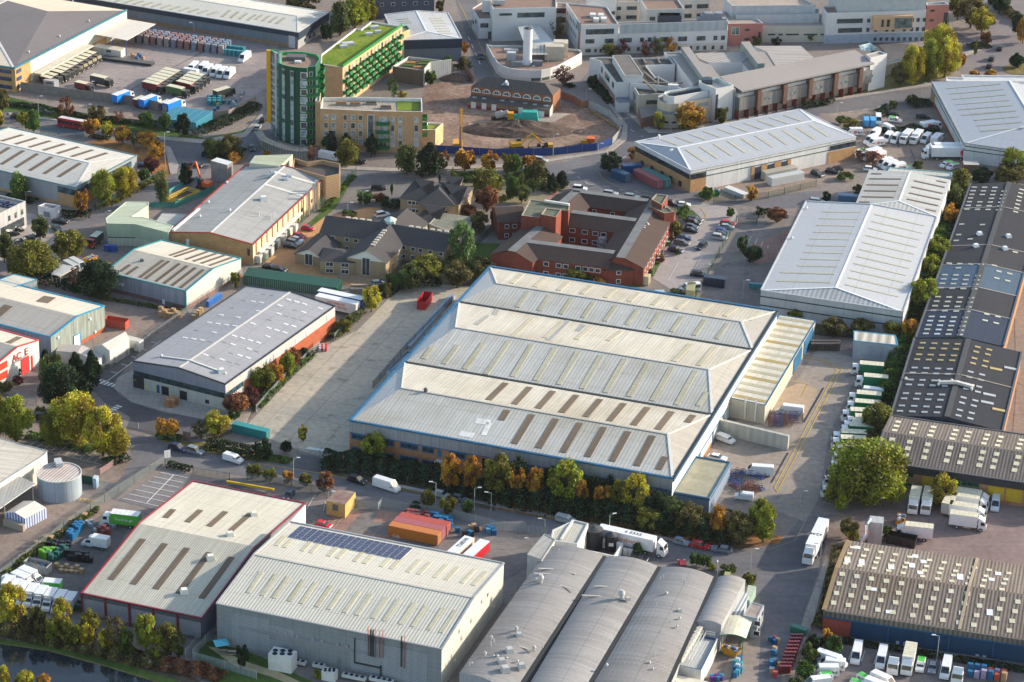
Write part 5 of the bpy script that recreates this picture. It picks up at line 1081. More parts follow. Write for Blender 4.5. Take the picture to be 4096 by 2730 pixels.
S(1,0);h=hgt((390,452),(385,302));b=shed('navy_banded_warehouse','long grey warehouse with navy upper band and pale roof behind the stacked kegs',(0,0,500,-62),(385,302),(665,118),None,None,(385,150),h,'gh',[cl_((.15,.18,.22),6,.03,panel=10),cl_((.34,.34,.34),.5,.03)],rm=(rfm((.56,.54,.48),.9,.03,8,(.48,.45,.4),.4,.08),rfm((.64,.62,.56),.9,.03,8),rfm((.5,.49,.46),.9,.03,8)),tm_=pn((.5,.5,.5)),ridge=pn((.6,.59,.56)))
NB=pn((.02,.035,.06),.5);b.bn(0,h*.72,h,NB,'navy_band',out=.3);b.P=[b.A,b.B,b.C,b.D];b.bn(1,h*.55,h,NB,'navy_band',0,1,.3);b.bn(1,h*.4,h*.5,DW_,WI_,.25,.5,.2);b.bn(0,.2,4.5,pn((.42,.43,.45)),'grey_panel',.965,.99,.35)
for t in(.2,.35,.5):b.bn(1,1,2.2,DW_,WI_,t,t+.06,.1)
b.bn(0,-.1,1.4,bk_((.3,.2,.13)),BB_,0,1,.15);S(0,0)
b.lights(b.pf,(1150,-10),(1060,20),(2000,110),(1910,140),11,1.2,RL_YEL);b.lights(b.pf,(2120,98),(2045,158),(2353,140),(2280,190),4,1.2,RL_YEL);S(1,0);b.lights(b.pf,(60,140),(0,182),(265,168),(190,222),4,1.2,RL_YEL)
b=shed('rear_grey_warehouse','pale grey ridged warehouse with navy banded end wall behind the flats',(1890,357),(1765,122),(1183,138),None,(1568,290),(1500,155),hgt((1885,560),(1890,357)),'hg',cl_((.13,.155,.19),.6,.04),rfm((.46,.47,.49),.9,.03,8),tm_=pn((.45,.47,.5)),ridge=pn((.64,.66,.68)))
h=b.h;b.P=[b.A,b.B,b.C,b.D];b.bn(3,h*.6,h-.1,NB,'navy_band',out=.2);b.bn(0,h*.6,h-.1,NB,'navy_band',out=.2)
b.lights(b.pf,(1595,175),(1705,170),(1680,315),(1795,312),7,.9,RL_YEL);b.lights(b.pb,(1290,180),(1400,175),(1330,215),(1430,210),3,.9,RL_YEL)
b=flat('dark_office_block','dark blue-grey office building with square windows at the very top',PP('870 -30 1640 -75 1640 -130 870 -130'),9.0,cl_((.07,.085,.12),.6,.04),pn((.2,.2,.2)),0)
b.rs_(0,(1142,32),(1172,55),(1548,18),(1580,42),5,DW_,frame=pn((.5,.5,.5)))
FBK=bk_((.52,.33,.18),(.46,.28,.15));FBL=bk_((.6,.4,.22),(.55,.36,.2));COPW=pn((.62,.62,.6));GRNB=pn((.02,.2,.045),.5);GRND=pn((.012,.11,.045),.5)
SED=gm((.1,.17,.012),(.2,.24,.03),.12,.35);g0_=Q((900,900));FL=th('apartment_building','brick apartment building with green balconies, sedum roofs and curved dark green tower','apartment building',Q((800,1100)))
def bal(root,a,c,t,z,w,dep,m=None,rail=None):
 d=V((c.x-a.x,c.y-a.y,0)).normalized();n=V((d.y,-d.x,0));p=V((a.x,a.y,z))+d*t;mb=MB();an_=atan2(d.y,d.x);q=p+n*dep/2
 mb.box(q,(w,dep,.25),GRNB,an_);mb.box(p+n*dep-n*.05+UZ*.25,(w,.1,.95),rail or GRND,an_)
 for s_ in(-1,1):mb.box(q+d*s_*(w/2)+UZ*.25,(.1,dep,.95),GRNB,an_)
 return mb.bd('balcony',root)
H_=hgt((800,905),(797,622))+3.0
slab=flat('x','x',PP('797 622 1345 243 1060 198 965 270 915 262 600 500 595 590'),H_,FBK,SED,.5,COPW,root=FL,mats=[FBL]+[FBK]*6)
a,c=slab.P[0],slab.P[1];L_=(V((c.x,c.y,0))-V((a.x,a.y,0))).length;slab.tm_([(a+UZ*.02,c+UZ*.02)],GRNB,.3,.9,'roof_rail')
nf=6;fh=H_/(nf+.9)
for f in range(nf):
 for k in range(16):
  t=(k+.5+(.25 if f%2 else 0))/16.5*L_;z=1.0+f*fh;slab.rec(0,t-.7,t+.7,z,z+2.0,gs((.25,.27,.25))if(k+f)%3 else gs((.05,.06,.06)),WI_,.06,None)
for f in range(1,nf):
 for k in range(9):
  t=(k+(.8 if f%2 else  .3))/9.4*L_
  if t>L_-2.5:continue
  bal(FL,a,c,t,f*fh+.4,2.5,1.5,rail=pn((.03,.13,.05)))
for p,k in(((1090,262),3.0),((1040,325),2.4),((1122,305),2.2),((845,415),4.0),((806,440),2.5)):
 q=op(p,slab.pl);X1('box','roof_hatch',FL,q,(k,k*.6,.9),pn((.45,.45,.47)),rad(20))
s2=flat('x','x',PP('1345 300 1415 268 1385 235 1340 243'),H_-2.6,FBL,pn((.2,.2,.18)),.4,GRNB,root=FL)
H2=hgt((1532,1395),(1532,1030))+.6
front=flat('x','x',PP('590 1000 1085 1022 1530 1030 1525 905 870 893 610 898'),H2,FBK,gm((.36,.32,.28),(.3,.26,.22),.2,.1,joint=2),1.2,COPW,root=FL)
gp=[op(p,front.pl)+UZ*.12 for p in((1300,1020),(1505,1022),(1510,935),(1290,930))];X1('poly','sedum_bed',FL,gp,SED)
for p in((785,965),(915,970),(1060,960),(1195,1000)):q=op(p,front.pl);m=MB();m.box(q,(3.6,1.4,.6),pn((.25,.2,.16)));m.box(q+UZ*.6,(3.2,1.0,.4),SOIL if p[0]>1000 else LITTER);m.bd('roof_planter',FL)
WC=gs((.28,.33,.34));WD=gs((.07,.08,.08));zf=[(1060,1105),(1132,1182),(1203,1255),(1275,1325)]
def W2(x0,x1,y0,y1,m_):front.rc(0 if x1<1085 else 1,(x0,y0),(x1,y1),m_,WI_,.12,WH_,.1)
for j,(y0,y1)in enumerate(zf):
 for k,(x0,x1)in enumerate(((628,662),(698,732),(805,837),(874,910),(944,978))):W2(x0,x1,y0-5+k*1.5,y1-5+k*1.5,WC if(j*3+k*2)%5<3 else WD)
 for k,(x0,x1)in enumerate(((1135,1200),(1240,1272),(1310,1342),(1457,1490))):W2(x0,x1,y0+20,y1+25,WC if(j+k*2)%4<3 else WD)
 a,c=front.edge(1);t,z=front.uvw(1,(1165,y1+42));bal(FL,a,c,t,z,4.2,1.4)
front.rc(0,(1030,1060),(1080,1400),gs((.1,.13,.14)),'stair_glazing',.15,COPW,.2)
a,c=front.edge(2)
for y in(1090,1165,1235):t,z=front.uvw(1,(1550,y+40));d=(front.P[2]-front.P[1]).normalized();bal(FL,front.P[2]+V(),front.P[3],3.0,z,3.2,1.6)
flat('x','x',PP('1530 1195 1650 1195 1722 1132 1575 1125'),hgt((1650,1375),(1650,1198)),FBL,SED,.6,COPW,root=FL)
lk=flat('x','x',PP('612 760 725 680 600 668 585 700'),H_-6.5,FBL,pn((.2,.2,.18)),.6,COPW,root=FL)
for f in(1.5,4.6,7.7):bal(FL,lk.P[0],lk.P[1],7.0,H_-6.5-f-1.2,3.4,1.6);lk.rec(0,2,4,H_-6.5-f-.8,H_-6.5-f+1,WC,WI_,.06)
lk2=flat('x','x',PP('545 930 590 935 600 770 560 770'),H2+1.0,FBK,pn((.2,.2,.18)),.2,COPW,root=FL)
HT=hgt((470,1335),(462,625));
tw=flat('x','x',PP('205 578 250 598 310 613 380 622 468 628 478 618 548 612 575 570 590 540 560 500 430 478 330 476 235 480 225 560'),HT,cl_((.01,.075,.045),.5,.1),gm((.28,.2,.16),(.22,.15,.12),.2,.2),.9,pn((.03,.33,.1),.5),root=FL)
core=flat('x','x',PP('130 462 180 492 218 500 222 470 165 452'),HT+2.3,gs((.14,.18,.19),.2),pn((.5,.5,.48)),.3,pn((.02,.25,.08)),root=FL)
q0=core.P[0];X1('box','yellow_fin',FL,(q0 .x-.5,q0 .y-.3,4.0),(1.3,.9,HT-1.6),pn((.72,.36,.01),.4))
for p in core.P[:3]:X1('box','steel_frame',FL,(p.x,p.y-.1,3.0),(.6,.5,HT-.8),pn((.5,.53,.55),.4))
for k in range(10):
 z=4.0+k*(HT-5)/9.5;core.bn(0,z,z+.5,pn((.4,.44,.45),.4),'floor_band',0,1,.1)
for(e,x0,x1,y0)in((0,242,266,640),(1,320,345,660)):
 for k in range(9):
  tw.rc(1 if e else 0,(x0,y0+k*74),(x1,y0+50+k*74),WC if k%3 else WD,WI_,.12)
 t0,z1=tw.uvw(1 if e else 0,(x0,y0));t1,z0=tw.uvw(1 if e else 0,(x1,y0+660));tw.rec(1 if e else 0,min(t0,t1)-.2,max(t0,t1)+.2,z0,z1+.4,pn((.33,.37,.4),.4),'grey_strip',.06)
for k in range(9):
 y=672+k*76;tw.rc(3,(415,y),(466,y+56),WC if k%2 else WD,WI_,.12,COPW,.2);tw.rc(5,(492,y-6),(518,y+30),WD,WI_,.1,COPW,.1)
 t,z=tw.uvw(5,(515,y+55));bal(FL,tw.P[5],tw.P[6],t,z,4.2,1.6,rail=GRND)
for i in(7,8):
 for k in range(6):bal(FL,tw.P[i],tw.P[i+1],1.5,HT-4-k*3.1,3.6,1.6)
qq=op((370,545),tw.pl);X1('box','roof_plant',FL,qq,(6,3.5,1.2),pn((.1,.1,.11)));qq=op((385,580),tw.pl);X1('box','roof_hatch',FL,qq,(2.0,1.4,.7),pn((.6,.6,.6)))
t=th('scaffold','low ring of weathered scaffolding boards around the foot of the green tower','scaffolding',Q((250,1400)));sc=[(20,1210),(60,1275),(150,1320),(280,1365),(400,1385),(475,1380)];BRD=pn((.34,.29,.25),.8,.25,.6);m=MB()
for p,q in zip(sc,sc[1:]):
 a,c=Q(p,3.2),Q(q,3.2);m.bar(a,c,2.6,.15,BRD);m.bar(a+UZ*1,c+UZ,.08,.08,pn((.4,.4,.4)))
 for k in range(5):r_=lp(a,c,k/5);MB().rod((r_.x,r_.y,0),(r_.x,r_.y,4.3),.08,pn((.4,.42,.3))).bd('scaffold_pole',t)
m.bd('deck',t)
b=flat('roof_garden','raised garden deck with planting beds inside pale louvred screen walls',PP('1255 610 1535 650 1545 650 1600 590 1795 565 1480 530 1400 520'),5.5,pn((.14,.1,.08),.8),gm((.16,.13,.11),(.2,.17,.14),.2,.2),.9,pn((.5,.5,.48)))
for p,c_ in(((1440,595),LITTER),((1500,635),LITTER),((1400,620),GRASS),((1580,580),GRASS),((1520,605),GRASS)):q=op(p,b.pl);m=MB();m.box(q,(4.5,2.4,.5),pn((.3,.25,.2)));m.box(q+UZ*.5,(4.1,2.0,.35),c_);m.bd('planting_bed',b.root)
m=MB();LV=cl_((.5,.5,.48),.8,.2)
for p,q in(((1545,655),(1600,592)),((1600,592),(1795,567))):m.bar(Q(p,5.5)-UZ*5.4,Q(q,5.5)-UZ*5.4,.3,6.2,LV)
m.bd('louvre_screen',b.root)
# ---------- Victorian baths-like building on the construction site
_sec=('z',1800,0,700/2353)
VB=bk_((.3,.13,.07),(.24,.1,.055));g=Q((800,1450));b=BD('victorian_hall','old brick hall with slate roof and white half-round windows on the building site','building');b.root=th(b.name,b.label,b.cat,g)
hv=6.2;A_,B_=Q((285,1165),hv),Q((1385,1292),hv);C_,D_=None,None;dpt=Q((1485,1190),hv)-B_;C_=B_+dpt;D_=A_+dpt;b.P=[A_,B_,C_,D_]
m=MB()
for i in range(4):a,c=b.edge(i);m.poly([(a.x,a.y,-.3),(c.x,c.y,-.3),c,a],VB)
m.bd('wall',b.root);dl=(B_-A_).normalized();hw_=dpt.length/2;R0,R1=(A_+D_)/2+dl*hw_+UZ*2.6,(B_+C_)/2-dl*hw_+UZ*2.6
SLV=rfm((.105,.09,.085),.8,.0,.5,(.08,.07,.07),.5,.15,.9);b.roof([[A_,B_,R1,R0],[C_,D_,R0,R1],[B_,C_,R1],[D_,A_,R0]],SLV)
for k in range(8):
 x,y=lp(358,1305,k/7),lp(1240,1358,k/7);q=ow((x,y),A_,B_);n=V((dl.y,-dl.x,0))*.12;m=MB();r=1.3
 P1=[q+n+dl*r*cos(pi*i/12)+UZ*r*1.0*sin(pi*i/12)for i in range(13)];m.poly(P1,gs((.05,.06,.06)));o=m.bd(WI_,b.root);m=MB()
 for i in range(12):m.rod(P1[i]+n*.5,P1[i+1]+n*.5,.16,WFR)
 m.rod(P1[0]+n*.5,P1[-1]+n*.5,.14,WFR)
 for s_ in(-.5,0,.5):m.rod(q+n*1.5+dl*r*s_,q+n*1.5+dl*r*s_+UZ*r*sqrt(1-s_*s_),.07,WFR)
 m.bd('frame',o)
nrm=V((dl.y,-dl.x,0));e=3.6;a0,a1=V((A_.x,A_.y,hv*.55)),V((B_.x,B_.y,hv*.55));c0_,c1_=a0+nrm*e,a1+nrm*e;c0_.z=c1_.z=hv*.4
X1('poly','aisle_roof',b.root,[c0_+nrm*.4,c1_+nrm*.4,a1+nrm*.02,a0+nrm*.02],SLV);m=MB();AB_=bk_((.3,.2,.13))
m.poly([(c0_.x,c0_.y,-.3),(c1_.x,c1_.y,-.3),c1_,c0_],AB_)
for p,q in((c0_,a0),(c1_,a1)):m.poly([(p.x,p.y,-.3),(q.x,q.y,-.3),q,p],pn((.5,.55,.56)))
m.bd('aisle_wall',b.root);b.P=[c0_,c1_,a1,a0];b.bn(0,0,1.0,pn((.22,.03,.03)),'red_base',out=.06)
for t in(.04,.17,.29,.62,.8):b.rec(0,e*0+(c1_-c0_).length*t,(c1_-c0_).length*t+1.6,.1,2.2,WFR,'door',.1)
for t in(.06,.18,.4,.52,.68,.8,.93):
 q=lp(lp(c0_,c1_,t),lp(a0,a1,t),.55);X1('box','skylight',b.root,q+UZ*.05,(1.3,1.0,.2),gs((.3,.33,.35)),atan2(dl.y,dl.x))
q=(R0+R1)/2-dl*3;m=MB();q.z-=1.2;m.box(q+nrm*2,(2.4,2.4,1.2),gs((.3,.35,.4)),atan2(dl.y,dl.x),(.05,.6));m.bd('glazed_lantern',b.root)
# ---------- curved white energy centre with chimney
HW=pn((.58,.58,.585),.6,.06,.15);HW2=pn((.52,.5,.46),.7,.06,.2);GRVL=gm((.26,.175,.14),(.22,.15,.12),.15,.15);LGRV=gm((.4,.33,.28),(.34,.28,.24),.15,.12)
crv=[(488,592),(540,690),(590,780),(640,850),(700,888),(800,920),(930,940),(1080,948),(1230,945),(1350,920),(1450,885),(1775,712),(1740,668),(1420,640),(1080,612),(560,615)]
hh_=hgt((1070,1098),(1070,946));ec=flat('energy_centre','white curved-wall energy centre with gravel roof and plant around a tall chimney',crv,hh_,HW,GRVL,.7,pn((.5,.55,.53)))
for i in range(3,11):ec.bn(i,-.1,hh_*.34,HW2,'stone_base',0,1,.1)
for i in(7,8,9):ec.bn(i,.2,hh_*.3,gs((.06,.08,.08)),WI_,.1,.9,.16)
q=op((1037,860),ec.pl);t=ec.root;CHW=pn((.66,.68,.72),.35,.03);m=MB();rc=1.55
nn2=V((q.x,q.y,0));dd=ray((1050,385));qc=CAM+dd*(nn2 .dot(q-CAM)/nn2 .dot(dd));Hc=qc.z-q.z
m.cyl(q,rc*1.25,.7,CHW,20);m.cyl(q+UZ*.7,rc,Hc-.7,CHW,24,mt=pn((.05,.05,.05)));o=m.bd('chimney',t);m=MB()
for k in range(5):m.cyl(q+UZ*Hc+V((.7*cos(k*1.26),.7*sin(k*1.26),0)),.35,.8,pn((.2,.2,.22)),8)
m.bd('flue',o)
for p,s_,c_ in(((895,895),(3.6,1.6,1.8),(.16,.18,.2)),((1172,885),(3.6,1.6,1.8),(.16,.18,.2)),((825,800),(3,2.4,2.6),(.4,.43,.45)),((820,700),(5,1.6,1.0),(.4,.4,.4)),((1400,790),(6.5,4.5,5.0),(.48,.43,.34)),((1485,745),(5,4.5,5.0),(.52,.46,.37))):
 X1('box','roof_plant',t,op(p,ec.pl),s_,pn(c_))
m=MB();a=[Q(p,hh_+2.4)for p in((1085,740),(1320,735),(1255,600),(1090,600))];m.poly(a,rfm((.4,.38,.36),1.2,.2,0));
for p in a:m.rod((p.x,p.y,hh_-.7),p,.12,HW)
m.bd('plant_canopy',t)
cny('link_canopy','pale grey flat roof link with white truss beside the chimney',PP('1000 590 1440 615 1200 345 905 345'),6.0,pn((.4,.42,.42)),HW,[(1000,590),(1440,615)],.02)
# ---------- white hospital blocks
def hp_(label,pts,h,wall=None,roof=None,par=.5,cop=None,mats=None,name='hospital_block'):return flat(name,label,pts,h,wall or HW,roof or GRVL,par,cop or pn((.45,.47,.47)),mats=mats,cat='hospital')
GW_=gs((.05,.065,.07))
hA=hgt((410,525),(385,255))
b=hp_('white three-storey hospital block with green roof terrace beside the access road',PP('385 257 1430 235 1430 -10 1130 -10 500 -10 300 112'),hA,par=.4)
b.rc(0,(408,316),(515,373),gs((.06,.075,.085)));b.rc(0,(566,308),(830,366),GW_);b.rc(0,(512,428),(606,525),pn((.06,.075,.085)),'shutter');b.rc(0,(796,435),(868,480),GW_);b.rc(0,(905,300),(1175,328),GW_);b.rc(0,(1215,296),(1265,350),GW_);b.bn(5,hA*.3,hA*.5,GW_,WI_,.1,.3,.1);b.bn(5,hA*.55,hA*.75,GW_,WI_,.5,.7,.1)
hB=hA+4.6;b=flat('x','x',PP('575 120 1140 108 1430 100 1430 -120 520 -60'),hB,HW,GRVL,.5,pn((.45,.47,.47)),root=b.root);b.rc(0,(665,183),(832,210),GW_)
b.P=[b.P[0],b.P[2]]+b.P[3:];b.rc(0,(905,175),(1270,232),GW_);X1('box','plant_cube',b.root,Q((495,150),hA+.2),(3.4,3,4.4),HW)
X1('box','roof_plant',b.root,Q((660,50),hB),(4,2.5,1.5),pn((.35,.37,.4)))
b=hp_('cream set-back link with maroon window panels between two white hospital blocks',PP('1430 110 1565 112 1570 40 1430 38'),hA+1.5,HW2);b.rc(0,(1436,112),(1560,182),pn((.1,.015,.02)),'maroon_panel');b.rc(0,(1432,235),(1558,305),pn((.1,.015,.02)),'maroon_panel');b.rc(0,(1450,115),(1500,178),GW_)
hC=hgt((1755,745),(1760,338))
b=hp_('white hospital block with salmon corner panel, gravel roof and grey corner lantern',PP('1760 340 2268 326 2110 92 1565 40'),hC,mats=[HW,HW,HW,HW])
SAL=pn((.42,.17,.14),.7,.06)
a,c=b.edge(3);L_=V((c.x-a.x,c.y-a.y,0)).length;b.bn(3,.5,hC-.5,SAL,'salmon_panel',.88,1.0,.15);b.bn(3,hC-2.2,hC+.9,pn((.2,.23,.26)),'corner_lantern',.87,1.01,.8)
b.rc(0,(1828,398),(2202,458),GW_);b.rc(0,(1822,532),(1938,585),GW_);b.rc(0,(2082,524),(2198,578),GW_);b.bn(0,-.1,2.9,HW2,'stone_base',0,1,.08)
for x in(1820,1940,2010):b.rc(0,(x,660),(x+(70 if x==1820 else 30),705),GW_,out=.2)
for k in range(7):b.bn(3,7.4,8.8,GW_,WI_,.1+k*.1,.125+k*.1,.1);b.bn(3,4.0,5.4,GW_,WI_,.1+k*.1,.125+k*.1,.1)
for p in((1920,230),(1965,290),(2030,235),(2065,285)):X1('box','roof_plant',b.root,op(p,b.pl),(2.0,2.6,1.2),pn((.6,.6,.6)))
_sec=('z',2400,0,700/2353)
b=hp_('long white two-storey hospital wing with pale grey screen along its roof',PP('250 455 1720 405 1720 250 230 300'),hC-3.6);
for x0,x1 in((310,425),(540,588),(643,690),(805,920),(1053,1168),(1300,1415),(1528,1576),(1628,1678)):b.rc(0,(x0,515-(x0-310)*.025),(x1,570-(x0-310)*.025),GW_)
b.bn(0,-.1,2.9,HW2,'stone_base',0,1,.08)
for x0 in(370,495,620,780,900,1045,1200,1295,1390,1500,1620):b.rc(0,(x0,640-(x0-310)*.02),(x0+36,688-(x0-310)*.02),GW_,out=.2)
X1('bar','roof_screen',b.root,Q((262,455),hC-3.6),Q((1708,405),hC-3.6),.3,3.4,cl_((.36,.4,.43),3.0,.08))
for k in range(14):m=MB();q=Q((800+k*20,318),hC-3.0);m.box(q,(1.5,3.2,3.4),pn((.05,.06,.08)));m.bd('chiller',b.root)
for k in range(7):m=MB();q=Q((1350+k*48,300),hC-3.2);m.box(q,(2.6,2.6,1.6+(k%3)),pn((.22,.24,.28)));m.bd('roof_plant',b.root)
hD=hgt((1740,605),(1745,320));b=hp_('salmon red entrance block with square green window between white hospital wings',PP('1725 322 2195 315 2130 262 1650 150'),hD,SAL,LGRV);b.rc(0,(1775,372),(1868,465),gs((.12,.17,.16)),frame=HW);b.rc(0,(1952,392),(2008,418),DW_);b.rc(0,(2130,432),(2156,530),DW_);b.rc(0,(1945,518),(2005,545),DW_)
b=hp_('tall pale block with beige gravel roof behind the roof screen',PP('625 130 1135 122 1045 -10 540 -10'),hD+2.5,HW2,GRVL);b.rc(0,(668,228),(740,285),GW_);b.rc(0,(890,165),(1130,205),pn((.4,.46,.5)),'pale_panel')
b=hp_('cream rear hospital wing with paired dark windows left of the beige roofed block',PP('-80 20 520 20 520 -60 -80 -60'),hD+1.0,HW2);b.rc(0,(230,92),(282,138),GW_);b.rc(0,(360,88),(492,135),GW_);b.rc(0,(222,215),(276,262),GW_);b.rc(0,(355,210),(486,258),GW_)
b=hp_('white rounded corner hospital block above the gravel roof at top centre',PP('-180 0 222 -10 222 -90 -180 -90'),hD+4.5,HW);b.rc(0,(155,155),(200,200),GW_)
b=hp_('cream rear hospital wing with strip windows right of the beige roofed block',PP('1130 5 1490 -12 1490 -80 1040 -80'),hD+1.0,HW2);b.rc(0,(1142,68),(1232,112),GW_);b.rc(0,(1305,62),(1453,110),GW_);b.rc(0,(1135,190),(1226,240),GW_);b.rc(0,(1300,185),(1446,232),GW_)
b=hp_('pale plant-topped block with beige roof above the salmon entrance block',PP('1780 80 2900 70 2700 -40 1660 -40'),hD+4.0,pn((.42,.44,.47)),LGRV);b=hp_('stepped pale grey block with plant deck beside the salmon entrance block',PP('1830 205 2950 190 2950 120 1790 130'),hD+1.0,pn((.45,.47,.49)),LGRV)
S(3,0);hE=hgt((600,385),(640,238));b=hp_('long low cream hospital block with ribbon of small windows under a grey wall',PP('-400 245 640 238 560 130 -400 130'),hE,pn((.5,.46,.38),.7,.06),LGRV)
for x0,x1 in((0,65),(98,135),(165,283),(330,452),(485,522)):b.rc(0,(x0,312),(x1,326),GW_)
hF=hgt((900,395),(900,112));b=hp_('white three-storey hospital wing with projecting peach bay at top right',PP('540 122 1455 97 1430 40 500 60'),hF);b.bn(0,-.1,3.2,pn((.3,.36,.44)),'blue_base',0,1,.1)
for y0,y1,xs in((175,212,((635,868),(912,938),(1315,1340),(1367,1392),(1424,1448))),(260,298,((645,862),(905,930),(975,1000),(1080,1105),(1138,1162),(1242,1266),(1308,1332),(1360,1384),(1416,1440)))):
 for x0,x1 in xs:b.rc(0,(x0,y0+3-(x0-640)*.015),(x1,y1-(x0-640)*.015),GW_)
for k in range(9):b.rc(0,(970+k*54,345),(995+k*54,375),GW_,out=.2)
t0,z1=b.uvw(0,(960,140));t1,z0=b.uvw(0,(1310,255));b.rec(0,t0,t1,z0,z1,pn((.55,.36,.22),.6,.05),'peach_bay',2.0);b.rec(0,lp(t0,t1,.54),lp(t0,t1,.98),z0+.6,z1-.8,gs((.1,.13,.13)),'bay_window',2.2);b.rec(0,lp(t0,t1,.2),lp(t0,t1,.26),z0+1.2,z1-1.2,DW_,WI_,2.15);b.rec(0,lp(t0,t1,.34),lp(t0,t1,.41),z0+1.2,z1-1.2,DW_,WI_,2.15)
b=hp_('tall plain grey plant storey above the white wing at top right',[Q(p,hF)for p in((640,108),(1450,92),(1450,-50),(560,-50))],hF+4.5,pn((.42,.45,.47)),LGRV)
hG=hgt((1445,297),(1455,33))+1.5;b=hp_('tall salmon red stair tower at the right end of the white hospital',PP('1462 50 1667 42 1620 15 1452 28'),hG,SAL,pn((.15,.17,.22)),1.2);b.rc(0,(1492,92),(1530,108),DW_);b.rc(0,(1485,180),(1522,196),DW_);b.rc(0,(1620,118),(1638,275),DW_)
# ---------- lower grey-roofed hospital with courtyard and copper fins
_sec=('z',2400,0,700/2353);MR=rfm((.3,.27,.255),1.0,.03,0,(.26,.235,.225),.4,.05);MRR=rfm((.36,.33,.31),1.6,.25,0);FR=gm((.07,.065,.06),(.13,.115,.1),.2,.3);STN=pn((.5,.43,.33),.7,.06,.3)
hM=hgt((205,1385),(205,1105))+.8
b=hp_('white-walled clinic wing with dark flat roofs and box dormer beside the side road',PP('212 1108 395 1108 170 770 0 770 -140 780 0 820'),hM,HW,FR);b.bn(5,-.1,hM*.42,pn((.28,.2,.17)),'lower_wall',0,1,.08)
for p0,p1 in((.08,.2),(.35,.62),(.8,.9)):b.bn(5,hM*.62,hM*.86,GW_,WI_,p0,p1,.1)
d=flat('x','x',PP('335 1022 580 1018 395 745 170 752'),hM+2.2,HW,gm((.17,.15,.135),(.13,.125,.125),.2,.15),0,pn((.4,.4,.4)),root=b.root,z0=hM-.5)
b=hp_('middle clinic block with dark flat roofs, ducts and upstands around a light well',PP('400 1120 700 1140 1100 1190 780 1035 745 1040 620 880 1010 870 935 780 420 782'),hM,HW,FR,.5)
for pth in([(600,985),(790,1150)],[(650,1130),(1110,1130)],[(790,1040),(780,1130)],[(570,790),(620,870)],[(760,785),(810,865)],[(580,1090),(760,1250)]):X1('bar','roof_duct',b.root,Q(pth[0],hM-.4),Q(pth[1],hM-.4),.5,.5,pn((.2,.17,.15)))
b.rc(5,(695,930),(815,982),GW_);b.rc(5,(843,925),(980,978),GW_)
hN=hgt((480,1530),(520,1275))+.5;b=hp_('stone coloured clinic block with sunken dark roof behind the blue-grey store',PP('520 1275 860 1262 1110 1190 700 1100 400 1075'),hN,pn((.46,.4,.33),.7,.06),FR,.8,pn((.5,.52,.5)));b.rc(0,(622,1352),(765,1402),GW_);b.bn(4,hN*.5,hN*.75,GW_,WI_,.2,.7,.1)
X1('box','air_handling_unit',b.root,Q((980,1215),hN-.3),(3.4,1.6,2.0),pn((.65,.66,.68)))
q_=flat('side_store_unit','small pale store with blue-grey sloping roof at the foot of the white clinic wing',PP('205 1340 240 1385 398 1382 380 1310 215 1308'),3.4,pn((.5,.5,.5)),rfm((.16,.19,.22),.6,.05,0),0)
q_=flat('entrance_lobby','low dark roofed entrance lobby in front of the round-ended block',PP('560 1590 800 1540 765 1440 515 1440'),3.6,bk_((.25,.13,.1)),rfm((.17,.155,.15),.8,.05,0),0)
hR=hgt((780,1530+120),(770,1320));
b=hp_('round-ended stone block with curved ribbon window and plant well on its roof',PP('1510 1310 1060 1395 950 1400 860 1385 800 1355 775 1320 785 1290 850 1262 1500 1200'),hR,STN,GRVL,.5,pn((.35,.42,.45)))
for i in range(1,6):b.bn(i,hR*.55,hR*.68,pn((.25,.28,.28)),'ribbon_window',0,1,.1);b.bn(i,hR*.2,hR*.27,DW_,WI_,.2,.8,.1)
b.rc(0,(1320,1395),(1450,1420),pn((.25,.28,.28)),'ribbon_window')
d=flat('x','x',PP('1460 1220 1000 1302 905 1295 855 1262 870 1235 930 1220 1440 1140'),hR+2.0,HW,pn((.06,.06,.065)),1.6,pn((.5,.55,.54)),root=b.root,z0=hR-.5)
for k in range(9):X1('box','roof_plant',b.root,op((960+k*55,1285-k*9),d.pl),(1.6,1.8,1.0),pn((.1,.11,.13)))
hT=hgt((1640,1560),(1560,1195))+2.5;b=hp_('square white stair tower with sunken beige roof beside the copper-finned wing',PP('1560 1198 1800 1150 1580 1040 1330 1082 1340 1110'),hT,HW,pn((.5,.45,.38)),1.4,pn((.5,.54,.52)),name='stair_tower');b.bn(0,1,hT-2,gs((.05,.06,.07)),'slot_window',.02,.14,.12)
X1('box','roof_plant',b.root,Q((1430,1190),hT-3.2),(3.6,2.6,3.4),pn((.03,.06,.09)))
S(3,0);hS=hgt((0,960),(0,790))+4.0
b=BD('copper_finned_wing','long grey metal-roofed hospital wing with brown curved fins over a stone base','hospital');A_,B_=Q((2,0,2110,838),hS),Q((975,580),hS);C_,D_=Q((800,460),hS+1.5),Q((2,0,1905,705),hS+1.5);inn=V((D_.x-A_.x,D_.y-A_.y,0)).normalized()*3
FT=[A_+inn,B_+inn,V((C_.x,C_.y,hS)),V((D_.x,D_.y,hS))];b.wl(FT,[pn((.12,.14,.16)),HW,HW,HW]);b.roof([[A_,B_,C_,D_]],MR);X1('bar','eaves_edge',b.root,A_-UZ*.5,B_-UZ*.5,.5,.5,pn((.25,.24,.24)))
L_=(FT[1]-FT[0]).length;b.bn(0,-.1,hS*.32,STN,'stone_base',0,1,.15);b.bn(0,hS*.32,hS*.74,cl_((.19,.185,.185),2.5,.1),'metal_panel_wall',0,1,2.4);b.bn(0,hS*.74,hS*.84,pn((.5,.5,.5)),'white_band',0,1,1.5)
CU=cl_((.14,.075,.06),.8,.1)
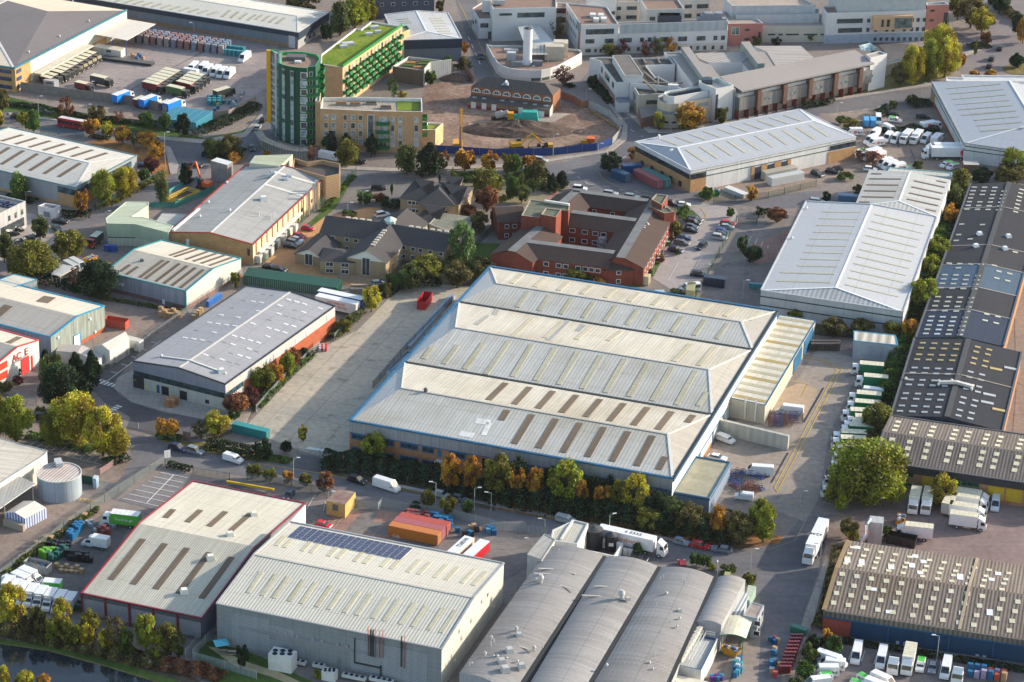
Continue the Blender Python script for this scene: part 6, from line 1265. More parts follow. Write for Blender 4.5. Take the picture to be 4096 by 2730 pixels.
for k in range(5):
 t=(k+.62)/5.2;b.bn(0,hS*.26,hS*.9,CU,'copper_fin',t,t+.028,3.4)
 b.bn(0,hS*.5,hS*.58,gs((.14,.18,.19)),WI_,t+.07,t+.12,2.5)
for k in range(14):b.bn(0,0,hS*.32,pn((.2,.05,.04)),'column',k/14,k/14+.0025,2.5)
b2=hp_('white end tower and glazed link at the right end of the copper-finned wing',PP('945 535 1095 495 1025 470 900 500'),hS+1.5,HW,LGRV)
_sec=('z',2400,0,700/2353)
hK=hM+.5;b=BD('courtyard_clinic','sprawling brown-grey metal roofed clinic with raised clerestory strips around a courtyard','hospital');pts_=[(1245,1130),(1375,1060),(1700,1010),(1600,1030),(1470,860)]
def rfslab(pts,h,m_,wall=HW):
 T=[Q(p,h)for p in pts];m=MB();w_=MB()
 m.poly([p+UZ*.02 for p in T],m_,udir=T[1]-T[0]);m.bd('roof',b.root)
 for i in range(len(T)):a,c=T[i],T[(i+1)%len(T)];w_.poly([(a.x,a.y,0),(c.x,c.y,0),c,a],wall)
 w_.bd('wall',b.root);return T
b.root=th(b.name,b.label,b.cat,Q((1700,900)))
rfslab([(1245,1130),(1390,1060),(1100,740),(980,770)],hK,MR);rfslab([(1390,1060),(1610,1030),(1470,850),(1330,800),(1200,700),(1105,660)],hK-.3,MR)
rfslab([(1330,790),(1470,848),(1905,840),(2000,770),(1960,700),(1285,722)],hK,MRR);rfslab([(1905,842),(2000,950),(2360,890),(2240,700),(1990,690)],hK-.2,MR);rfslab([(2240,700),(2360,885),(2900,800),(2700,620),(2070,620)],hK,MRR)
T=rfslab([(1380,1040),(1480,1030),(1200,630),(1095,640)],hK+2.2,MR,pn((.25,.28,.26)));T=rfslab([(2120,860),(2215,855),(2010,560),(1895,565)],hK+2.4,MR,pn((.25,.28,.26)))
b3=hp_('low white parapet roof stub behind the dark flat roofs of the middle clinic',PP('860 705 900 755 1130 745 1090 700'),hK,HW,MR,.6)
S(3,0);m=MB();prev=None;GG=gs((.35,.45,.43))
for k in range(7):
 t=k/6;p=Q((lp(830,940,t),lp(420,395,t))if k<3 else(lp(940,1015,(k-3)/3),lp(395,455,(k-3)/3)),hK+2);q=Q((lp(860,1000,t),470),hK+.5)
 if prev:m.poly([prev[0],p,q,prev[1]],GG)
 prev=(p,q)
m.bd('glazed_canopy',b.root)
area('car_park_deck',[(1000,410),(1100,400),(1300,410),(1440,450),(1280,560),(1090,580),(1070,480)],ASPHD)
flat('boundary_wall','low stone block behind the yellow trees beside the finned wing',PP('1085 600 1200 570 1560 600 1560 580 1190 540 1085 575'),4.0,STN,pn((.3,.28,.25)),.2)

# ---------- vehicles: library shapes in local axes, nose along +X
PT=paint();VG=gs((.02,.025,.03),.08);TYRE=pn((.018,.018,.02),.8);CHS=pn((.03,.03,.033),.7);LAMP=pn((.75,.74,.7),.2);TAIL=pn((.4,.02,.02),.3);CROOF=pn((.6,.56,.42),.6,.14,.9);WROOF=pn((.68,.69,.7),.5,.08,.6)
def prof(m,pts,w,mat,top=None,zt=None,topmat=None):
 def y(p):return w/2-(top if top and p[1]>zt else 0)
 n=len(pts);Lf=[(p[0],y(p),p[1])for p in pts];Rg=[(p[0],-y(p),p[1])for p in pts]
 m.poly(Lf,mat);m.poly(Rg[::-1],mat)
 for i in range(n):
  j=(i+1)%n;up=topmat and abs(pts[i][1]-pts[j][1])<.05 and pts[i][1]>1.5
  m.poly([Lf[i],Rg[i],Rg[j],Lf[j]],topmat if up else mat)
 return m
def wheelmesh(r=.33,w=.22):
 m=MB();n=12;a=[(r*cos(2*pi*i/n),r*sin(2*pi*i/n))for i in range(n)]
 for i in range(n):
  j=(i+1)%n;m.poly([(a[i][0],-w/2,a[i][1]),(a[j][0],-w/2,a[j][1]),(a[j][0],w/2,a[j][1]),(a[i][0],w/2,a[i][1])],TYRE)
 for s in(-1,1):m.poly([(x,s*w/2,z)for x,z in a],TYRE);m.poly([(x*.55,s*(w/2+.01),z*.55)for x,z in a],pn((.4,.4,.42),.3))
 return m.mesh('wheel')
WH=wheelmesh();WHB=wheelmesh(.5,.32)
def E_(n,mb,subs=(),loc=None):return(n,mb.mesh(n),list(subs),loc)
def wheels(xs,w,me=None,r=.33):return[('wheel',me or WH,[],(x,s*(w/2-.12),r))for x in xs for s in(-1,1)]
def lamps(x,w,z,tail_x):return[('headlight',MB().box((0,0,0),(.12,.34,.18),LAMP).mesh('headlight'),[],(x,s*(w/2-.25),z))for s in(-1,1)]+[('tail_light',MB().box((0,0,0),(.08,.2,.3),TAIL).mesh('tail_light'),[],(tail_x,s*(w/2-.14),z+.1))for s in(-1,1)]
def quadp(pts,mat):return MB().poly(pts,mat)
def mk_car(L=4.4,W=1.8,H=1.48,est=.25,hood=1.15):
 a,f=-L/2,L/2
 body=prof(MB(),[(a+.05,.28),(a,.6),(a+.05,.92),(a+est,.98),(f-hood,.98),(f-.15,.8),(f,.6),(f-.03,.28)],W,PT)
 g0,g1,t0,t1=a+est*.6,f-hood-.02,a+est+.35,f-hood-.75
 prof(body,[(t0-.04,H-.06),(t0,H),(t1,H),(t1+.06,H-.06)],W-.42,PT)
 gl=prof(MB(),[(g0,.97),(t0,H-.05),(t1,H-.05),(g1,.97)],W-.1,VG,.18,1.1)
 return[E_('body',body),E_('windows',gl)]+wheels((a+.8,f-.85),W)+lamps(f-.06,W,.62,a+.03)
LIB={'car':mk_car(),'hatch':mk_car(3.9,1.72,1.48,.12,.95),'suv':mk_car(4.6,1.88,1.72,.15,1.2),'estate':mk_car(4.75,1.82,1.5,.12,1.2),'saloon':mk_car(4.8,1.84,1.44,.8,1.25)}
def tmesh(s,size,mat,o,x,y,bold=.02):
 cu=bpy.data.curves.new('lettering','FONT');cu.body=s;cu.size=size;cu.extrude=.01;cu.offset=bold;cu.align_x='CENTER';cu.align_y='CENTER';cu.resolution_u=1
 t=bpy.data.objects.new('tmp',cu);COL.objects.link(t);bpy.context.view_layer.update();me=bpy.data.meshes.new_from_object(t.evaluated_get(bpy.context.evaluated_depsgraph_get()));bpy.data.objects.remove(t)
 me.materials.clear();me.materials.append(mat);x,y,o=V(x),V(y),V(o);z=x.cross(y);me.transform(Matrix(((x.x,y.x,z.x,o.x),(x.y,y.y,z.y,o.y),(x.z,y.z,z.z,o.z),(0,0,0,1))));return me
RDP=pn((.55,.01,.035),.4);DKT=pn((.06,.06,.07))
def mark(s,size,o,side,mat=DKT):return('lettering',tmesh(s,size,mat,(o[0],side*o[1],o[2]),(-side,0,0),(0,0,1)),[],None)
def hexlogo(x,z,r,y,side):
 m=MB();m.poly([(x+r*sin(pi*i/3),side*y,z+r*cos(pi*i/3))for i in range(6)],RDP);w=pn((.7,.7,.7))
 for k in(0,2,4):an=pi/3*k;m.rod((x,side*(y+.02),z),(x+r*sin(an)*.9,side*(y+.02),z+r*cos(an)*.9),.05,w)
 return E_('emblem',m)
def mk_van(L=5.9,W=2.0,H=2.5,hood=.7,ws_=False,livery=None,roof=None):
 a,f=-L/2,L/2;b=H>2.2
 pts=[(a,.4),(a,H-.25),(a+.12,H),(f-hood-.95,H),(f-hood,1.35 if b else 1.2),(f-.12,1.05 if b else .95),(f,.7),(f,.35)]
 body=prof(MB(),pts,W,PT,.12,1.6);x0,z0,x1,z1=f-hood-.9,H-.12,f-hood-.03,1.42 if b else 1.26
 ws=quadp([(x0+.05,-W/2+.25,z0),(x0+.05,W/2-.25,z0),(x1+.04,W/2-.14,z1),(x1+.04,-W/2+.14,z1)],VG);e=[E_('body',body),E_('windscreen',ws)]
 for s in(-1,1):
  e.append(E_('side_window',quadp([(x0-.25,s*(W/2+.012-.11),H-.3 if H<2.2 else 2.05),(x0+.1,s*(W/2-.1),H-.3 if H<2.2 else 2.05),(x1-.1,s*(W/2+.01),1.3),(x0-.35,s*(W/2+.01),1.3)],VG)))
  if ws_:e.append(E_('side_window',quadp([(a+.3,s*(W/2-.1),H-.35),(x0-.5,s*(W/2-.1),H-.35),(x0-.5,s*(W/2+.012),1.35),(a+.3,s*(W/2+.012),1.35)],VG)))
  if livery=='dpd':e+=[mark('dpd',1.0,(a+1.2,W/2+.03,1.3),s),hexlogo(a+2.6,1.35,.55,W/2+.03,s)]
 if roof:e.append(E_('roof_panel',quadp([(a+.15,-W/2+.2,H+.02),(f-hood-1.2,-W/2+.2,H+.02),(f-hood-1.2,W/2-.2,H+.02),(a+.15,W/2-.2,H+.02)],roof)))
 return e+wheels((a+1.05,f-.95),W)+lamps(f-.03,W,.75,a+.01)
GRP=pn((.08,.45,.06),.4)
LIB.update(van=mk_van(),lwb=mk_van(6.9,2.0,2.6),smallvan=mk_van(4.4,1.8,1.85,.85),midvan=mk_van(5.0,1.9,1.95,.8),minibus=mk_van(6.0,2.0,2.5,.7,True),mpv=mk_van(4.8,1.85,1.85,.9,True),pvan=mk_van(5.9,2.0,2.5,.7,livery='dpd'),psmall=mk_van(4.4,1.8,1.85,.85,livery='dpd',roof=GRP))
def mk_cab(m,f,w,h,mat=None,defl=.0):
 mat=mat or PT;prof(m,[(f-1.9,.55),(f-1.9,h),(f-.35,h),(f-.08,h-.9),(f,1.2),(f,.5)],w,mat,.05,h-.95)
 if defl:prof(m,[(f-1.9,h-.02),(f-1.9,h+defl),(f-1.6,h+defl),(f-.5,h-.01)],w-.3,mat)
def mk_lorry(L=8.5,W=2.4,H=3.5,roof=None,cabh=2.7,side='paint',text=None,defl=.0,logo=False,gap=.15,big=True,tm=DKT,fl=2.0):
 a,f=-L/2,L/2;cab=MB();mk_cab(cab,f,W-.1,cabh,None,defl);e=[E_('cab',cab)]
 e.append(E_('windscreen',quadp([(f-.3,-W/2+.25,cabh-.08),(f-.3,W/2-.25,cabh-.08),(f-.02,W/2-.2,cabh-.98),(f-.02,-W/2+.2,cabh-.98)],VG)))
 for s in(-1,1):e.append(E_('side_window',quadp([(f-1.3,s*(W/2-.035),cabh-.15),(f-.45,s*(W/2-.035),cabh-.2),(f-.3,s*(W/2-.02),cabh-.95),(f-1.3,s*(W/2-.02),cabh-.95)],VG)))
 bx=MB();x1=f-fl-gap;cx=(a+x1)/2;bx.box((cx,0,.95),(x1-a,W,H-.95),PT);e.append(E_('load_body',bx))
 rf=MB();rf.box((cx,0,H+.01),(x1-a+.02,W+.02,.06),roof or CROOF)
 k=max(3,int((x1-a)/1.0))
 for i in range(1,k):rf.box((a+(x1-a)*i/k,0,H+.07),(.06,W,.02),pn((.42,.4,.33)))
 e.append(E_('load_roof',rf));ch=MB();ch.box((-.2,0,.45),(L-.8,.9,.45),CHS);e.append(E_('chassis',ch))
 if text:e+=[mark(text,1.0,(cx,W/2+.03,(H+.95)/2),s,tm)for s in(-1,1)]
 if logo:e+=[hexlogo(cx-.3,2.3,.75,W/2+.03,s)for s in(-1,1)]
 return e+wheels((a+1.9,f-1.2)if L<9.5 else(a+1.6,a+2.9,f-1.2),W,WHB,.5)+lamps(f+.01,W,.75,a)
LIB.update(lorry=mk_lorry(),rigid=mk_lorry(8.2,2.35,3.2),rigids=mk_lorry(6.6,2.2,3.0),wlorry=mk_lorry(8.6,2.4,3.5,WROOF),bluelorry=mk_lorry(8.6,2.45,3.5,WROOF),ptruck=mk_lorry(7.6,2.3,3.2,WROOF,text='dpd',logo=True),foodtruck=mk_lorry(8.8,2.45,3.5,WROOF,text='food to go',tm=WROOF),glorry=mk_lorry(8.4,2.4,3.5,CROOF,defl=.0),clorry=mk_lorry(8.6,2.45,3.7,CROOF,defl=.7),tractor=mk_lorry(5.4,2.5,1.1,CHS,2.9,defl=.9))
def mk_luton(L=6.4,side=None):
 W=2.1;a,f=-L/2,L/2;m=prof(MB(),[(f-2.6,.45),(f-2.6,2.1),(f-1.55,2.15),(f-.7,1.35),(f-.1,1.05),(f,.7),(f,.4)],1.9,PT,.08,1.6)
 e=[E_('cab',m),E_('windscreen',quadp([(f-1.52,-.75,2.1),(f-1.52,.75,2.1),(f-.7,.85,1.42),(f-.7,-.85,1.42)],VG)),E_('load_body',MB().box(((a+f-2.4)/2,0,.75),(f-2.4-a,W,2.15),PT)),E_('load_roof',MB().box(((a+f-2.4)/2,0,2.91),(f-2.4-a,W,.05),WROOF)),E_('fridge_unit',MB().box((f-2.1,0,2.25),(.7,1.4,.55),pn((.5,.5,.52),.5),0,(.8,.85)))]
 for s in(-1,1):e.append(E_('side_window',quadp([(f-2.3,s*.9,2.0),(f-1.5,s*.9,2.0),(f-.9,s*.965,1.35),(f-2.3,s*.965,1.35)],VG)))
 if side:e+=[E_('side_panel',quadp([(a+.1,s*(W/2+.02),.85),(f-2.6,s*(W/2+.02),.85),(f-2.6,s*(W/2+.02),2.8),(a+.1,s*(W/2+.02),2.8)],side))for s in(-1,1)]+[E_('rear_panel',quadp([(a-.02,-W/2+.1,.8),(a-.02,W/2-.1,.8),(a-.02,W/2-.1,2.8),(a-.02,-W/2+.1,2.8)],side))]
 return e+wheels((a+1.2,f-.95),W)+lamps(f-.02,1.9,.75,a)
LIB.update(luton=mk_luton(),glut=mk_luton(side=GRP))
def mk_trailer(L=13.6,W=2.5,H=4.1,roof=WROOF,text=None,tm=DKT,rtext=None,size=1.4,rot=0,tx=.2):
 a=-L/2;e=[E_('load_body',MB().box((0,0,1.15),(L,W,H-1.15),PT)),E_('load_roof',MB().box((0,0,H+.01),(L+.02,W+.02,.05),roof)),E_('chassis',MB().box((0,0,.75),(L-1,.9,.35),CHS))]
 if text:e+=[mark(text,size,(tx,W/2+.03,(H+1.3)/2),s,tm)for s in(-1,1)]
 if rtext:e.append(('roof_number',tmesh(rtext,1.5,DKT,(1.5,0,H+.09),(1 if not rot else 0,0 if not rot else-1,0),(0,1,0)if not rot else(1,0,0)),[],None))
 return e+wheels((a+1.6,a+2.9,a+4.2),W,WHB,.5)
def shift(lib,dx):return[(n,me,s,((lc or(0,0,0))[0]+dx,(lc or(0,0,0))[1],(lc or(0,0,0))[2]))for n,me,s,lc in lib]
ORT=pn((.6,.2,.05),.5)
def mk_artic(**k):
 tr=shift(mk_trailer(**k),-1.5);t=[];c=MB();f=8.1;mk_cab(c,f,2.4,3.1,None,.85);t.append(E_('cab',c));t.append(E_('windscreen',quadp([(f-.3,-.95,3.02),(f-.3,.95,3.02),(f-.02,1.02,2.1),(f-.02,-1.02,2.1)],VG)))
 for s in(-1,1):t.append(E_('side_window',quadp([(f-1.2,s*1.17,2.95),(f-.45,s*1.17,2.9),(f-.3,s*1.19,2.1),(f-1.2,s*1.19,2.1)],VG)))
 return tr+t+wheels((f-1.3,f-4.6),2.5,WHB,.5)+lamps(f+.01,2.4,.8,-8.3)
LIB.update(artic=mk_artic(text="Sainsbury's",tm=ORT,rtext='6 5335',size=1.5,tx=.6),artic2=mk_artic(rtext='6248',rot=1),partic=mk_artic(),trailer=mk_trailer(),htrailer=mk_trailer(12.5,text='HEATHROW\nRENT A TRUCK',tm=pn((.5,.06,.06)),size=.95),ttrailer=mk_trailer(9.5,H=3.6,rtext='T28590'),rtrailer=mk_trailer(9.5,H=3.6))
LIB['partic']+=[hexlogo(-5.0,2.5,1.3,1.28,s)for s in(-1,1)]
def mk_bus(L=10.6,W=2.5,H=2.95):
 a,f=-L/2,L/2;m=prof(MB(),[(a,.35),(a,H-.2),(a+.2,H),(f-.3,H),(f-.05,H-.4),(f,1.0),(f,.35)],W,PT,.06,2.4);e=[E_('body',m),E_('roof_panel',MB().box((0,0,H+.01),(L-.8,W-.5,.05),pn((.62,.55,.52),.5)))]
 for s in(-1,1):
  for k in range(7):e.append(E_('side_window',quadp([(a+.5+k*1.38,s*(W/2+.015),1.3),(a+1.7+k*1.38,s*(W/2+.015),1.3),(a+1.7+k*1.38,s*(W/2+.012),2.35),(a+.5+k*1.38,s*(W/2+.012),2.35)],VG)))
 e.append(E_('windscreen',quadp([(f+.02,-1.1,1.1),(f+.02,1.1,1.1),(f-.03,1.05,2.5),(f-.03,-1.05,2.5)],VG)));return e+wheels((a+2.4,f-2.3),W,WHB,.5)+lamps(f,W,.7,a)
LIB['bus']=mk_bus()
HT_=dict(car=1.4,hatch=1.4,suv=1.6,estate=1.4,saloon=1.4,van=2.4,lwb=2.5,smallvan=1.8,midvan=1.9,minibus=2.4,mpv=1.8,pvan=2.4,psmall=1.8,artic=4,artic2=4,partic=4,trailer=4,htrailer=4,ttrailer=3.6,rtrailer=3.6,bus=2.9,luton=2.9,glut=2.9)
def veh(kind,p,d,col,label,gp=None,cols=None,z=None,front=False,roof=True):
 z=HT_.get(kind,3.3)*(1.0 if roof and kind not in('car','hatch','suv','estate','saloon')else  .5)if z is None else z
 a=Q(p,z);c=Q((p[0]+d[0],p[1]+d[1]),z);an=atan2(c.y-a.y,c.x-a.x)
 if front:a=a-V((cos(an),sin(an),0))*front
 name={'bus':'bus','minibus':'minibus','mpv':'people_carrier'}.get(kind,'parked_car' if kind in 'car hatch suv estate saloon' else 'van' if 'van' in kind or kind in 'lwb psmall luton glut' else 'trailer' if 'trailer' in kind else 'lorry')
 return item(name,LIB[kind],label,name.split('_')[-1].replace('carrier','people carrier'),V((a.x,a.y,0)),an,gp,col,cols=cols)
BLK_=(.012,.013,.016);NVY=(.015,.025,.07);SLV_=(.32,.34,.36);WHT=(.7,.7,.7);RED_=(.45,.012,.02);GRY_=(.11,.12,.135);LBL=(.2,.27,.35)
S(0,0);g='black cabbed lorries docked along the depot wall'
for k in range(10):veh('rigid' if k not in(0,1)else 'rigids',(lp(450,832,k/9),lp(702,478,k/9)),(180,45),BLK_,'black cabbed lorry, %s from the front of the docked row by the depot wall'%ORD[k],g)
veh('rigid',(935,703),(200,45),BLK_,'black cabbed lorry with grey patterned sides alone in the open yard',cols={'load_body':(.06,.065,.075)});veh('rigids',(775,755),(180,40),BLK_,'short maroon sided lorry beside the lamp post near the guard hut',cols={'load_body':(.16,.02,.03)})
g='lorries parked in the middle of the depot yard';MAR=(.16,.015,.03)
for k in range(6):veh('rigid',(lp(1600,1415,k/5),lp(645,760,k/5)),(190,42),BLK_,'cream roofed lorry, %s from the back in the left column of the yard block'%ORD[k],g,cols={'load_body':MAR if k==5 else BLK_})
for k in range(4):veh('rigid',(lp(1825,1725,k/3),lp(680,757,k/3)),(190,45),BLK_,'cream roofed lorry, %s from the back in the right column of the yard block'%ORD[k],g,cols={'load_body':MAR if k==3 else((.02,.12,.13)if k==1 else BLK_)})
veh('rigid',(1640,800),(190,42),BLK_,'lorry with green and dark printed sides at the front of the yard block',g,cols={'load_body':(.06,.12,.04)});veh('rigid',(2060,808),(170,-52),BLK_,'dark printed lorry standing alone near the blue crates',cols={'load_body':(.03,.035,.03)})
BLC=(.01,.2,.62)
for k,(x,y)in enumerate(((1130,850),(1378,892),(1600,928))):veh('bluelorry',(x,y),(160,-62),WHT,'white cabbed bright blue sided lorry behind the yard fence, %s from left'%ORD[k],'blue sided lorries behind the fence',cols={'load_body':BLC})
for k,(x,y)in enumerate(((1300,885),(1540,920))):veh('rigids',(x,y),(150,-60),BLK_,'brown roofed dark lorry body between two blue lorries, the %s one'%('left' if k==0 else 'right'),cols={'load_body':(.1,.03,.03)})
for k,(x,y)in enumerate(((1772,588),(1862,590),(1905,612),(1980,622),(2040,637),(2108,642))):veh('lwb',(x,y),(-70,62),WHT,'white high roof van facing the camera, %s from the left in the depot row'%ORD[k],'depot vans')
veh('lwb',(1735,632),(-110,-18),WHT,'white van parked sideways against the front of the depot van row');veh('lwb',(2248,492),(-70,48),WHT,'white van beside the teal crates near the stacked kegs')
veh('bus',(675,1098),(240,42),(.42,.012,.025),'red single deck bus on the road behind the yellow trees')
veh('suv',(165,1068),(90,8),BLK_,'dark car on the road beside the yellow bush at the left edge');veh('saloon',(2312,1358),(25,60),BLK_,'dark car waiting at the junction triangle below the green tower');veh('saloon',(1800,1512),(95,18),BLK_,'black car circling the planted roundabout');veh('car',(1310,1520),(90,8),NVY,'dark blue car partly behind the red tree by the white warehouse end')
S(1,0);veh('lwb',(672,1400),(140,28),WHT,'white van on the road in front of the brick flats');veh('saloon',(945,1480),(100,14),BLK_,'black car on the road beside the birch tree by the flats');veh('suv',(2062,515),(22,60),(.02,.035,.04),'dark car with headlights coming down the hospital road');veh('suv',(82,1092),(45,-30),BLK_,'dark car on the road beside the scaffold');veh('car',(15,1168),(30,-50),SLV_,'silver car on the road beside the scaffold')
S(2,0);veh('suv',(262,1468),(100,12),SLV_,'silver car on the road below the blue hoarding')
S(3,0)
for x,y,n in((2133,440,'dark car, topmost of three climbing the road at top right'),(2057,535,'dark car, middle one of three on the road at top right'),(2035,602,'black car, lowest of three on the road at top right')):veh('suv',(x,y),(25,-50),BLK_,n)
veh('van',(905,1085),(-8,-60),(.05,.32,.62),'blue backed van, left one of the pair by the hedge');veh('van',(965,1085),(-8,-60),(.05,.32,.62),'blue backed van, right one of the pair by the hedge');veh('van',(1018,1065),(8,60),WHT,'white van facing the camera beside the two blue backed vans')
veh('car',(1145,1048),(90,5),BLK_,'dark car behind the small green roofed van');veh('psmall',(1172,1078),(90,12),WHT,'small white van with green tail parked behind the long hedge');veh('suv',(1425,1070),(90,0),(.03,.025,.04),'dark purple car behind the bare bushes in the parcel yard')
for kd,p,d,n in(('pvan',(790,1180),(-110,0),'white van with red cube logo beside the flagpole at the unit corner'),('van',(985,1195),(-70,45),'white van nosing out behind the long hedge in the parcel yard'),('van',(950,1250),(-100,42),'white van just behind the side-on logo van in the parcel yard'),('pvan',(995,1278),(-130,18),'side-on white van with big red cube logo at the left end of the parcel row'),('pvan',(1105,1228),(-50,52),'white van, first to the right of the side-on logo van'),('pvan',(1178,1240),(-62,55),'white van, second to the right of the side-on logo van'),('ptruck',(1275,1215),(-60,55),'left one of two white box trucks in the parcel row'),('ptruck',(1368,1218),(-60,55),'right one of two white box trucks in the parcel row'),('pvan',(1455,1240),(-60,50),'white van between the box trucks and the cream box truck'),('ptruck',(1560,1235),(60,-55),'cream box truck showing its rear doors at the right end of the parcel row'),('van',(1120,1155),(60,30),'white van roof just showing above the long hedge'),('ptruck',(1500,1115),(60,-10),'white box truck half hidden behind bushes under the depot wall'),('psmall',(845,1375),(-100,20),'green topped van by the brick corner of the hipped unit'),('ptruck',(950,1372),(-100,30),'white box truck beside the green topped van'),('pvan',(1015,1400),(-100,30),'white logo van below the box truck by the russet bush'),('pvan',(1078,1462),(-100,25),'white van with orange mark behind the russet bush'),('van',(1125,1488),(-100,25),'white and blue van in the lower parcel row'),('pvan',(1190,1505),(-100,25),'white logo van in the lower parcel row'),('psmall',(1290,1530),(-100,20),'green tailed small van at the low end of the parcel row'),('psmall',(1640,1488),(-70,20),'left of two green tailed vans beside the white artics'),('psmall',(1700,1508),(-70,20),'right of two green tailed vans beside the white artics')):veh(kd,p,d,WHT,n,'parcel fleet in the yard')
veh('partic',(1655,1355),(-300,-2),WHT,'long white articulated lorry with red cube logo, front one at the depot dock');veh('partic',(1680,1325),(-300,-2),WHT,'long white articulated lorry standing behind the logo artic')
veh('car',(940,1552),(90,8),WHT,'white car at the mouth of the parcel yard');veh('suv',(620,1558),(-80,10),BLK_,'dark car beside the compound with white tanks')
S(3,1);veh('suv',(455,28),(60,22),(.03,.04,.06),'dark car on the bend beside the white container');veh('car',(590,6),(70,10),BLK_,'dark car beside the round clipped bush on the bend');veh('estate',(450,280),(80,8),WHT,'white car half hidden behind the pale hipped warehouse')
S(0,1)
for x,y,n in((150,508,'black car, rearmost of three by the office block'),(145,545,'black car, middle of three by the office block'),(105,580,'black car, nearest of three by the office block')):veh('suv',(x,y),(90,-15),BLK_,n)
for kd,x,y,c_,n in(('hatch',170,665,(.03,.045,.09),'dark blue hatchback at the left end of the slanted bays'),('car',230,655,(.04,.05,.1),'blue grey car second in the slanted bays'),('saloon',280,632,BLK_,'black saloon third in the slanted bays')):veh(kd,(x,y),(42,52),c_,n)
veh('car',(325,598),(-60,-45),WHT,'white car at the right end of the slanted bays beside the tree');veh('saloon',(555,465),(90,10),BLK_,'black saloon beside the fenced white bin store');veh('saloon',(523,530),(62,48),(.03,.045,.05),'dark grey saloon leaving the office car park')
veh('lwb',(660,855),(95,52),(.5,.52,.52),'grubby white van beside the open waste shelter');veh('lwb',(715,830),(95,52),(.55,.57,.57),'white van between the waste shelter and the orange skip');veh('rigids',(870,590),(-60,45),(.3,.02,.03),'small tipper lorry with red cab beside the pale green building',cols={'load_body':(.03,.05,.05)})
S(1,1)
for kd,x,y,d,c_,n in(('suv',1127,155,(90,2),BLK_,'black car by the red barrier near the hipped slate building'),('suv',1160,400,(85,-15),WHT,'white car behind the clinic lantern'),('hatch',477,530,(95,12),(.42,.01,.05),'crimson hatchback nearest the yellow bins on the gravel'),('hatch',400,602,(90,25),(.42,.01,.05),'red hatchback, second one down on the gravel'),('hatch',382,637,(90,25),WHT,'white hatchback with black roof beside the red one on the gravel'),('estate',347,660,(90,25),SLV_,'silver car on the gravel beside the factory flank'),('hatch',315,692,(95,10),BLK_,'black hatchback lowest of the gravel row'),('car',130,885,(95,15),BLK_,'black car above the green containers'),('car',215,908,(60,12),BLK_,'dark car peeping over the green containers'),('hatch',1122,1035,(80,-5),WHT,'white car by the hedge at the end of the gravel')):veh(kd,(x,y),d,c_,n)
veh('htrailer',(750,1185),(385,82),(.55,.5,.5),'white curtain trailer with round red lettering beside the grey warehouse');veh('trailer',(785,1140),(385,82),(.02,.07,.25),'blue curtain trailer behind the white lettered one')
S(2,1)
for kd,x,y,d,c_,n in(('suv',622,162,(90,8),WHT,'white car on the road above the care home'),('saloon',1570,312,(90,8),WHT,'white saloon parked beside the grey cabinet by the care home'),('suv',1465,298,(60,10),BLK_,'black car beside the brick tower of the care home'),('estate',1683,447,(85,18),(.03,.04,.05),'dark estate at the top of the left parking row'),('suv',1670,475,(85,18),BLK_,'black car second in the left parking row'),('hatch',1652,515,(70,12),(.05,.07,.11),'slate blue hatchback third in the left parking row'),('saloon',1640,546,(85,12),BLK_,'black saloon fourth in the left parking row'),('estate',1578,617,(85,10),(.015,.03,.12),'royal blue estate fifth in the left parking row'),('estate',1562,662,(85,14),GRY_,'grey estate sixth in the left parking row'),('suv',1505,728,(85,18),(.02,.02,.09),'indigo car lowest in the left parking row under a sapling'),('suv',1742,693,(-60,42),(.02,.03,.04),'dark car driving down the middle of the car park'),('estate',1985,483,(90,12),RED_,'red car at the top of the right parking row'),('saloon',1970,516,(90,8),SLV_,'silver saloon second in the right parking row'),('hatch',1937,557,(85,15),(.02,.06,.25),'bright blue hatchback third in the right parking row'),('hatch',1928,583,(85,15),(.02,.04,.06),'dark teal hatchback fourth in the right parking row'),('suv',1905,610,(85,12),(.42,.44,.45),'pale silver car lowest in the right parking row'),('suv',1713,950,(95,10),(.015,.02,.05),'navy car by the lamp post near the red and navy container'),('estate',905,208,(60,8),SLV_,'silver car roof showing over the care home roof, left one'),('estate',1100,238,(60,8),(.2,.25,.25),'pale car roof showing over the care home roof, middle one'),('estate',1255,258,(60,8),BLK_,'dark car roof showing over the care home roof, right one'),('smallvan',1330,1110,(-30,0),(.3,.45,.55),'pale blue car behind the great warehouse eaves')):veh(kd,(x,y),d,c_,n)
veh('minibus',(1640,1042),(-170,18),WHT,'white minibus with dark windows by the green mesh fence')
S(2,2);veh('mpv',(1965,868),(125,45),WHT,'white people carrier beside the pale push wall');veh('lwb',(2275,1145),(-170,-12),WHT,'long white van with faint logo in the scrap corner of the lorry yard');veh('smallvan',(2135,1395),(-100,-12),WHT,'small white van with open bonnet near the heap of scrap');veh('saloon',(1885,1070),(120,25),WHT,'white saloon behind the mossy flat roofed block')
S(3,2);veh('lwb',(205,592),(-185,-22),WHT,'white glass-rack van with a blue panel near the metal stillages',cols={})
g='green lorries parked along the hedge';GC={'load_body':(.005,.16,.075)}
for k,(x,y)in enumerate(((768,258),(805,372),(738,530),(722,608),(678,690),(722,748),(692,790),(668,828),(592,890),(588,945),(630,1015),(598,1075),(572,1160),(512,1290),(492,1385))):veh('glorry',(x,y-15),(-260,-22+(8 if k>3 else 0)),WHT,'green bodied white cabbed lorry, %s from the top of the line by the hedge'%ORD[k],g,cols=GC,z=1.9,front=4.1)
veh('lwb',(945,432),(-185,-22),WHT,'white van with glass racks between two green lorries');veh('van',(975,322),(-180,-20),WHT,'white van mostly hidden behind the second green lorry')
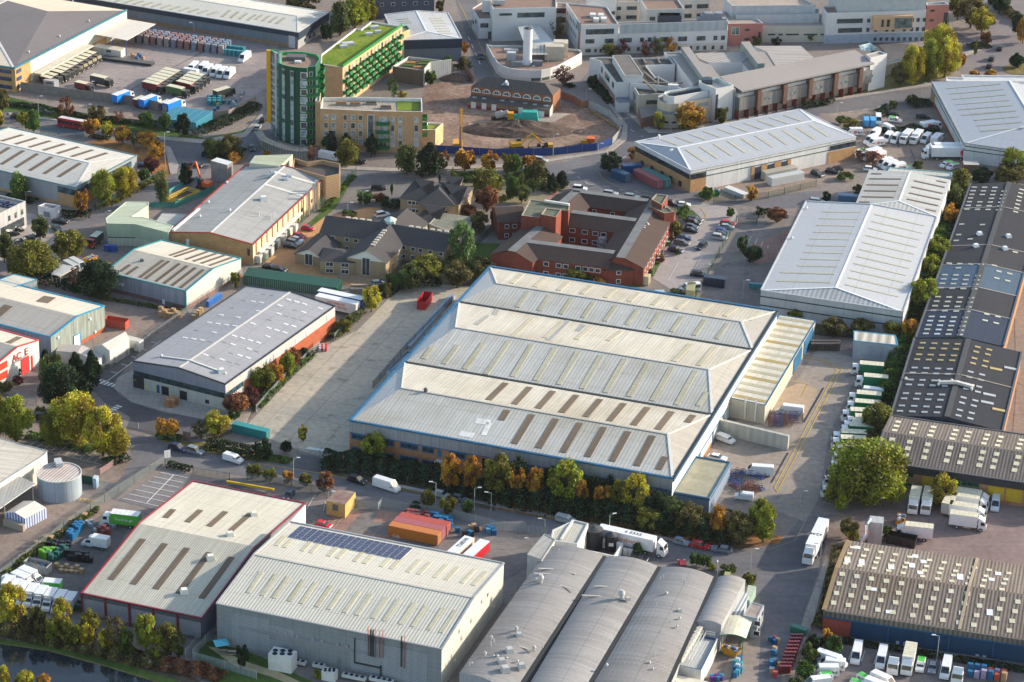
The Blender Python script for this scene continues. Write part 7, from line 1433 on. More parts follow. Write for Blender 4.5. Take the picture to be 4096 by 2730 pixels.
veh('clorry',(1352,1420),(-22,90),WHT,'white lorry facing the camera left of the small yellow tree');veh('clorry',(1470,1425),(-20,90),WHT,'white lorry facing the camera partly under the small yellow tree');veh('lwb',(2098,1435),(-12,90),(.6,.62,.66),'white van facing the camera before the yellow roller doors')
g='white lorries bunched before the brick units'
for k,(x,y)in enumerate(((1880,1395),(1862,1440),(1840,1525))):veh('clorry',(x,y),(255,40),WHT,'white lorry in the bunch before the brick units, %s from the wall'%ORD[k],g)
veh('clorry',(1680,1440),(80,-150),(.45,.4,.36),'grubby curtain sided trailer leaning against the white lorry bunch')
S(3,3);veh('clorry',(1840,40),(255,35),WHT,'nearest white lorry of the bunch with yellowed roof, nose to the right',g);veh('artic2',(440,215),(-78,160),WHT,'white articulated lorry with open cab door on the side road');veh('clorry',(1345,135),(-255,-28),WHT,'white lorry with yellow edged roof beside the orange and black skips')
for kd,x,y,n in(('lwb',818,1250,'white van at the left end of the row below the blue wall'),('lwb',1047,1290,'white van, second vehicle of the row below the blue wall'),('tractor',1160,1335,'white tractor unit with wind deflector, left one below the blue wall'),('clorry',1295,1305,'white lorry with grey roof in the row below the blue wall'),('psmall',1403,1375,'small white van with green roof in the row below the blue wall'),('lwb',1638,1385,'white van right of the silver car below the blue wall'),('tractor',1750,1425,'white tractor unit with wind deflector, right one below the blue wall')):veh(kd,(x,y),(-26,110),WHT,n,'vehicles parked below the blue wall')
veh('hatch',(1507,1432),(-18,100),(.22,.25,.3),'silver blue car under the lamp post below the blue wall')
for kd,x,y,d,n in(('lwb',585,1310,(90,30),'white van at the back of the left corner huddle facing away'),('pvan',585,1355,(-100,-10),'white van with red rear in the corner huddle'),('pvan',525,1415,(-110,0),'white van with large red cube logo and lettering in the corner huddle'),('psmall',500,1488,(-90,10),'green roofed van low in the corner huddle'),('pvan',455,1525,(-100,12),'white van at the bottom edge of the corner huddle'),('psmall',905,1518,(90,50),'green roofed van left of the white ones at the bottom car park'),('pvan',1065,1505,(100,45),'white van with green tail at the bottom of the blue wall car park'),('psmall',850,1560,(90,20),'green roof of a van cut by the bottom edge'),('pvan',1010,1560,(90,35),'white van cut by the bottom edge beside the green roofed van')):veh(kd,(x,y),d,WHT,n,'parcel vans in the bottom car park')
S(2,3);veh('mpv',(495,40),(140,38),SLV_,'silver people carrier on the estate road behind the pump house');veh('artic',(1112,208),(480,108),WHT,'white articulated supermarket lorry with orange lettering on the estate road')
for kd,x,y,d,c_,n in(('hatch',1553,275,(110,30),LBL,'pale blue hatchback right of the supermarket lorry'),('estate',1725,308,(120,28),RED_,'bright red car between the pale blue and grey ones on the estate road'),('saloon',1928,345,(-120,-18),(.17,.2,.23),'grey saloon at the right end of the kerbside cars'),('suv',1562,487,(-15,-70),RED_,'red car nose-in behind the third barrel vault'),('car',1165,425,(70,15),BLK_,'dark car partly behind the second barrel vault'),('hatch',1978,585,(20,-60),(.35,.33,.12),'yellow-green car behind the narrow side vault')):veh(kd,(x,y),d,c_,n)
S(1,3);veh('hatch',(622,122),(110,28),(.55,.01,.02),'bright red hatchback in the brick paved bay behind the solar roof');veh('ttrailer',(1868,315),(95,-85),(.6,.55,.48),'white trailer with red flank and numbered roof behind the solar warehouse');veh('rtrailer',(2010,345),(95,-85),(.45,.01,.02),'red sided trailer beside the white numbered one')
S(1,2)
for kd,x,y,d,c_,n in(('suv',930,1275,(110,32),BLK_,'black car on the estate road just left of the long white van'),('hatch',1707,1410,(100,28),SLV_,'silver roofed dark car beside the lamp post on the estate road'),('hatch',1870,1447,(100,28),(.07,.11,.15),'blue grey car to the right of the silver roofed one'),('hatch',303,1415,(-50,58),(.03,.045,.07),'dark blue car inside the palisade fence by the yellow beam')):veh(kd,(x,y),d,c_,n)
veh('lwb',(1200,1275),(200,62),WHT,'long white van on the estate road in front of the dark hedge')
S(0,2)
for kd,x,y,d,c_,n in(('suv',1635,978,(125,35),NVY,'navy car parked on the estate road by the clipped hedge'),('suv',1793,1005,(125,35),(.2,.23,.28),'silver blue car parked just ahead of the navy one'),('suv',390,697,(90,12),BLK_,'black car on the road between the two yellow tree groups')):veh(kd,(x,y),d,c_,n)
veh('midvan',(2140,1045),(135,40),WHT,'small white panel van on the estate road')
S(0,3);veh('foodtruck',(1110,15),(-270,-32),WHT,'white lorry with green picture sides by the palisade fence',cols={'load_body':(.1,.42,.04)});veh('luton',(875,225),(-185,-32),WHT,'white box van with leafy green logo beside the blue crates')
g='white box vans in the row by the canal trees'
for k,(x,y)in enumerate(((60,650),(120,680),(190,700),(278,722),(362,742),(450,762),(540,782),(630,800))):veh('luton',(x,y),(-72,112),WHT,'white box van facing the canal trees, %s from the left in the row'%ORD[k],g)
veh('glut',(432,630),(-175,-15),WHT,'white cabbed box van with bright green body in the box van yard');veh('luton',(290,545),(150,60),WHT,'white box van beside the open rubbish skip');veh('luton',(225,585),(150,60),WHT,'white box van with burger picture beside the green bodied one');veh('lwb',(140,625),(150,60),(.6,.62,.62),'white panel van behind the row of box vans')

# ---------- trees, bushes and hedges
def leaf(m,p,s,r,shade,up=.5):
 n=V((r.gauss(0,1),r.gauss(0,1),r.gauss(0,1)+up));n=n.normalized()if n.length>1e-3 else V((0,0,1));a=n.orthogonal().normalized();b=n.cross(a);an=r.random()*6.28;a,b=a*cos(an)+b*sin(an),b*cos(an)-a*sin(an);s2=s*r.uniform(.6,1.2)
 i=len(m.v);m.v+=[tuple(p+a*s2),tuple(p+b*s2*.7),tuple(p-a*s2),tuple(p-b*s2*.7)];m.f.append((i,i+1,i+2,i+3));m.mi.append(0);u=min(1,max(0,shade+r.uniform(-.22,.22)));v=r.random();m.uv+=[(u,v)]*4
def crown(shape,n,seed,ls=.06,clumps=26,open_=.0):
 r=random.Random(seed);m=MB();m.mats.append(leafm());cl=[]
 for i in range(clumps):
  for _ in range(50):
   x,y,z=r.uniform(-1,1),r.uniform(-1,1),r.uniform(-1,1)
   if x*x+y*y+z*z<1:break
  if shape=='cone':z0=(z+1)/2;w=(1-z0)*.95+.05;c=V((x*.58*w,y*.58*w,.06+z0*.88));rr=.06+.13*w
  elif shape=='col':c=V((x*.3,y*.3,.08+(z+1)/2*.8));rr=.2
  elif shape=='weep':c=V((x*.34,y*.34,.16+(z+1)/2*.7));rr=.18
  else:k=(x*x+y*y+z*z)**.5;k=(.55+.45*k)/max(k,.2);c=V((x*k*.38,y*k*.38,.53+z*k*.37));rr=r.uniform(.12,.19)
  if shape=='bush':c.z=.42+z*.3
  cl.append((c,rr*.92,r.uniform(.1,.95)))
 for i in range(n):
  c,rr,sh=cl[int(r.random()*len(cl))];d=V((r.gauss(0,1),r.gauss(0,1),r.gauss(0,1))).normalized();q=c+d*rr*(r.random()**.45);q.z=max(q.z,.04)
  if shape=='weep' and r.random()<.5:q.z-=r.random()*.15
  leaf(m,q,ls*.72,r,sh)
 return m.mesh('crown')
def trunkmesh(seed,h=.55,r0=.035):
 r=random.Random(seed);m=MB();bk=pn((.09,.07,.055),.9);p=V();q=V((r.uniform(-.02,.02),r.uniform(-.02,.02),h*.45));m.rod(p,q,r0,bk,6)
 for k in range(6):an=k*1.05+r.random();e=V((cos(an)*r.uniform(.12,.28),sin(an)*r.uniform(.12,.28),r.uniform(h*.9,h*1.45)));m.rod(q,e,r0*.42,bk,4);m.rod(lp(q,e,.5),e+V((r.uniform(-.1,.1),r.uniform(-.1,.1),.12)),r0*.2,bk,3)
 return m.mesh('trunk')
CR={'round':[crown('round',5200,s,.05,34)for s in(1,2,3)],'small':[crown('round',2400,s,.075,22)for s in(4,5,6)],'big':[crown('round',15000,s,.03,60)for s in(7,8)],'cone':[crown('cone',3600,s,.06,46)for s in(9,10)],'col':[crown('col',3000,s,.06,24)for s in(11,12)],'weep':[crown('weep',7000,s,.045,40)for s in(13,)],'sparse':[crown('round',900,s,.06,20)for s in(14,15)],'bush':[crown('bush',2200,s,.08,22)for s in(16,17,18)]}
TK=[trunkmesh(s)for s in(1,2,3)];TKB=[trunkmesh(9,.35,.03)]
_tr=random.Random(77)
TC=dict(Y=(.34,.28,.018),YG=(.22,.23,.02),G=(.075,.13,.022),O=(.42,.19,.015),R=(.2,.07,.035),D=(.022,.045,.018),B=(.12,.1,.03),GO=(.16,.15,.022),OL=(.1,.12,.03),M=(.12,.03,.03),P=(.13,.2,.06),BG=(.07,.11,.09))
def tree(kind,x,yt,yb,w,col,label,cat='tree',gp=None,name=None):
 h=max(1.0,hgt((x,yb),(x,yt)));g=Q((x,yb));W=w*1.06*sx((x,yb))/(.95 if kind in('round','big','small','sparse','bush')else .72);k=_tr.choice
 j=_tr.uniform(.9,1.12);c=tuple(v*j for v in TC[col]);bush=kind=='bush'
 return item(name or('bush' if bush else 'tree'),[('trunk',k(TKB if bush else TK),[],None),('crown',k(CR[kind]),[],None)],label,cat if not bush else 'bush',V((g.x,g.y,-.02)),_tr.uniform(0,6.28),gp,c,(W,W,h*1.06))
def hg(pts,w,h,col,label,cat='hedge',name='hedge',dens=9.0,ls=.42,lump=.35,seed=1,gp=None):
 r=random.Random(seed+int(pts[0][0]));P=[Q(p)for p in pts];m=MB();m.mats.append(leafm());tot=sum((b-a).length for a,b in zip(P,P[1:]));n=int(tot*(w+2*h)*dens*.42/ls);acc=[]
 L=0
 for a,b in zip(P,P[1:]):acc.append((L,a,b));L+=(b-a).length
 ph=[r.random()*6 for _ in range(4)]
 for i in range(n):
  s=r.random()*L;a,b=[(q,e)for l,q,e in acc if l<=s][-1];l0=[l for l,_,_ in acc if l<=s][-1];d=(b-a).normalized();nn=V((-d.y,d.x,0));t=s-l0
  lf=1+lump*(sin(s*.9+ph[0])*.5+sin(s*.37+ph[1])*.5);u=r.uniform(-1,1);z=r.random()**.5
  if r.random()<.6:
   if r.random()<.5:z=1-abs(r.gauss(0,.06))
   else:u=(1 if r.random()<.5 else-1)*(1-abs(r.gauss(0,.08)))
  q=a+d*t+nn*u*w/2*(.85+.15*lf)*(1-.25*z*z)+UZ*z*h*lf*(1-.3*u*u*z);leaf(m,q,ls*.85,r,.5+.35*sin(s*1.7+u*2+ph[2]))
 o=th(name,label,cat,P[0],gp);cr=bpy.data.objects.new('foliage',m.mesh('foliage',P[0]));COL.objects.link(cr);cr.parent=o;cr.color=c4(TC[col])
 st=MB()
 for k in range(max(2,int(tot/3))):q=acc[0][1]+(acc[-1][2]-acc[0][1])*(k+.5)/max(2,int(tot/3))if len(acc)==1 else lp(acc[k%len(acc)][1],acc[k%len(acc)][2],r.random());st.rod((q.x,q.y,0),(q.x+.2,q.y,h*.6),.06,pn((.09,.07,.055),.9),4)
 st.bd('stem',o);return o
def TS(lst,cat='tree',gp=None):
 for s in lst.split('|'):
  t=s.split(' ',6);tree(t[0],*[int(v)for v in t[1:5]],t[5],t[6],cat,gp)
S(0,0)
TS("round 25 825 1035 130 B olive brown tree on the verge at the left edge below the depot|small 0 1020 1165 90 Y yellow bush-like tree cut by the left edge beside the road|small 210 1020 1170 100 YG yellow tinged tree at the road bend by the blue railings|col 308 1020 1215 120 G dark green upright tree beside the brick kiosk|sparse 610 900 1080 150 R thin russet tree above the red bus|round 888 975 1135 170 B brown round tree on the verge right of the bus|sparse 1090 1020 1140 110 R thin reddish sapling right of the brown round tree|round 1350 1030 1190 150 G green tree left of the turquoise containers|round 1515 1040 1200 120 G green tree before the left turquoise container|round 1680 1050 1260 140 D dark green tree before the right turquoise containers|small 840 1085 1250 150 O leftmost brilliant golden tree by the car park railings|small 990 1105 1265 120 Y second golden tree beside the leftmost golden one|small 1130 1150 1325 150 O dull gold tree right of the two golden ones|sparse 1240 1210 1350 90 OL thin grey green tree between the dull gold and orange ones|round 1350 1210 1360 190 O orange brown tree at the bend of the car park path|round 1440 1300 1480 170 O deep orange tree below the orange brown one|round 1395 1440 1600 150 M dark red tree beside the end of the white warehouse|round 1960 1285 1440 200 OL olive tree on the planted roundabout, left one|round 2120 1260 1440 210 B brown tree on the planted roundabout, right one|cone 1710 1485 1700 110 D slim dark tree beside the orange excavator compound|sparse 2160 1400 1510 120 O thin orange shrub beside the small brick tower")
hg([(60,960),(500,1030),(560,1035)],3.5,1.4,'D','clipped dark hedge along the depot access lane, left stretch');hg([(560,1050),(900,1105),(1450,1165)],3.0,1.4,'D','clipped dark hedge along the depot access lane, right stretch');hg([(370,1050),(480,1065)],3.5,1.8,'BG','silvery shrub mound beside the depot hedge','shrub','shrub')
hg([(1850,1210),(1990,1170),(2353,985)],6,1.8,'D','long dark shrub bed along the fence below the waste yard','shrubs','shrub_bed');hg([(1770,1240),(1900,1230)],3,1.5,'BG','grey green shrub mound by the road sign','shrub','shrub');hg([(830,1262),(1010,1290)],2.5,1.0,'D','low dark hedge under the golden trees')
S(1,0)
TS("round 420 -60 110 330 B broad golden brown tree at the top edge left of the flats|col 770 25 330 170 OL tall olive tree left of the sedum roof|col 910 -30 260 200 YG tall yellow green tree behind the sedum roof|col 1000 -30 210 110 YG second tall yellow green tree behind the sedum roof|col 1065 10 180 110 Y golden tree right of the tall yellow green ones|round 650 220 370 130 D dark rounded tree under the tall olive one|sparse 1245 0 140 110 OL thin pale tree before the dark office block, left one|small 1497 20 125 90 OL small round tree before the dark office block, right one|small 1700 0 120 90 B brown bush at the top of the hospital road|sparse 1268 720 900 120 G fir-like tree in the courtyard of the flats|small 1340 845 905 100 Y small yellow shrub in the courtyard of the flats|small 1915 380 500 80 O golden shrub beside the hospital road, upper one|col 1900 520 640 90 B brown green shrub beside the hospital road, lower one|small 1600 640 790 110 G leafy shrub left of the rubble heap|cone 680 1200 1420 130 D dark conifer against the brick flats, left one|cone 830 1215 1420 120 D dark conifer against the brick flats beside the birch|cone 1060 1220 1440 120 D dark conifer beside the entrance of the flats|sparse 515 1340 1500 90 R thin russet tree at the corner of the scaffold|weep 850 1275 1520 190 GO tall yellowing birch on the corner opposite the flats|small 100 1385 1450 70 O small orange bush at the foot of the scaffold|col 1385 1345 1600 190 OL tall olive tree left of the dark spruce|cone 1590 1290 1620 210 D large dark spruce on the green opposite the building site|small 1725 1395 1560 110 O orange tree right of the dark spruce|small 1920 1370 1570 190 O broad orange tree before the blue hoarding|small 2145 1400 1570 160 O russet orange tree before the blue hoarding, next to the right|small 2300 1410 1600 140 GO green gold tree before the blue hoarding")
hg([(1560,720),(1650,690),(1780,660)],5,4.5,'G','climbing greenery against the pale louvred garden wall','climber','climbing_plant');hg([(1830,640),(1960,620)],5,2.0,'D','dark shrub bed beside the hospital road kerb','shrubs','shrub_bed')
S(2,0)
TS("sparse 390 150 350 180 B bare golden tree between the chimney roof and the salmon corner|small 900 400 520 130 GO green gold bush in front of the white hospital wing|sparse 1000 370 510 130 M dark red tree in front of the white hospital wing, left one|sparse 1235 380 520 130 M dark red tree with pale trunk in front of the white wing|sparse 1330 340 500 140 OL thin olive tree right of the red one by the white wing|sparse 1460 350 500 130 O thin tawny tree right of the olive one by the white wing|small 2240 335 420 100 OL small green tree by the salmon entrance block|sparse 480 610 800 190 M purple leaved tree on the kerb beside the energy centre|small 745 690 830 110 D dark bush at the corner of the white clinic wing|round 1640 950 1200 280 O big golden tree before the round-ended block|small 1350 1030 1200 110 Y smaller yellow tree left of the big golden one|small 1935 990 1140 130 GO green gold tree before the white stair tower|round 905 1410 1590 200 D dark green tree by the road fork, left of the containers|small 1100 1355 1470 90 O small orange tree by the hipped grey unit corner|round 30 1430 1600 130 G green tree left of the orange one below the blue hoarding|small 160 1430 1570 150 O orange brown tree below the blue hoarding beside the silver car|round 240 1480 1660 160 B brown tree on the green below the silver car|small 160 1530 1640 110 G young green tree on the green")
hg([(740,760),(800,830),(920,960)],4,1.6,'D','dark shrub bed along the white clinic wing','shrubs','shrub_bed');hg([(490,800),(570,790)],4,1.0,'D','low dark planting on the kerb island','shrubs','shrub_bed');hg([(1540,1190),(1690,1180)],3,1.2,'YG','yellowing shrub bed under the big golden tree','shrubs','shrub_bed')
S(3,0)
TS("big 1570 250 620 330 Y rearmost yellow tree of the cluster by the salmon tower|big 1320 430 780 250 Y left yellow tree of the cluster beside the finned wing|round 1210 590 790 170 B dark brown tree under the left yellow tree|big 1480 380 750 230 YG middle yellow green tree of the cluster|big 1620 360 715 280 Y right yellow tree of the cluster by the road|round 1860 -30 260 260 B dark brown tree right of the salmon tower|round 1960 80 310 230 Y gold tree by the road at top right|round 1740 -60 190 190 GO golden brown tree at the top edge right of the salmon tower|round 2120 -80 120 230 D dark green tree at the top edge by the brick paved square|small 2000 290 420 110 R russet shrub in the road island at top right|round 2290 110 330 130 D dark tree at the right edge above the roundabout|round 2340 170 400 130 O orange tree cut by the right edge at the top|cone 2280 480 620 130 D dark pine on the grass roundabout at top right|small 1780 480 620 70 O small orange tree beside the road junction at top right|small 1895 645 730 100 O orange bush behind the parcel depot, left one|small 2040 645 730 120 O orange bush behind the parcel depot, right one|small 385 305 380 100 GO small tree before the cream hospital block|small 75 350 420 100 D dark bush before the cream hospital block|small 105 540 600 100 G courtyard tree in the hospital well|round 2260 1370 1640 260 YG yellow green tree at the right edge below the parcel depot|small 1320 865 960 90 OL small olive tree above the parcel yard|small 1150 925 1000 90 OL little bush beside the parcel yard bank|small 1380 1480 1580 110 OL round olive bush on the kerb of the parcel yard|small 670 1065 1140 110 G small tree beside the red and white sign|small 745 1090 1190 160 GO spreading tree behind the flagpole")
hg([(1030,1225),(1200,1220),(1560,1215)],5,2.2,'D','long dark hedge through the parcel yard');hg([(870,1440),(940,1500),(1040,1530)],6,3.0,'R','russet shrub bank in the parcel yard','shrubs','shrub_bed');hg([(1290,980),(1480,960)],6,2.2,'D','dark shrub bank beside the depot road','shrubs','shrub_bed');hg([(330,1000),(600,950)],2.5,2.0,'D','row of rounded shrubs below the copper fins','shrubs','shrub_bed');hg([(1840,450),(2030,430)],5,1.6,'D','dark planting in the road island at top right','shrubs','shrub_bed');hg([(2100,20),(2353,250)],5,2.0,'B','rough hedge beside the road at the top right corner');hg([(1010,1080),(1090,1040)],4,2.6,'D','dark laurel clump beside the white van','shrub','shrub')
S(0,1)
TS("col 180 20 270 160 G tall dark green tree in front of the white warehouse wall|small 765 185 420 150 O brilliant orange tree by the brick office corner|big 950 10 310 230 YG big yellow green tree left one of the pair by the office corner|big 1150 -20 230 260 Y big yellow green tree right one of the pair by the office corner|weep 1490 25 310 110 OL slim drooping grey green tree by the road|small 1320 -20 110 110 G green sapling beside the mesh fence by the road|round 370 425 640 160 OL rounded grey green tree in the office car park|round 40 570 850 170 OL grey green tree at the left edge by the car park|big 290 670 1000 480 GO wide spreading olive gold tree left of the waste shelter|round 640 570 810 310 GO gold topped tree behind the waste shelter|big 915 840 1180 380 D broad dark green oak beside the teal-edged warehouse|sparse 700 910 1090 140 R brown shrub between the waste shelter and the oak|small 2165 935 1080 100 GO leaning yellow green shrub by the end of the green containers")
hg([(880,360),(1080,290),(1500,50)],2.5,1.5,'GO','ragged hedge along the mesh fence by the slip road');hg([(570,420),(840,430)],4,1.8,'D','dark shrub bed below the orange tree','shrubs','shrub_bed');hg([(60,250),(330,300)],4,1.3,'D','dark planting along the white warehouse wall','shrubs','shrub_bed');hg([(330,1030),(600,1060),(900,1180)],5,2.6,'D','dark hedge below the waste shelter');hg([(940,1180),(1450,1270),(1690,1300)],1.5,.8,'OL','weeds along the foot of the teal-edged warehouse','weeds','weed_strip')
S(1,1)
TS("round 1890 490 860 240 P big weeping fresh green tree right of the clinic|small 1005 190 310 150 G spreading small tree on the lawn island|bush 1240 225 350 190 D large dark rounded bush by the hipped slate building|small 1135 205 300 100 R russet bush beside the large dark one|round 2120 150 380 220 R large russet brown tree beside the slate building|round 1950 320 420 150 R dull reddish tree behind the clinic annex|round 2050 390 560 180 B brown tree between the clinic annex and the care home|weep 2120 -20 180 260 GO broad weeping yellow green tree above the russet one|round 1060 1060 1300 180 Y yellow tree beside the curtain trailers|round 1560 790 1010 300 GO gold tipped bush mass above the concrete yard, left part|round 1850 850 1080 280 B brown bush mass above the concrete yard, middle part|round 2090 830 1010 230 B brown bush mass above the concrete yard, right part|round 1420 880 1090 260 OL olive bush mass at the top left of the concrete yard|small 800 1370 1500 140 GO scrubby yellow green bush at the warehouse corner|small 1250 950 1110 170 G ivy green bush at the palisade end|small 1200 1030 1180 120 B bare brown bush left of the concrete yard|bush 2340 80 270 100 G green bush in the garden square|bush 2270 210 290 80 YG yellow green bush in the garden square")
hg([(1160,1160),(1300,1060),(1700,1050)],5,3.0,'D','dark hedge around the top left of the concrete yard');hg([(700,1560),(850,1430),(960,1330)],3,2.2,'OL','ivy covered fence bushes along the concrete yard','shrubs','shrub_bed');hg([(600,390),(760,200),(900,60)],2,.6,'G','rough grass bank along the green mesh fence','shrubs','shrub_bed');hg([(800,400),(920,420)],3,1,'G','clipped hedge in front of the clinic')
S(2,1)
TS("cone 365 20 200 100 D upright dark tree at the garden square, left one|cone 455 -10 170 110 D upright dark tree at the garden square, right one|small 170 -40 90 100 G green tree in the garden square centre|small 280 -40 90 100 G green tree in the garden square right of centre|round 90 140 300 140 OL olive tree above the care home roof|round 10 60 260 130 G green tree at the left of the care home|small 1500 460 620 130 GO thin yellowing tree by the care home lawn|bush 1350 755 850 100 R russet bush on the care home lawn|bush 1230 890 960 110 D dark bush on the care home lawn|small 2005 345 430 80 G small round street tree by the gate|small 2120 600 760 110 G pale green tree beside the brick paved bays|round 2210 690 850 180 D dark tree beside the brick paved bays|small 410 860 970 110 OL olive bush against the red brick care home|small 620 910 1040 280 GO gold tinted bush behind the big warehouse eaves|small 800 985 1070 120 O orange bush behind the big warehouse eaves|small 120 860 950 110 OL small olive bush at the left of the care home front|small 1515 715 780 50 G sapling in the car park island|small 2200 150 280 110 O orange bush beside the white tank compound|bush 1790 140 270 170 G green shrub beside the green skip")
hg([(60,120),(290,140)],3,1.0,'D','curved dark hedge in the garden square');hg([(1490,420),(1600,370),(1560,470)],2,2.0,'G','bright green clipped hedge by the care home');hg([(2240,400),(2353,420)],5,2.5,'D','dark laurel hedge by the sliding gate');hg([(1460,1130),(1560,1150)],3,1.2,'OL','weedy patch behind the great roof','weeds','weed_strip')
S(3,1)
TS("col 1760 0 260 170 GO topmost gold green tree in the line between the warehouses|col 1720 130 360 160 OL second tree in the line between the warehouses|round 1680 310 520 150 O orange tree in the line between the warehouses|round 1600 540 690 220 G fresh green tree in the line between the warehouses|round 1550 620 860 260 YG pale gold green tree, first below the fresh green one|round 1495 790 1020 220 YG pale gold green tree, second below the fresh green one|round 1420 990 1300 280 YG pale gold green tree, lowest beside the warehouse corner|round 80 340 480 190 R russet round tree beside the junction|small 820 130 250 100 B small brown tree beside the rear pale warehouse|small 530 200 290 90 D small dark street tree by the pale warehouse|bush 705 5 85 150 G round clipped bush on the road bend|round 2200 -60 130 300 B brown tree at the right edge above the dark roofs|round 1960 -20 120 200 D dark tree above the dark roofs|round 250 1270 1380 150 GO golden bush below the hipped pale warehouse, left end|round 600 1360 1530 240 B brown shrub mass below the pale warehouse, left part|round 850 1380 1530 240 B brown shrub mass below the pale warehouse, middle part|round 1130 1400 1560 180 GO green gold shrub below the pale warehouse|round 1290 1370 1567 170 O golden shrub at the corner of the pale warehouse")
hg([(1480,1250),(1400,1400)],5,3.5,'D','dark undergrowth between the pale warehouse and the dark roofs','shrubs','shrub_bed');hg([(1700,500),(1650,620)],4,2.5,'D','dark undergrowth below the orange tree','shrubs','shrub_bed')
S(3,2)
TS("big 900 950 1480 720 YG very large yellow green tree over the end of the lorry yard|round 990 570 860 280 GO brown green tree over the parked green lorries|round 1600 1245 1510 250 Y small bright yellow tree among the white lorries|round 930 830 960 170 B bare brown bush behind the green lorries|round 1130 1200 1500 280 YG right lobe tree beside the very large yellow green one|round 640 1230 1550 260 YG left lobe tree beside the very large yellow green one")
hg([(1270,20),(1160,300),(1060,600)],6,3.5,'G','tall green hedge between the lorry yard and the black roofs')
S(3,3)
TS("small 770 165 300 110 Y small yellow tree beside the extract plant|round 740 60 250 180 B brown scrub left of the extract plant|small 1090 130 260 110 G dark leafed bush beside the extract plant|small 530 1085 1240 110 O golden tree at the corner of the brick panel|bush 600 1110 1310 160 G green bush beside the golden tree at the brick panel|bush 420 1110 1260 150 D dark bush left of the golden tree|bush 385 1190 1380 170 OL clipped brown green bush above the corner hedge|bush 330 1340 1530 180 G bright green clipped bush beside the parcel vans|bush 260 1500 1640 150 OL dull clipped bush at the bottom edge beside the vans")
hg([(680,1190),(1200,1270),(2353,1460)],3,.5,'D','low dark planting strip below the blue wall','shrubs','shrub_bed');hg([(640,330),(520,900),(440,1080)],2.5,.9,'B','brown scrub strip between the side road and the blue-walled warehouse','scrub','scrub_strip')
S(0,2)
TS("big 150 530 930 330 YG yellow green tree at the left edge above the corner works|big -20 480 900 200 Y yellow tree cut by the left edge above the corner works|big 700 510 960 450 Y largest golden green tree above the marked car park|big 500 650 970 260 YG left tree of the golden group above the marked car park|big 950 620 1060 340 Y middle tree of the golden group above the marked car park|big 1060 790 1080 260 Y right tree of the golden group beside the junction|big 560 240 660 380 D broad dark eucalyptus-like tree beside the forecourt|cone 850 70 420 150 D tall dark conifer before the marquees|cone 700 80 380 130 D dark conifer left of the tall one before the marquees|cone 425 60 330 120 D dark conifer beside the white gabled unit|cone 770 310 620 190 D bright tipped dark conifer by the zebra crossing|round 480 130 470 230 OL olive tree behind the forecourt|small 730 190 330 150 BG blue grey conifer before the marquees|bush 370 590 670 100 YG yellow rounded bush at the forecourt gate|small 150 240 330 90 D small palm-like tree by the white unit|bush 170 310 400 110 M dark red shrub before the white unit|bush 50 340 480 140 B brown shrub at the left edge by the forecourt|round 1490 715 880 130 O orange tree by the sliding gate, left of the pair|round 1585 725 880 130 O orange tree by the sliding gate, right of the pair|round 2000 650 890 240 Y yellow tree at the corner of the grey warehouse forecourt|sparse 1850 740 900 160 B bare grey shrub beside the low brick store|round 2170 480 680 240 R dark russet tree below the grey warehouse corner|round 2300 430 620 160 M dark red bush below the grey warehouse corner|bush 2150 600 720 130 G green bush below the russet tree|small 2310 1130 1260 90 GO leftmost small street tree on the palisade verge")
hg([(1900,990),(2353,1060),(1,2,60,1090)],5,2.6,'D','thick clipped dark hedge along the estate road',lump=.12);hg([(1540,1150),(1760,1200)],2.5,1.3,'D','low clipped hedge by the sliding green gate',lump=.1);hg([(250,870),(880,1020)],4,.8,'G','ground cover strip under the golden trees','shrubs','shrub_bed');hg([(960,1130),(1180,1080)],4,1.4,'D','dark shrubs beside the red and white barrier','shrubs','shrub_bed');hg([(1450,880),(1680,920)],3,1.2,'G','low green planting under the orange pair','shrubs','shrub_bed')
hg([(870,330),(1300,30)],1.2,.7,'OL','weeds along the foot of the chain fence by the long grey warehouse','weeds','weed_strip')
S(1,2)
g='autumn shrubs along the brick flank of the grey warehouse'
TS("round 20 250 470 150 YG yellow green shrub, lowest on the brick flank|round 100 220 470 170 GO mixed green shrub, second from the low end of the brick flank|round 190 220 400 150 O gold brown shrub midway along the brick flank|round 290 110 330 150 YG tall yellow green shrub on the brick flank|round 350 70 250 130 R russet shrub high on the brick flank|bush 430 50 160 130 D dark bush at the palisade end of the brick flank",gp=g)
TS("small 430 780 925 85 Y small lone round tree in its square bed at the yard mouth|small 15 1135 1260 90 GO second small street tree on the palisade verge|small 130 1170 1290 140 GO third small street tree on the palisade verge|small 290 1200 1310 110 O small orange street tree on the palisade verge|small 455 1220 1340 120 GO green gold street tree left of the reddest one|small 632 1220 1390 170 R reddish street tree beside the substation|sparse 975 760 960 150 B bare leafless tree against the brick office front|round 1080 850 1110 240 YG green gold tree against the brick office front|round 1790 1065 1370 210 O orange gold tree, first in the row right of the spiral stair|round 1985 1085 1390 180 O orange gold tree, second in the row right of the spiral stair|round 2230 1070 1430 290 GO green gold tree, third in the row right of the spiral stair|round 1580 1380 1540 140 GO green gold tree by the lamp post below the estate road|small 1765 1420 1600 150 GO gold green tree below the blue grey car|small 1940 1460 1600 110 G green tree below the blue grey car, to the right|small 1460 1480 1567 110 D dark bush at the palisade corner by the stacked crates|bush 80 880 1080 190 D dark rounded bush at the left of the yard gate|bush 280 900 1030 110 D dark leafy bush by the turnstile|bush 700 1040 1150 190 D dark bush right of the yard gate")
hg([(620,1130),(1000,1170),(1640,1290),(2000,1400),(2400,1480)],9,3.4,'D','long dark hedge in front of the great warehouse',lump=.25,ls=.5)
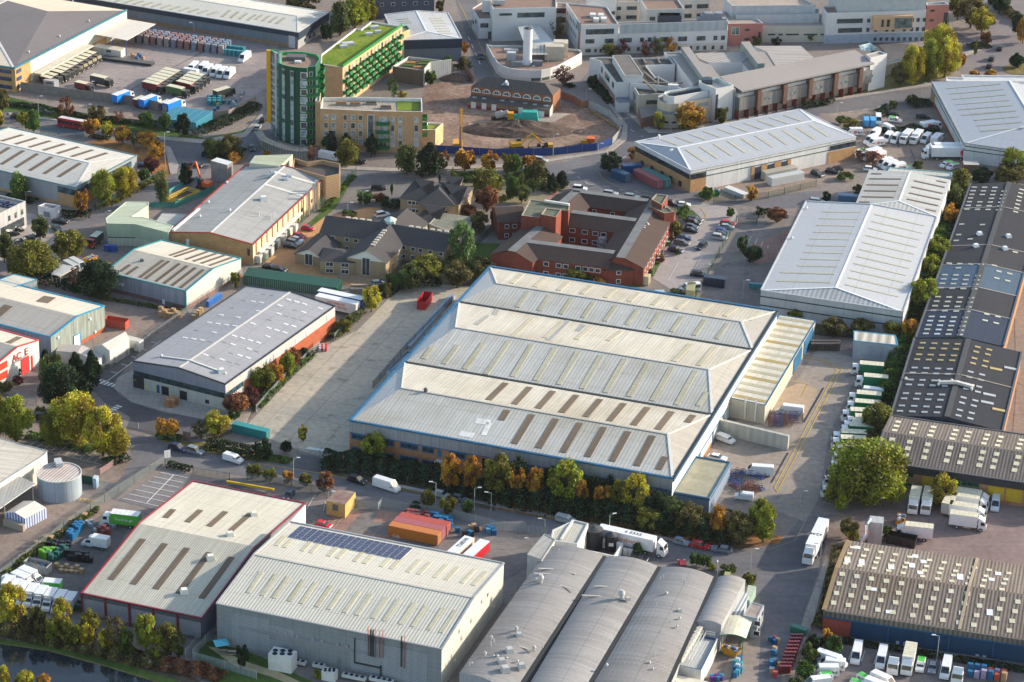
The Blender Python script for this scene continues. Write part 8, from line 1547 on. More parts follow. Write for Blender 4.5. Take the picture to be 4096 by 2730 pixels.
hg([(0,640),(200,420),(520,130)],2.5,1.5,'G','ivy on the palisade fence beside the concrete yard','climber','climbing_plant');hg([(100,1080),(330,1120)],3,.8,'G','low green weeds at the yard gate','weeds','weed_strip')
S(2,2)
TS("round 40 1180 1450 170 O orange gold tree, fourth in the row right of the spiral stair|round 215 1185 1480 170 O orange brown tree, fifth in the row right of the spiral stair|round 490 1125 1500 330 YG tallest yellow green tree in the row before the great warehouse|round 620 1290 1530 160 O orange brown tree just right of the tallest one in the row|round 830 1325 1560 170 O orange tree, seventh in the row before the great warehouse|round 1130 1250 1590 280 Y broad gold tree near the right end of the row|round 960 1290 1580 130 GO gold green tree left of the broad gold one|round 60 1080 1400 170 D dark green tree behind the fourth orange one|round 340 1160 1440 160 D dark green tree behind the fifth orange one|round 740 1250 1500 190 D dark green tree between the two orange ones|round 890 1240 1480 170 D dark green tree behind the seventh orange one|round 1320 1390 1650 240 D dark tree right of the broad gold one|round 1480 1440 1690 220 OL olive tree before the low mossy block, left one|round 1640 1500 1720 220 B olive brown tree before the low mossy block, right one|round 2280 1480 1780 270 YG yellow green tree at the end of the lorry yard bank")
hg([(0,1480),(700,1600),(1400,1720),(2100,1830)],10,3.6,'D','dark hedge bank continuing to the road bend',lump=.3,ls=.5);hg([(1500,1650),(2100,1720)],7,3.2,'B','brown scrub along the scrap corner of the lorry yard','scrub','scrub_strip')
S(2,3)
TS("round 1880 -40 250 150 O slim golden tree in the dark hedge bank|round 1600 -20 210 240 B brown tree in the dark hedge bank|round 1250 -20 170 240 GO gold flecked tree in the dark hedge bank|round 2080 20 300 260 B brown tree near the end of the hedge bank|round 2300 -20 290 220 YG large yellow green tree at the end of the hedge bank|round 1420 20 200 220 D dark tree in the hedge bank above the supermarket lorry|bush 1145 275 400 110 G dense clipped egg-shaped bush beside the supermarket lorry|bush 1690 345 500 130 G clipped round bush, left of the pair by the red car|bush 1775 365 520 100 G clipped round bush, right of the pair by the red car|bush 1830 475 540 80 YG small yellow green bush beside the white post|bush 2165 535 680 130 GO clipped golden bush by the road bend|bush 1975 480 570 170 OL low spreading bush by the road bend")
S(1,3)
TS("bush 560 1435 1540 80 YG small yellow bush beside the paired condensers")
S(0,3)
TS("round 110 690 1040 280 Y bright yellow tree at the left of the canal bank|round 570 815 1120 190 Y yellow tree in front of the green crates on the canal bank|round 830 910 1150 190 GO brown gold tree at the burgundy warehouse left corner|round 1340 930 1290 190 YG tall yellow green tree before the ribbed shutters|round 1530 1030 1320 230 GO green gold tree right of the tall one before the shutters|sparse 1050 980 1290 230 B bare tawny tree before the ribbed shutters|small 470 990 1190 140 YG yellowing sapling under the bright yellow trees|small 600 1010 1210 150 GO green sapling on the canal bank|small 800 1020 1260 130 Y yellow sapling before the left shutter|small 980 1060 1290 130 Y second yellow sapling before the shutters|small 330 890 1150 190 B brownish tree second from the left on the canal bank|small 220 960 1130 110 B slender brown tree on the canal bank|small 690 1030 1230 110 YG thin yellow green tree on the canal bank|small 1160 1060 1340 130 G green tree midway on the canal bank|small 1420 1130 1360 150 YG low yellow green tree on the canal bank|small 1640 1110 1350 130 OL olive sapling at the right end of the canal bank|small 2215 1225 1460 130 D small dark tree on the lawn by the picnic tables|round 230 1460 1640 180 Y golden bush at the bottom edge beyond the canal|round 30 1420 1620 150 Y golden bush in the bottom left corner|round 410 1500 1660 140 O gold bush at the bottom edge, right one")
hg([(0,1060),(400,1160),(900,1260),(1300,1370),(1500,1400)],7,1.6,'B','tangled brown undergrowth along the towpath','undergrowth','undergrowth_strip',lump=.6);hg([(1480,1420),(1900,1500),(2050,1540)],5,1.6,'R','brown brambles beside the towpath fence','brambles','undergrowth_strip',lump=.6)
S(0,3);hg([(20,620),(200,490),(420,330),(900,0)],1.2,1.6,'OL','ivy on the palisade fence beside the box van yard','climber','climbing_plant')
S('d')
TS("round 1200 395 430 34 GO green gold tree at the left of the garden square|round 1225 410 448 32 G green tree in the middle of the garden square beds|small 1150 405 440 30 B brown tree beside the slate houses and garden square|round 1090 395 430 34 OL olive tree above the hipped slate building|round 1040 385 418 30 GO gold green tree on the green right of the spruce|small 1010 400 425 24 D dark tree left of the hipped slate building|round 900 420 452 30 G green tree by the barrier above the clinic|round 1130 480 520 36 OL olive tree left of the care home end|round 2080 500 545 34 GO gold green tree squeezed between pale warehouse and dark roofs|round 2050 700 755 40 GO green gold tree at the low end of the warehouse tree line|round 510 330 362 40 OL olive tree at the front of the planted roundabout|round 420 375 412 26 D dark tree on the kerb beside the roundabout|small 60 275 300 22 G green tree left of the golden three|round 1260 395 425 26 D dark tree at the right of the garden square|round 860 560 600 30 OL olive bush beside the clinic gravel end|round 2240 95 130 36 GO gold tree above the right hand roundabout")
hg([(1170,405),(1230,425),(1290,440)],8,1.6,'OL','mixed planting bed through the garden square','shrubs','shrub_bed');hg([(1040,410),(1130,412)],8,1.5,'G','green bed above the hipped slate building','shrubs','shrub_bed');hg([(470,352),(560,358)],10,2,'D','undergrowth on the planted roundabout','shrubs','shrub_bed');hg([(2190,420),(2150,560),(2080,740)],8,3,'G','continuous undergrowth belt beside the dark roofs','shrubs','shrub_bed');hg([(960,610),(1120,620)],10,3,'OL','thick scrub belt above the concrete yard','scrub','scrub_strip')

# ---------- containers, skips, pallets, fences, lamps, plant and people
def CT(L=6.1,W=2.44,H=2.6):
 m=MB();m.box((0,0,.1),(L,W,H),PT);n=int(L/.45);f=MB()
 for i in range(n):
  x=-L/2+(i+.5)*L/n
  for s in(-1,1):f.box((x,s*(W/2+.02),.3),(.14,.05,H-.4),PT)
  f.box((x,0,H+.1),(.14,W-.2,.04),PT)
 d=MB()
 for s in(-1,1):d.box((L/2+.02,s*W/4,.2),(.05,W/2-.06,H-.2),PT)
 b=MB()
 for s in(-.8,-.3,.3,.8):b.rod((L/2+.08,s,.3),(L/2+.08,s,H-.1),.035,pn((.5,.5,.5)))
 return[('shell',m.mesh('shell'),[('corrugation',f.mesh('corrugation'))],None),('door',d.mesh('door'),[('locking_bar',b.mesh('locking_bar'))],None)]
def SK(L=4,W=2,H=1.6,fill=None):
 m=MB();a=.6 if L<5 else .05;o=[(-L/2+a,0),(L/2-a,0),(L/2,H),(-L/2,H)]
 for s in(-1,1):m.poly([(x,s*W/2,z+.1)for x,z in o],PT);m.poly([(x*.97,s*(W/2-.08),z+.1)for x,z in o],PT)
 for i in(0,1,3):p,q=o[i],o[(i+1)%4];m.poly([(p[0],-W/2,p[1]+.1),(p[0],W/2,p[1]+.1),(q[0],W/2,q[1]+.1),(q[0],-W/2,q[1]+.1)],PT)
 for k in range(1,6):x=-L/2+a+(L-2*a)*k/6;[m.box((x,s*(W/2+.03),.1),(.1,.06,H),PT)for s in(-1,1)]
 e=[('skip_body',m.mesh('skip_body'),[],None)]
 if fill:r=random.Random(4);f=MB();[f.box((r.uniform(-L/2+.5,L/2-.5),r.uniform(-W/2+.3,W/2-.3),H*.75),(r.uniform(.3,.9),r.uniform(.3,.8),r.uniform(.2,.6)),r.choice(fill),r.random()*3)for _ in range(28)];e.append(('rubbish',f.mesh('rubbish'),[],None))
 return e
def PS(n,w=1.2,d=1.0,ph=.16,gap=.03,bins=False):
 m=MB();z=0
 for k in range(n):
  if bins:m.box((0,0,z),(w*(1-.02*(k%2)),d,ph-gap),PT);z+=ph
  else:m.box((0,0,z+ph*.55),(w,d,ph*.4),PT);[m.box((0,y,z),(w,.12,ph*.55),PT)for y in(-d/2+.06,0,d/2-.06)];z+=ph+gap
 return[('stack',m.mesh('stack'),[],None)]
LIB.update(box=CT(),box40=CT(12.2),box20l=CT(6.1,2.3,2.4),skip=SK(fill=[pn((.5,.45,.4)),pn((.3,.2,.12)),pn((.55,.6,.65)),pn((.1,.2,.4))]),rskip=SK(6.2,2.4,2.3),p4=PS(4),p8=PS(8),p12=PS(11),c4=PS(5,1.2,1,.34,.05,True),c6=PS(7,1.2,1,.34,.05,True))
WD_,BL_,RD_,GN_,DG_,TL_=(.42,.27,.14),(.015,.13,.28),(.22,.05,.04),(.12,.33,.02),(.02,.1,.08),(.03,.22,.26)
def pk(kind,p,d,col,label,cat,gp=None,sc=1.0,cols=None):
 a=Q(p);c=Q((p[0]+d[0],p[1]+d[1]));return item(cat.replace(' ','_'),LIB[kind],label,cat,a,atan2(c.y-a.y,c.x-a.x),gp,col,sc,cols)
S(0,0)
for k in range(5):pk('box40',(lp(1570,1850,k/4),lp(1110,1145,k/4)),(-160,110),(.06,.27,.36),'turquoise container, %s from the left beside the waste yard fence'%ORD[k],'container','turquoise containers')
r_=random.Random(5)
for k in range(14):
 x,y=lp(1290,2100,k/13),lp(330,440,k/13)
 for j in range(4):
  c_=r_.choice(((.2,.19,.25),(.25,.13,.12),(.17,.22,.28),(.3,.25,.24)))
  pk('c6',(x-j*22,y+j*16+10),(-60,60),c_,'shrink-wrapped keg stack, one of the ranks under the navy banded warehouse wall','keg stack','keg stacks',(1.3,1.6,1.35))
for k in range(10):pk('c4',(2080+(k%5)*38,470+(k//5)*38+(k%5)*4),(60,12),TL_,'teal crate stack in the block beside the white van near the kegs','crate stack','teal crate stacks by the kegs',(1.2,1.3,1.3))
for k in range(9):pk('c4',(1925+(k%3)*45,925+(k//3)*22),(60,12),TL_,'teal crate stack in the waste yard above the turquoise containers','crate stack','waste yard teal crates',1.1)
for k in range(26):pk(r_.choice(('p4','c4','p8')),(r_.uniform(1960,2240),r_.uniform(870,1030)),(60,r_.uniform(-30,30)),r_.choice((TL_,(.5,.35,.05),(.4,.4,.42),BL_,(.35,.3,.28))),'loose stack of mixed crates and packaging in the depot waste yard','crate stack','mixed depot stacks',.8)
for k in range(6):pk('c4',(1215+k*20,520+(k%3)*14),(60,12),r_.choice(((.6,.5,.05),BL_,(.45,.25,.15))),'small coloured crate stack beside the loading ramp','crate stack','crate stacks by the loading ramp',.7)
S(2,1)
pk('box',(995,85),(120,45),(.02,.07,.15),'navy container with white lettering beside the kerb','container');pk('box',(1095,20),(150,-10),(.015,.07,.22),'blue container behind the navy one','container')
pk('box40',(1250,115),(200,100),(.3,.09,.09),'long faded pink container beside the brick office corner','container');pk('box40',(1320,105),(200,100),(.07,.22,.2),'long faded teal container behind the pink one','container')
pk('box',(1165,1035),(150,22),(.52,.45,.28),'cream container behind the great roof','container');pk('box',(1860,1060),(180,25),(.015,.025,.06),'navy container with faded red roof by the mesh fence','container');pk('box20l',(1640,1140),(20,-90),(.42,.38,.2),'khaki topped container beside the minibus','container')
for k in range(4):pk('c4',(2195+k*38,1080+k*3),(60,5),TL_,'turquoise bin with red lid, %s from the left by the pale warehouse'%ORD[k],'bin','turquoise bins with red lids',.9)
for k in range(5):pk('p4',(1990+k*35,190+k*14),(60,20),(.6,.6,.6),'white storage tank block, %s from the left in the fenced compound'%ORD[k],'tank','white tank blocks',(1.4,2.4,1.8))
pk('skip',(1865,225),(80,10),(.0,.18,.06),'green skip in the fenced plant compound','skip')
S(3,1);pk('box40',(160,110),(-230,45),(.62,.62,.6),'long white container with gear on its roof in the fenced compound','container');pk('box40',(100,60),(-230,45),(.5,.47,.4),'cream container behind the long white one','container');pk('box',(735,300),(100,8),(.06,.15,.25),'blue green container beside the orange crates','container')
S(0,1)
for k in range(12):t=k/11;pk('box',(lp(2300,3080,t),lp(985,1090,t)+30),(-35,60),(.02,.09,.055),'dark green container, %s from the left in the long rank'%ORD[k],'container','rank of green containers')
pk('skip',(835,845),(60,-30),(.55,.26,.02),'orange skip heaped with rubbish by the white vans','skip');pk('rskip',(1075,1440),(-60,-10),(.45,.08,.05),'red compactor skip beside the blue-edged warehouse','skip')
for k in range(3):pk('c4',(985+k*35,740+k*3),(60,8),(.01,.08,.35),'blue wheeled bin, %s from the left by the pale green building'%ORD[k],'bin','blue bins',1.1)
for k in range(6):pk('c4',(1918+k*20,1250-k*14),(50,-30),(.02,.12,.4),'blue laundry bin, %s from the bottom along the chain fence'%ORD[k],'bin','blue bins by the chain fence')
for k in range(10):pk('p8' if k%3 else 'p12',(1480+(k%5)*38,1315+(k//5)*28+(k%5)*6),(60,14),WD_,'wooden pallet stack in the brown yard below the teal-edged warehouse','pallet stack','brown yard pallets')
for k in range(4):pk('p8',(1780+k*22,1375-k*22),(60,14),WD_,'wooden pallet stack, %s from the bottom by the grey warehouse fence'%ORD[k],'pallet stack','pallets by the grey warehouse fence')
S(1,1);pk('rskip',(1550,1240),(-55,75),(.45,.012,.02),'bright red open-top roll-on skip in the concrete yard','skip',sc=(1.1,1.05,1.1))
for k in range(10):pk('p8',(890+(k%5)*30,1090+(k//5)*35),(60,10),(.4,.3,.22),'brown baled stack beside the palisade and the curtain trailers','bale stack','brown bales',.9)
S(2,0)
pk('box',(235,1070),(90,6),(.65,.65,.66),'white site generator by the Victorian hall','generator',sc=.7);pk('box',(165,1060),(40,6),(.6,.6,.62),'small white site cabin beside the generator','cabin',sc=.5);pk('box',(-30,1015),(110,14),(.01,.04,.2),'blue site unit in front of the Victorian hall','cabin')
S(0,2);pk('box',(2235,845),(120,28),(.02,.23,.24),'teal roofed container left one by the clipped hedge','container',sc=.85);pk('box',(2380,880),(120,28),(.02,.23,.24),'teal roofed container right one by the clipped hedge','container',sc=.85)
for k in range(5):pk('p12',(1545+(k%3)*36,590+(k//3)*22),(60,14),(.48,.24,.12),'tall wooden pallet stack on the grey warehouse dock','pallet stack','pallets on the dock',1.1)
S(1,2)
for k in range(12):pk('c4',(590+(k%4)*16,60+(k//4)*18),(60,15),RED_ if k%2 else(.65,.62,.62),'red and white plastic barrier stack in the concrete yard','barrier','red and white barriers',.62)
S(1,3)
pk('box40',(1540,165),(385,80),(.42,.07,.04),'red container, rearmost of the three side by side','container');pk('box40',(1495,205),(385,80),(.36,.1,.11),'pink red container, middle of the three side by side','container');cc_=pk('box40',(1455,250),(385,80),(.5,.17,.03),'orange container, nearest of the three side by side','container');a,c=Q((1262,262)),Q((1650,350));text(cc_,'CAI',ow((1292,222),a,c),1.1,WH_,a,c,off=.5)
for k in range(30):x=1400+(k%10)*42;pk(r_.choice(('p8','p12')),(x,50+(k//10)*30+(x-1400)*.12),(60,14),RD_ if(k%10)<5 else BL_,'stacked %s pallets in the block above the three containers'%('red brown' if(k%10)<5 else 'blue'),'pallet stack','red brown pallets' if(k%10)<5 else 'blue pallets')
for k in range(16):pk(r_.choice(('p4','p8','c4')),(r_.uniform(1810,2200),r_.uniform(150,230)),(60,r_.uniform(-20,30)),r_.choice((WD_,RD_,(.08,.3,.42),(.02,.02,.03),BL_)),'small loose pallet or crate pile along the yard palisade','pallet stack','palisade piles',.9)
for x,y,s_ in((245,1440,1.3),(675,1540,.75)):t=th('chiller_unit','white box chiller with round fans, the %s one below the solar warehouse wall'%('large' if s_>1 else 'smaller'),'chiller',Q((x,y)));q=Q((x,y));X1('box','casing',t,q,(4*s_,2.4*s_,3*s_),pn((.62,.62,.6),.5),rad(-18));m=MB();[m.cyl(q+V((-1.2*s_+(k%3)*1.2*s_,(-.5+(k//3))*s_,3*s_)),.42*s_,.12,BLK,10)for k in range(6)];m.bd('fan',t)
for x,y,n in((405,1395,2),(577,1425,2),(900,1530,4),(1150,1560,4)):t=th('condenser','low white condenser with %d fans, %s along the solar warehouse foot'%(n,{405:'first',577:'second',900:'third',1150:'fourth'}[x]),'condenser',Q((x,y)));q=Q((x,y),.5);X1('box','casing',t,q,(1.3*n,1.1,.7),pn((.55,.56,.56),.5),rad(-18));m=MB();[m.cyl(q+V((cos(rad(-18))*(k-(n-1)/2)*1.2,sin(rad(-18))*(k-(n-1)/2)*1.2,.7)),.42,.08,BLK,10)for k in range(n)];m.bd('fan',t)
S(0,3)
j=0
for col,n,pts,nm in((WD_,16,(190,430,760,40),'brown wooden pallet pile in the line outside the palisade'),(BL_,12,(640,250,740,130),'blue crate stack beside the palisade and the leafy box van'),(DG_,12,(450,440,600,370),'dark green crate stack in the box van yard'),(GN_,6,(390,420,480,370),'lime green crate stack in the box van yard'),((.015,.015,.018),14,(620,420,820,440),'black crate stack in the box van yard'),(WD_,10,(530,520,740,540),'wooden pallet stack in front of the black crates'),((.012,.014,.018),7,(460,330,640,320),'black folded crate row by the palisade'),(RD_,5,(920,190,1000,200),'dark red crate stack by the grey machinery'),(DG_,9,(640,860,750,880),'green crate stack at the burgundy warehouse corner')):
 for k in range(n):t=k/(n-1);pk(r_.choice(('c4','c6'))if col!=WD_ else r_.choice(('p4','p8')),(lp(pts[0],pts[2],t)+(k%2)*18-9*(n<15),lp(pts[1],pts[3],t)+(k%2)*30),(60,14 if n!=16 else-40),col,nm,'pallet stack' if col==WD_ else 'crate stack',nm,.85 if n!=16 else 1)
for k in range(14):pk('p4',(r_.uniform(800,1060),r_.uniform(110,190)),(60,r_.uniform(-60,60)),(.4,.42,.44),'grey metal trolley frame in the heap by the burgundy warehouse','machinery','grey machinery heap',(.9,.5,1.2))
pk('rskip',(350,545),(200,50),(.3,.31,.32),'grey open skip full of blue and white waste','skip',sc=.95);pk('skip',(365,520),(200,50),(.3,.31,.32),'blue and white waste heaped in the grey skip','waste',sc=1.0)
for k in range(5):pk('c4',(60+k*36,130+k*12),(60,16),(.36,.3,.24),'pallet of wrapped bottles, %s from the left by the striped marquee'%ORD[k],'pallet stack','wrapped bottle pallets')
S(2,3)
pk('skip',(2010,1310),(120,40),(.5,.25,.02),'yellow orange skip under the edge of the cream canopy','skip')
for k in range(9):pk('c4',(2045+(k%3)*22,1520-k*18),(60,14),r_.choice(((.05,.3,.36),(.5,.5,.52),BL_)),'blue and white laundry cage in the line near the yellow skip','cage','laundry cages',.8)
for k in range(8):pk('c4',(1830+(k%4)*30,1530+(k//4)*22),(60,14),(.1,.03,.25)if k%3 else(.0,.25,.3),'purple or teal tote bin at the bottom edge of the vault yard','tote bin','tote bins',.6)
for k in range(2):pk('c4',(1040+k*45,395+k*8),(60,12),(.6,.6,.58),'white caged liquid tank, %s one beside the clipped bush'%('left' if k==0 else 'right'),'tank','caged tanks',.9)
S(3,3)
pk('skip',(1210,110),(20,-80),(.5,.22,.02),'orange skip behind the white lorry cab','skip');pk('rskip',(1220,300),(220,40),(.02,.018,.02),'large black open skip behind the corrugated roof','skip',sc=(1.1,1,1))
for k in range(40):t=(k//4)/9;pk('c6',(lp(230,120,t)+(k%4)*28-10,lp(1190,1480,t)),(-30,60),(.17,.025,.03),'maroon plastic drum stack in the fenced strip beside the side road','drum stack','maroon drum stacks',(.55,.62,.75))
for k in range(14):pk(r_.choice(('c4','p8')),(r_.uniform(20,110),r_.uniform(1180,1540)),(60,r_.uniform(-30,30)),r_.choice(((.5,.5,.5),BL_,(.45,.05,.05),WD_)),'assorted crate stack at the edge of the maroon drum strip','crate stack','assorted crates',.8)
pk('box',(285,1120),(90,30),(.02,.16,.1),'green topped container at the head of the drum strip','container',sc=.6)
for k in range(12):pk(r_.choice(('c6','c4')),(1850+(k%6)*62,1470+(k//6)*45+(k%6)*8),(60,14),r_.choice((BL_,(.35,.3,.45),(.5,.08,.03),WD_)),'mixed crate stack at the right of the blue wall car park','crate stack','blue wall crates',.9)
S(3,2)
for k in range(14):pk('p12',(410+(k%7)*38,60+(k//7)*25),(60,12),(.1,.075,.065),'dark pallet stack under the shrubs at the head of the lorry yard','pallet stack','dark pallets')
def rack(m,q,L,W,H,mat,an=.0):
 c,s=cos(an),sin(an)
 P=[V((q.x+x*c-y*s,q.y+x*s+y*c,0))for x,y in((-L/2,-W/2),(L/2,-W/2),(L/2,W/2),(-L/2,W/2))]
 for i in range(4):
  m.rod(P[i],P[i]+UZ*H,.06,mat)
  for z in(.3,H/2,H):m.rod(P[i]+UZ*z,P[(i+1)%4]+UZ*z,.05,mat)
CR_=[pn((.2,.06,.05)),pn((.03,.08,.3)),pn((.12,.1,.09))]
for k in range(16):q=Q((40+(k%6)*48,720+(k//6)*32));t=th('stillage','open metal stillage frame in the cluster below the annex','stillage',q,'stillages below the annex');m=MB();rack(m,q,1.8,1.2,1.9,CR_[k%3],r_.uniform(-.4,.4));m.bd('frame',t)
S(2,2)
for k in range(22):q=Q((r_.uniform(2020,2353),r_.uniform(1210,1400)));t=th('scrap_frame','rusty metal frame in the scrap heap by the mossy block','scrap',q,'scrap heap frames');m=MB();rack(m,q,r_.uniform(1.5,4),1.0,r_.uniform(.6,1.8),CR_[k%3],r_.uniform(-1,1));m.bd('frame',t)
PGY,PGN,PWD=(.22,.24,.25),(.015,.07,.04),pn((.22,.19,.17),.9,.2,.6)
def fc(pts,h,col,label,dens=.5,solid=None,cat='fence',name='fence',pw=.14,sp=5.0,z=0):
 P=[Q(p)for p in pts];t=th(name,label,cat,P[0]);m=MB();pm=pn(tuple(col)if not solid else(.2,.18,.16));scm=solid or mesh_screen(tuple(col),dens,.3)
 for a,b in zip(P,P[1:]):
  d=(b-a).normalized();n=V((-d.y,d.x,0))*.03
  m.poly([a,b,b+UZ*h,a+UZ*h],scm)
  if solid:m.poly([a+n*3,b+n*3,b+n*3+UZ*h,a+n*3+UZ*h],scm);m.poly([a+UZ*h,b+UZ*h,b+n*3+UZ*h,a+n*3+UZ*h],scm)
  k=max(1,int((b-a).length/sp))
  for i in range(k+(b is P[-1])):q=lp(a,b,i/k);MB().box((q.x,q.y,0),(pw,pw,h+.1),pm).bd('post',t)
 m.bd('panel',t);return t
S(0,0);fc([(195,835),(700,905),(1200,960),(1470,1020),(1530,1060)],3.0,PGY,'long solid weathered timber fence along the front of the depot yard',solid=PWD);fc([(1900,1105),(2100,1085),(2353,960)],2.6,PGY,'solid timber fence stretch behind the depot waste yard',solid=PWD)
fc([(375,1225),(700,1255),(770,1265)],1.9,(.04,.15,.2),'blue green weldmesh railings by the red bus');fc([(60,960),(560,1040),(1250,1130),(1480,1165)],1.2,PGY,'low grey mesh fence beside the depot lane')
S(2,0);HB=pn((.012,.045,.17),.5)
fc([(1,0,1600,1400),(-150,1440),(370,1430),(780,1385),(920,1330)],2.5,(.01,.04,.15),'solid dark blue hoarding along the front of the building site',solid=HB,cat='hoarding',name='site_hoarding')
fc([(920,1330),(985,1260),(1000,1190),(900,1080),(700,985)],2.4,(.4,.42,.42),'silver mesh hoarding on the road side of the building site',dens=.6);fc([(700,990),(640,1000),(570,950),(450,910)],2.6,PGY,'brown timber hoarding at the building site gate',solid=pn((.25,.11,.06),.8));fc([(1,0,2000,770),(1,0,1920,660)],2.6,PGY,'brown timber hoarding beside the hospital road',solid=pn((.25,.13,.08),.8))
for k in range(14):x,y=lp(710,985,k/13),(1020+k*14);pk('c4',(x,y),(40,30),(.32,.18,.03),'orange yellow water barrier, %s from the site gate'%ORD[k],'barrier','site barriers',.45)
S(0,1);fc([(880,380),(1500,60)],2.2,PGN,'green weldmesh fence along the slip road by the yellow trees',.4);fc([(1550,215),(1700,130),(1820,90)],1.2,(.5,.1,.1),'teal and red barrier fence on the far side of the excavation',solid=pn((.06,.3,.3)),cat='barrier');fc([(1390,350),(1610,345),(1870,240),(1970,180)],1.9,(.03,.25,.2),'teal netted fence on the near side of the excavation',.85)
m=MB();P_0=QS([(1520,285),(1720,190),(1835,215),(1640,305)]);hl=MB();hl.poly([p+UZ*.03 for p in P_0],pn((.06,.045,.035)));t=th('excavation_pit','shored rectangular excavation with yellow guard rails and dark earth floor','excavation',P_0[0]);hl.bd('pit_floor',t)
for a,b in zip(P_0,P_0[1:]+P_0[:1]):[m.rod(a+UZ*z,b+UZ*z,.12,pn((.6,.4,.02)))for z in(.2,.7,1.2)]
m.bd('guard_rail',t)
S(0,1);fc([(1350,1580),(1720,1320),(2100,1050),(2240,960)],2.2,PGY,'chain link fence between the grey and teal-edged warehouses',.35);fc([(0,2,830,370),(0,2,1390,0)],2.2,PGY,'chain link fence beside the marquees and long parking strip',.35)
S(1,1);fc([(60,870),(420,480),(780,160),(920,30)],2.2,PGN,'dark green weldmesh fence along the factory flank',.45);fc([(590,900),(1060,965),(1260,935)],2.6,PGY,'curved timber fence below the clinic',solid=PWD);fc([(760,1010),(1130,1080)],2.2,PGY,'grey palisade beside the bales',.45);fc([(1850,860),(2180,560)],2.4,PGN,'dark green fence between clinic and care home',.6);fc([(720,1570),(960,1330),(1200,1150)],2.2,PGY,'grey palisade along the top left of the concrete yard',.5)
S(2,1);fc([(1690,1165),(1870,830),(2060,480)],2.2,PGN,'dark green mesh fence between the two car parks',.45);fc([(2080,495),(2250,500)],2.0,PGN,'green sliding gate at the car park entrance',.4,cat='gate',name='gate');fc([(1850,300),(2050,290),(2353,260),(3,1,440,150)],2.2,PGN,'dark green fence round the plant compound',.35)
S(1,2);fc([(0,660),(300,330),(590,60)],2.2,PGY,'grey palisade along the left of the concrete yard',.5);fc([(1075,440),(1390,80),(1,1,1800,1220)],2.2,(.1,.11,.12),'dark grey palisade beside the great warehouse flank',.6);fc([(-80,1290),(330,1345),(690,1445)],2.2,(.12,.16,.15),'palisade fence behind the small street trees',.55);fc([(910,1525),(1120,1565),(1160,1520),(1420,1567),(1,3,1760,45),(1,3,2270,180),(2,3,320,220)],2.2,(.3,.34,.33),'pale grey palisade along the estate road beside the container yard',.55);fc([(380,1050),(590,1080)],2.0,PGY,'grey steel gate across the concrete yard mouth',.3,cat='gate',name='gate');fc([(585,1080),(660,1130)],2.2,PGY,'short grey palisade right of the yard gate',.5)
S(0,2);fc([(1520,1130),(1090,1400),(0,3,700,90),(0,3,240,440),(0,3,0,620)],2.3,(.16,.18,.18),'long palisade from the green sliding gate down to the box van yard',.5);fc([(1775,1225),(2110,1280)],1.9,PGN,'dark green sliding gate with open bars',.3,cat='gate',name='gate');fc([(1095,770),(1450,845)],1.6,(.5,.52,.52),'long pale cantilever sliding gate with sign at the grey warehouse',.25,cat='gate',name='gate');fc([(875,1335),(1090,1390)],2.0,(.35,.37,.37),'grey mesh gates with white signs by the kiosk',.4,cat='gate',name='gate');fc([(750,1310),(870,1330)],2.2,PGN,'dark green solid fence right of the silo tank',solid=pn((.01,.06,.05)));fc([(0,470),(340,590)],2.0,PGY,'grey fence and gates of the forecourt',.4)
fc([(920,1230),(1040,1150)],1.6,(.4,.25,.25),'raised red and white lattice barrier arm by the kiosk',.5,cat='barrier',name='lattice_barrier');m=MB();m.bar(Q((2085,1300),.6),Q((1,2,165,1375),.6),.4,.45,pn((.65,.42,.01)));o=m.bd('guard_beam');tag(o,'long bright yellow guard beam inside the palisade above the burgundy roof','guard beam')
t=th('sign_board','blank white sign board on posts at the palisade corner','sign',Q((1540,1130)));m=MB();q=Q((1540,1130));m.box(q+UZ*1.6,(1.6,.12,2.0),pn((.65,.65,.63)),rad(30));m.bd('board',t);X1('rod','post',t,q,q+UZ*3.4,.08,pn((.3,.3,.3)))
ST=text(None,'STOP',Q((810,1470),.2),1.9,YEL,Q((770,1470)),Q((850,1478)),up=Q((800,1440))-Q((810,1475)),name='road_lettering',off=.1);ST['kind']='structure'
S(0,3);fc([(1770,1350),(1990,1100)],2.3,(.3,.33,.34),'right hand palisade between the two front warehouses',.5);fc([(1700,1350),(1840,1180)],2.3,(.3,.33,.34),'left hand palisade between the two front warehouses',.5);fc([(1770,1370),(2060,1450),(2353,1540)],2.2,(.3,.34,.35),'pale palisade along the lawn above the towpath',.55)
def lamp(p,yt,lab,d=(1,0),c=(.35,.37,.38)):
 g=Q(p);h=hgt(p,(p[0],yt));t=th('street_lamp',lab,'lamp post',g);X1('cyl','pole',t,g,.09,h,pn(c,.4),6,r2=.06);m=MB();e=V((d[0],d[1],.1)).normalized();m.rod(g+UZ*h,g+UZ*h+e*1.0,.05,pn(c,.4));m.bd('arm',t);X1('box','lamp_head',t,g+UZ*(h+.05)+e*1.2,(.9,.3,.14),pn((.6,.6,.6),.4),atan2(d[1],d[0]))
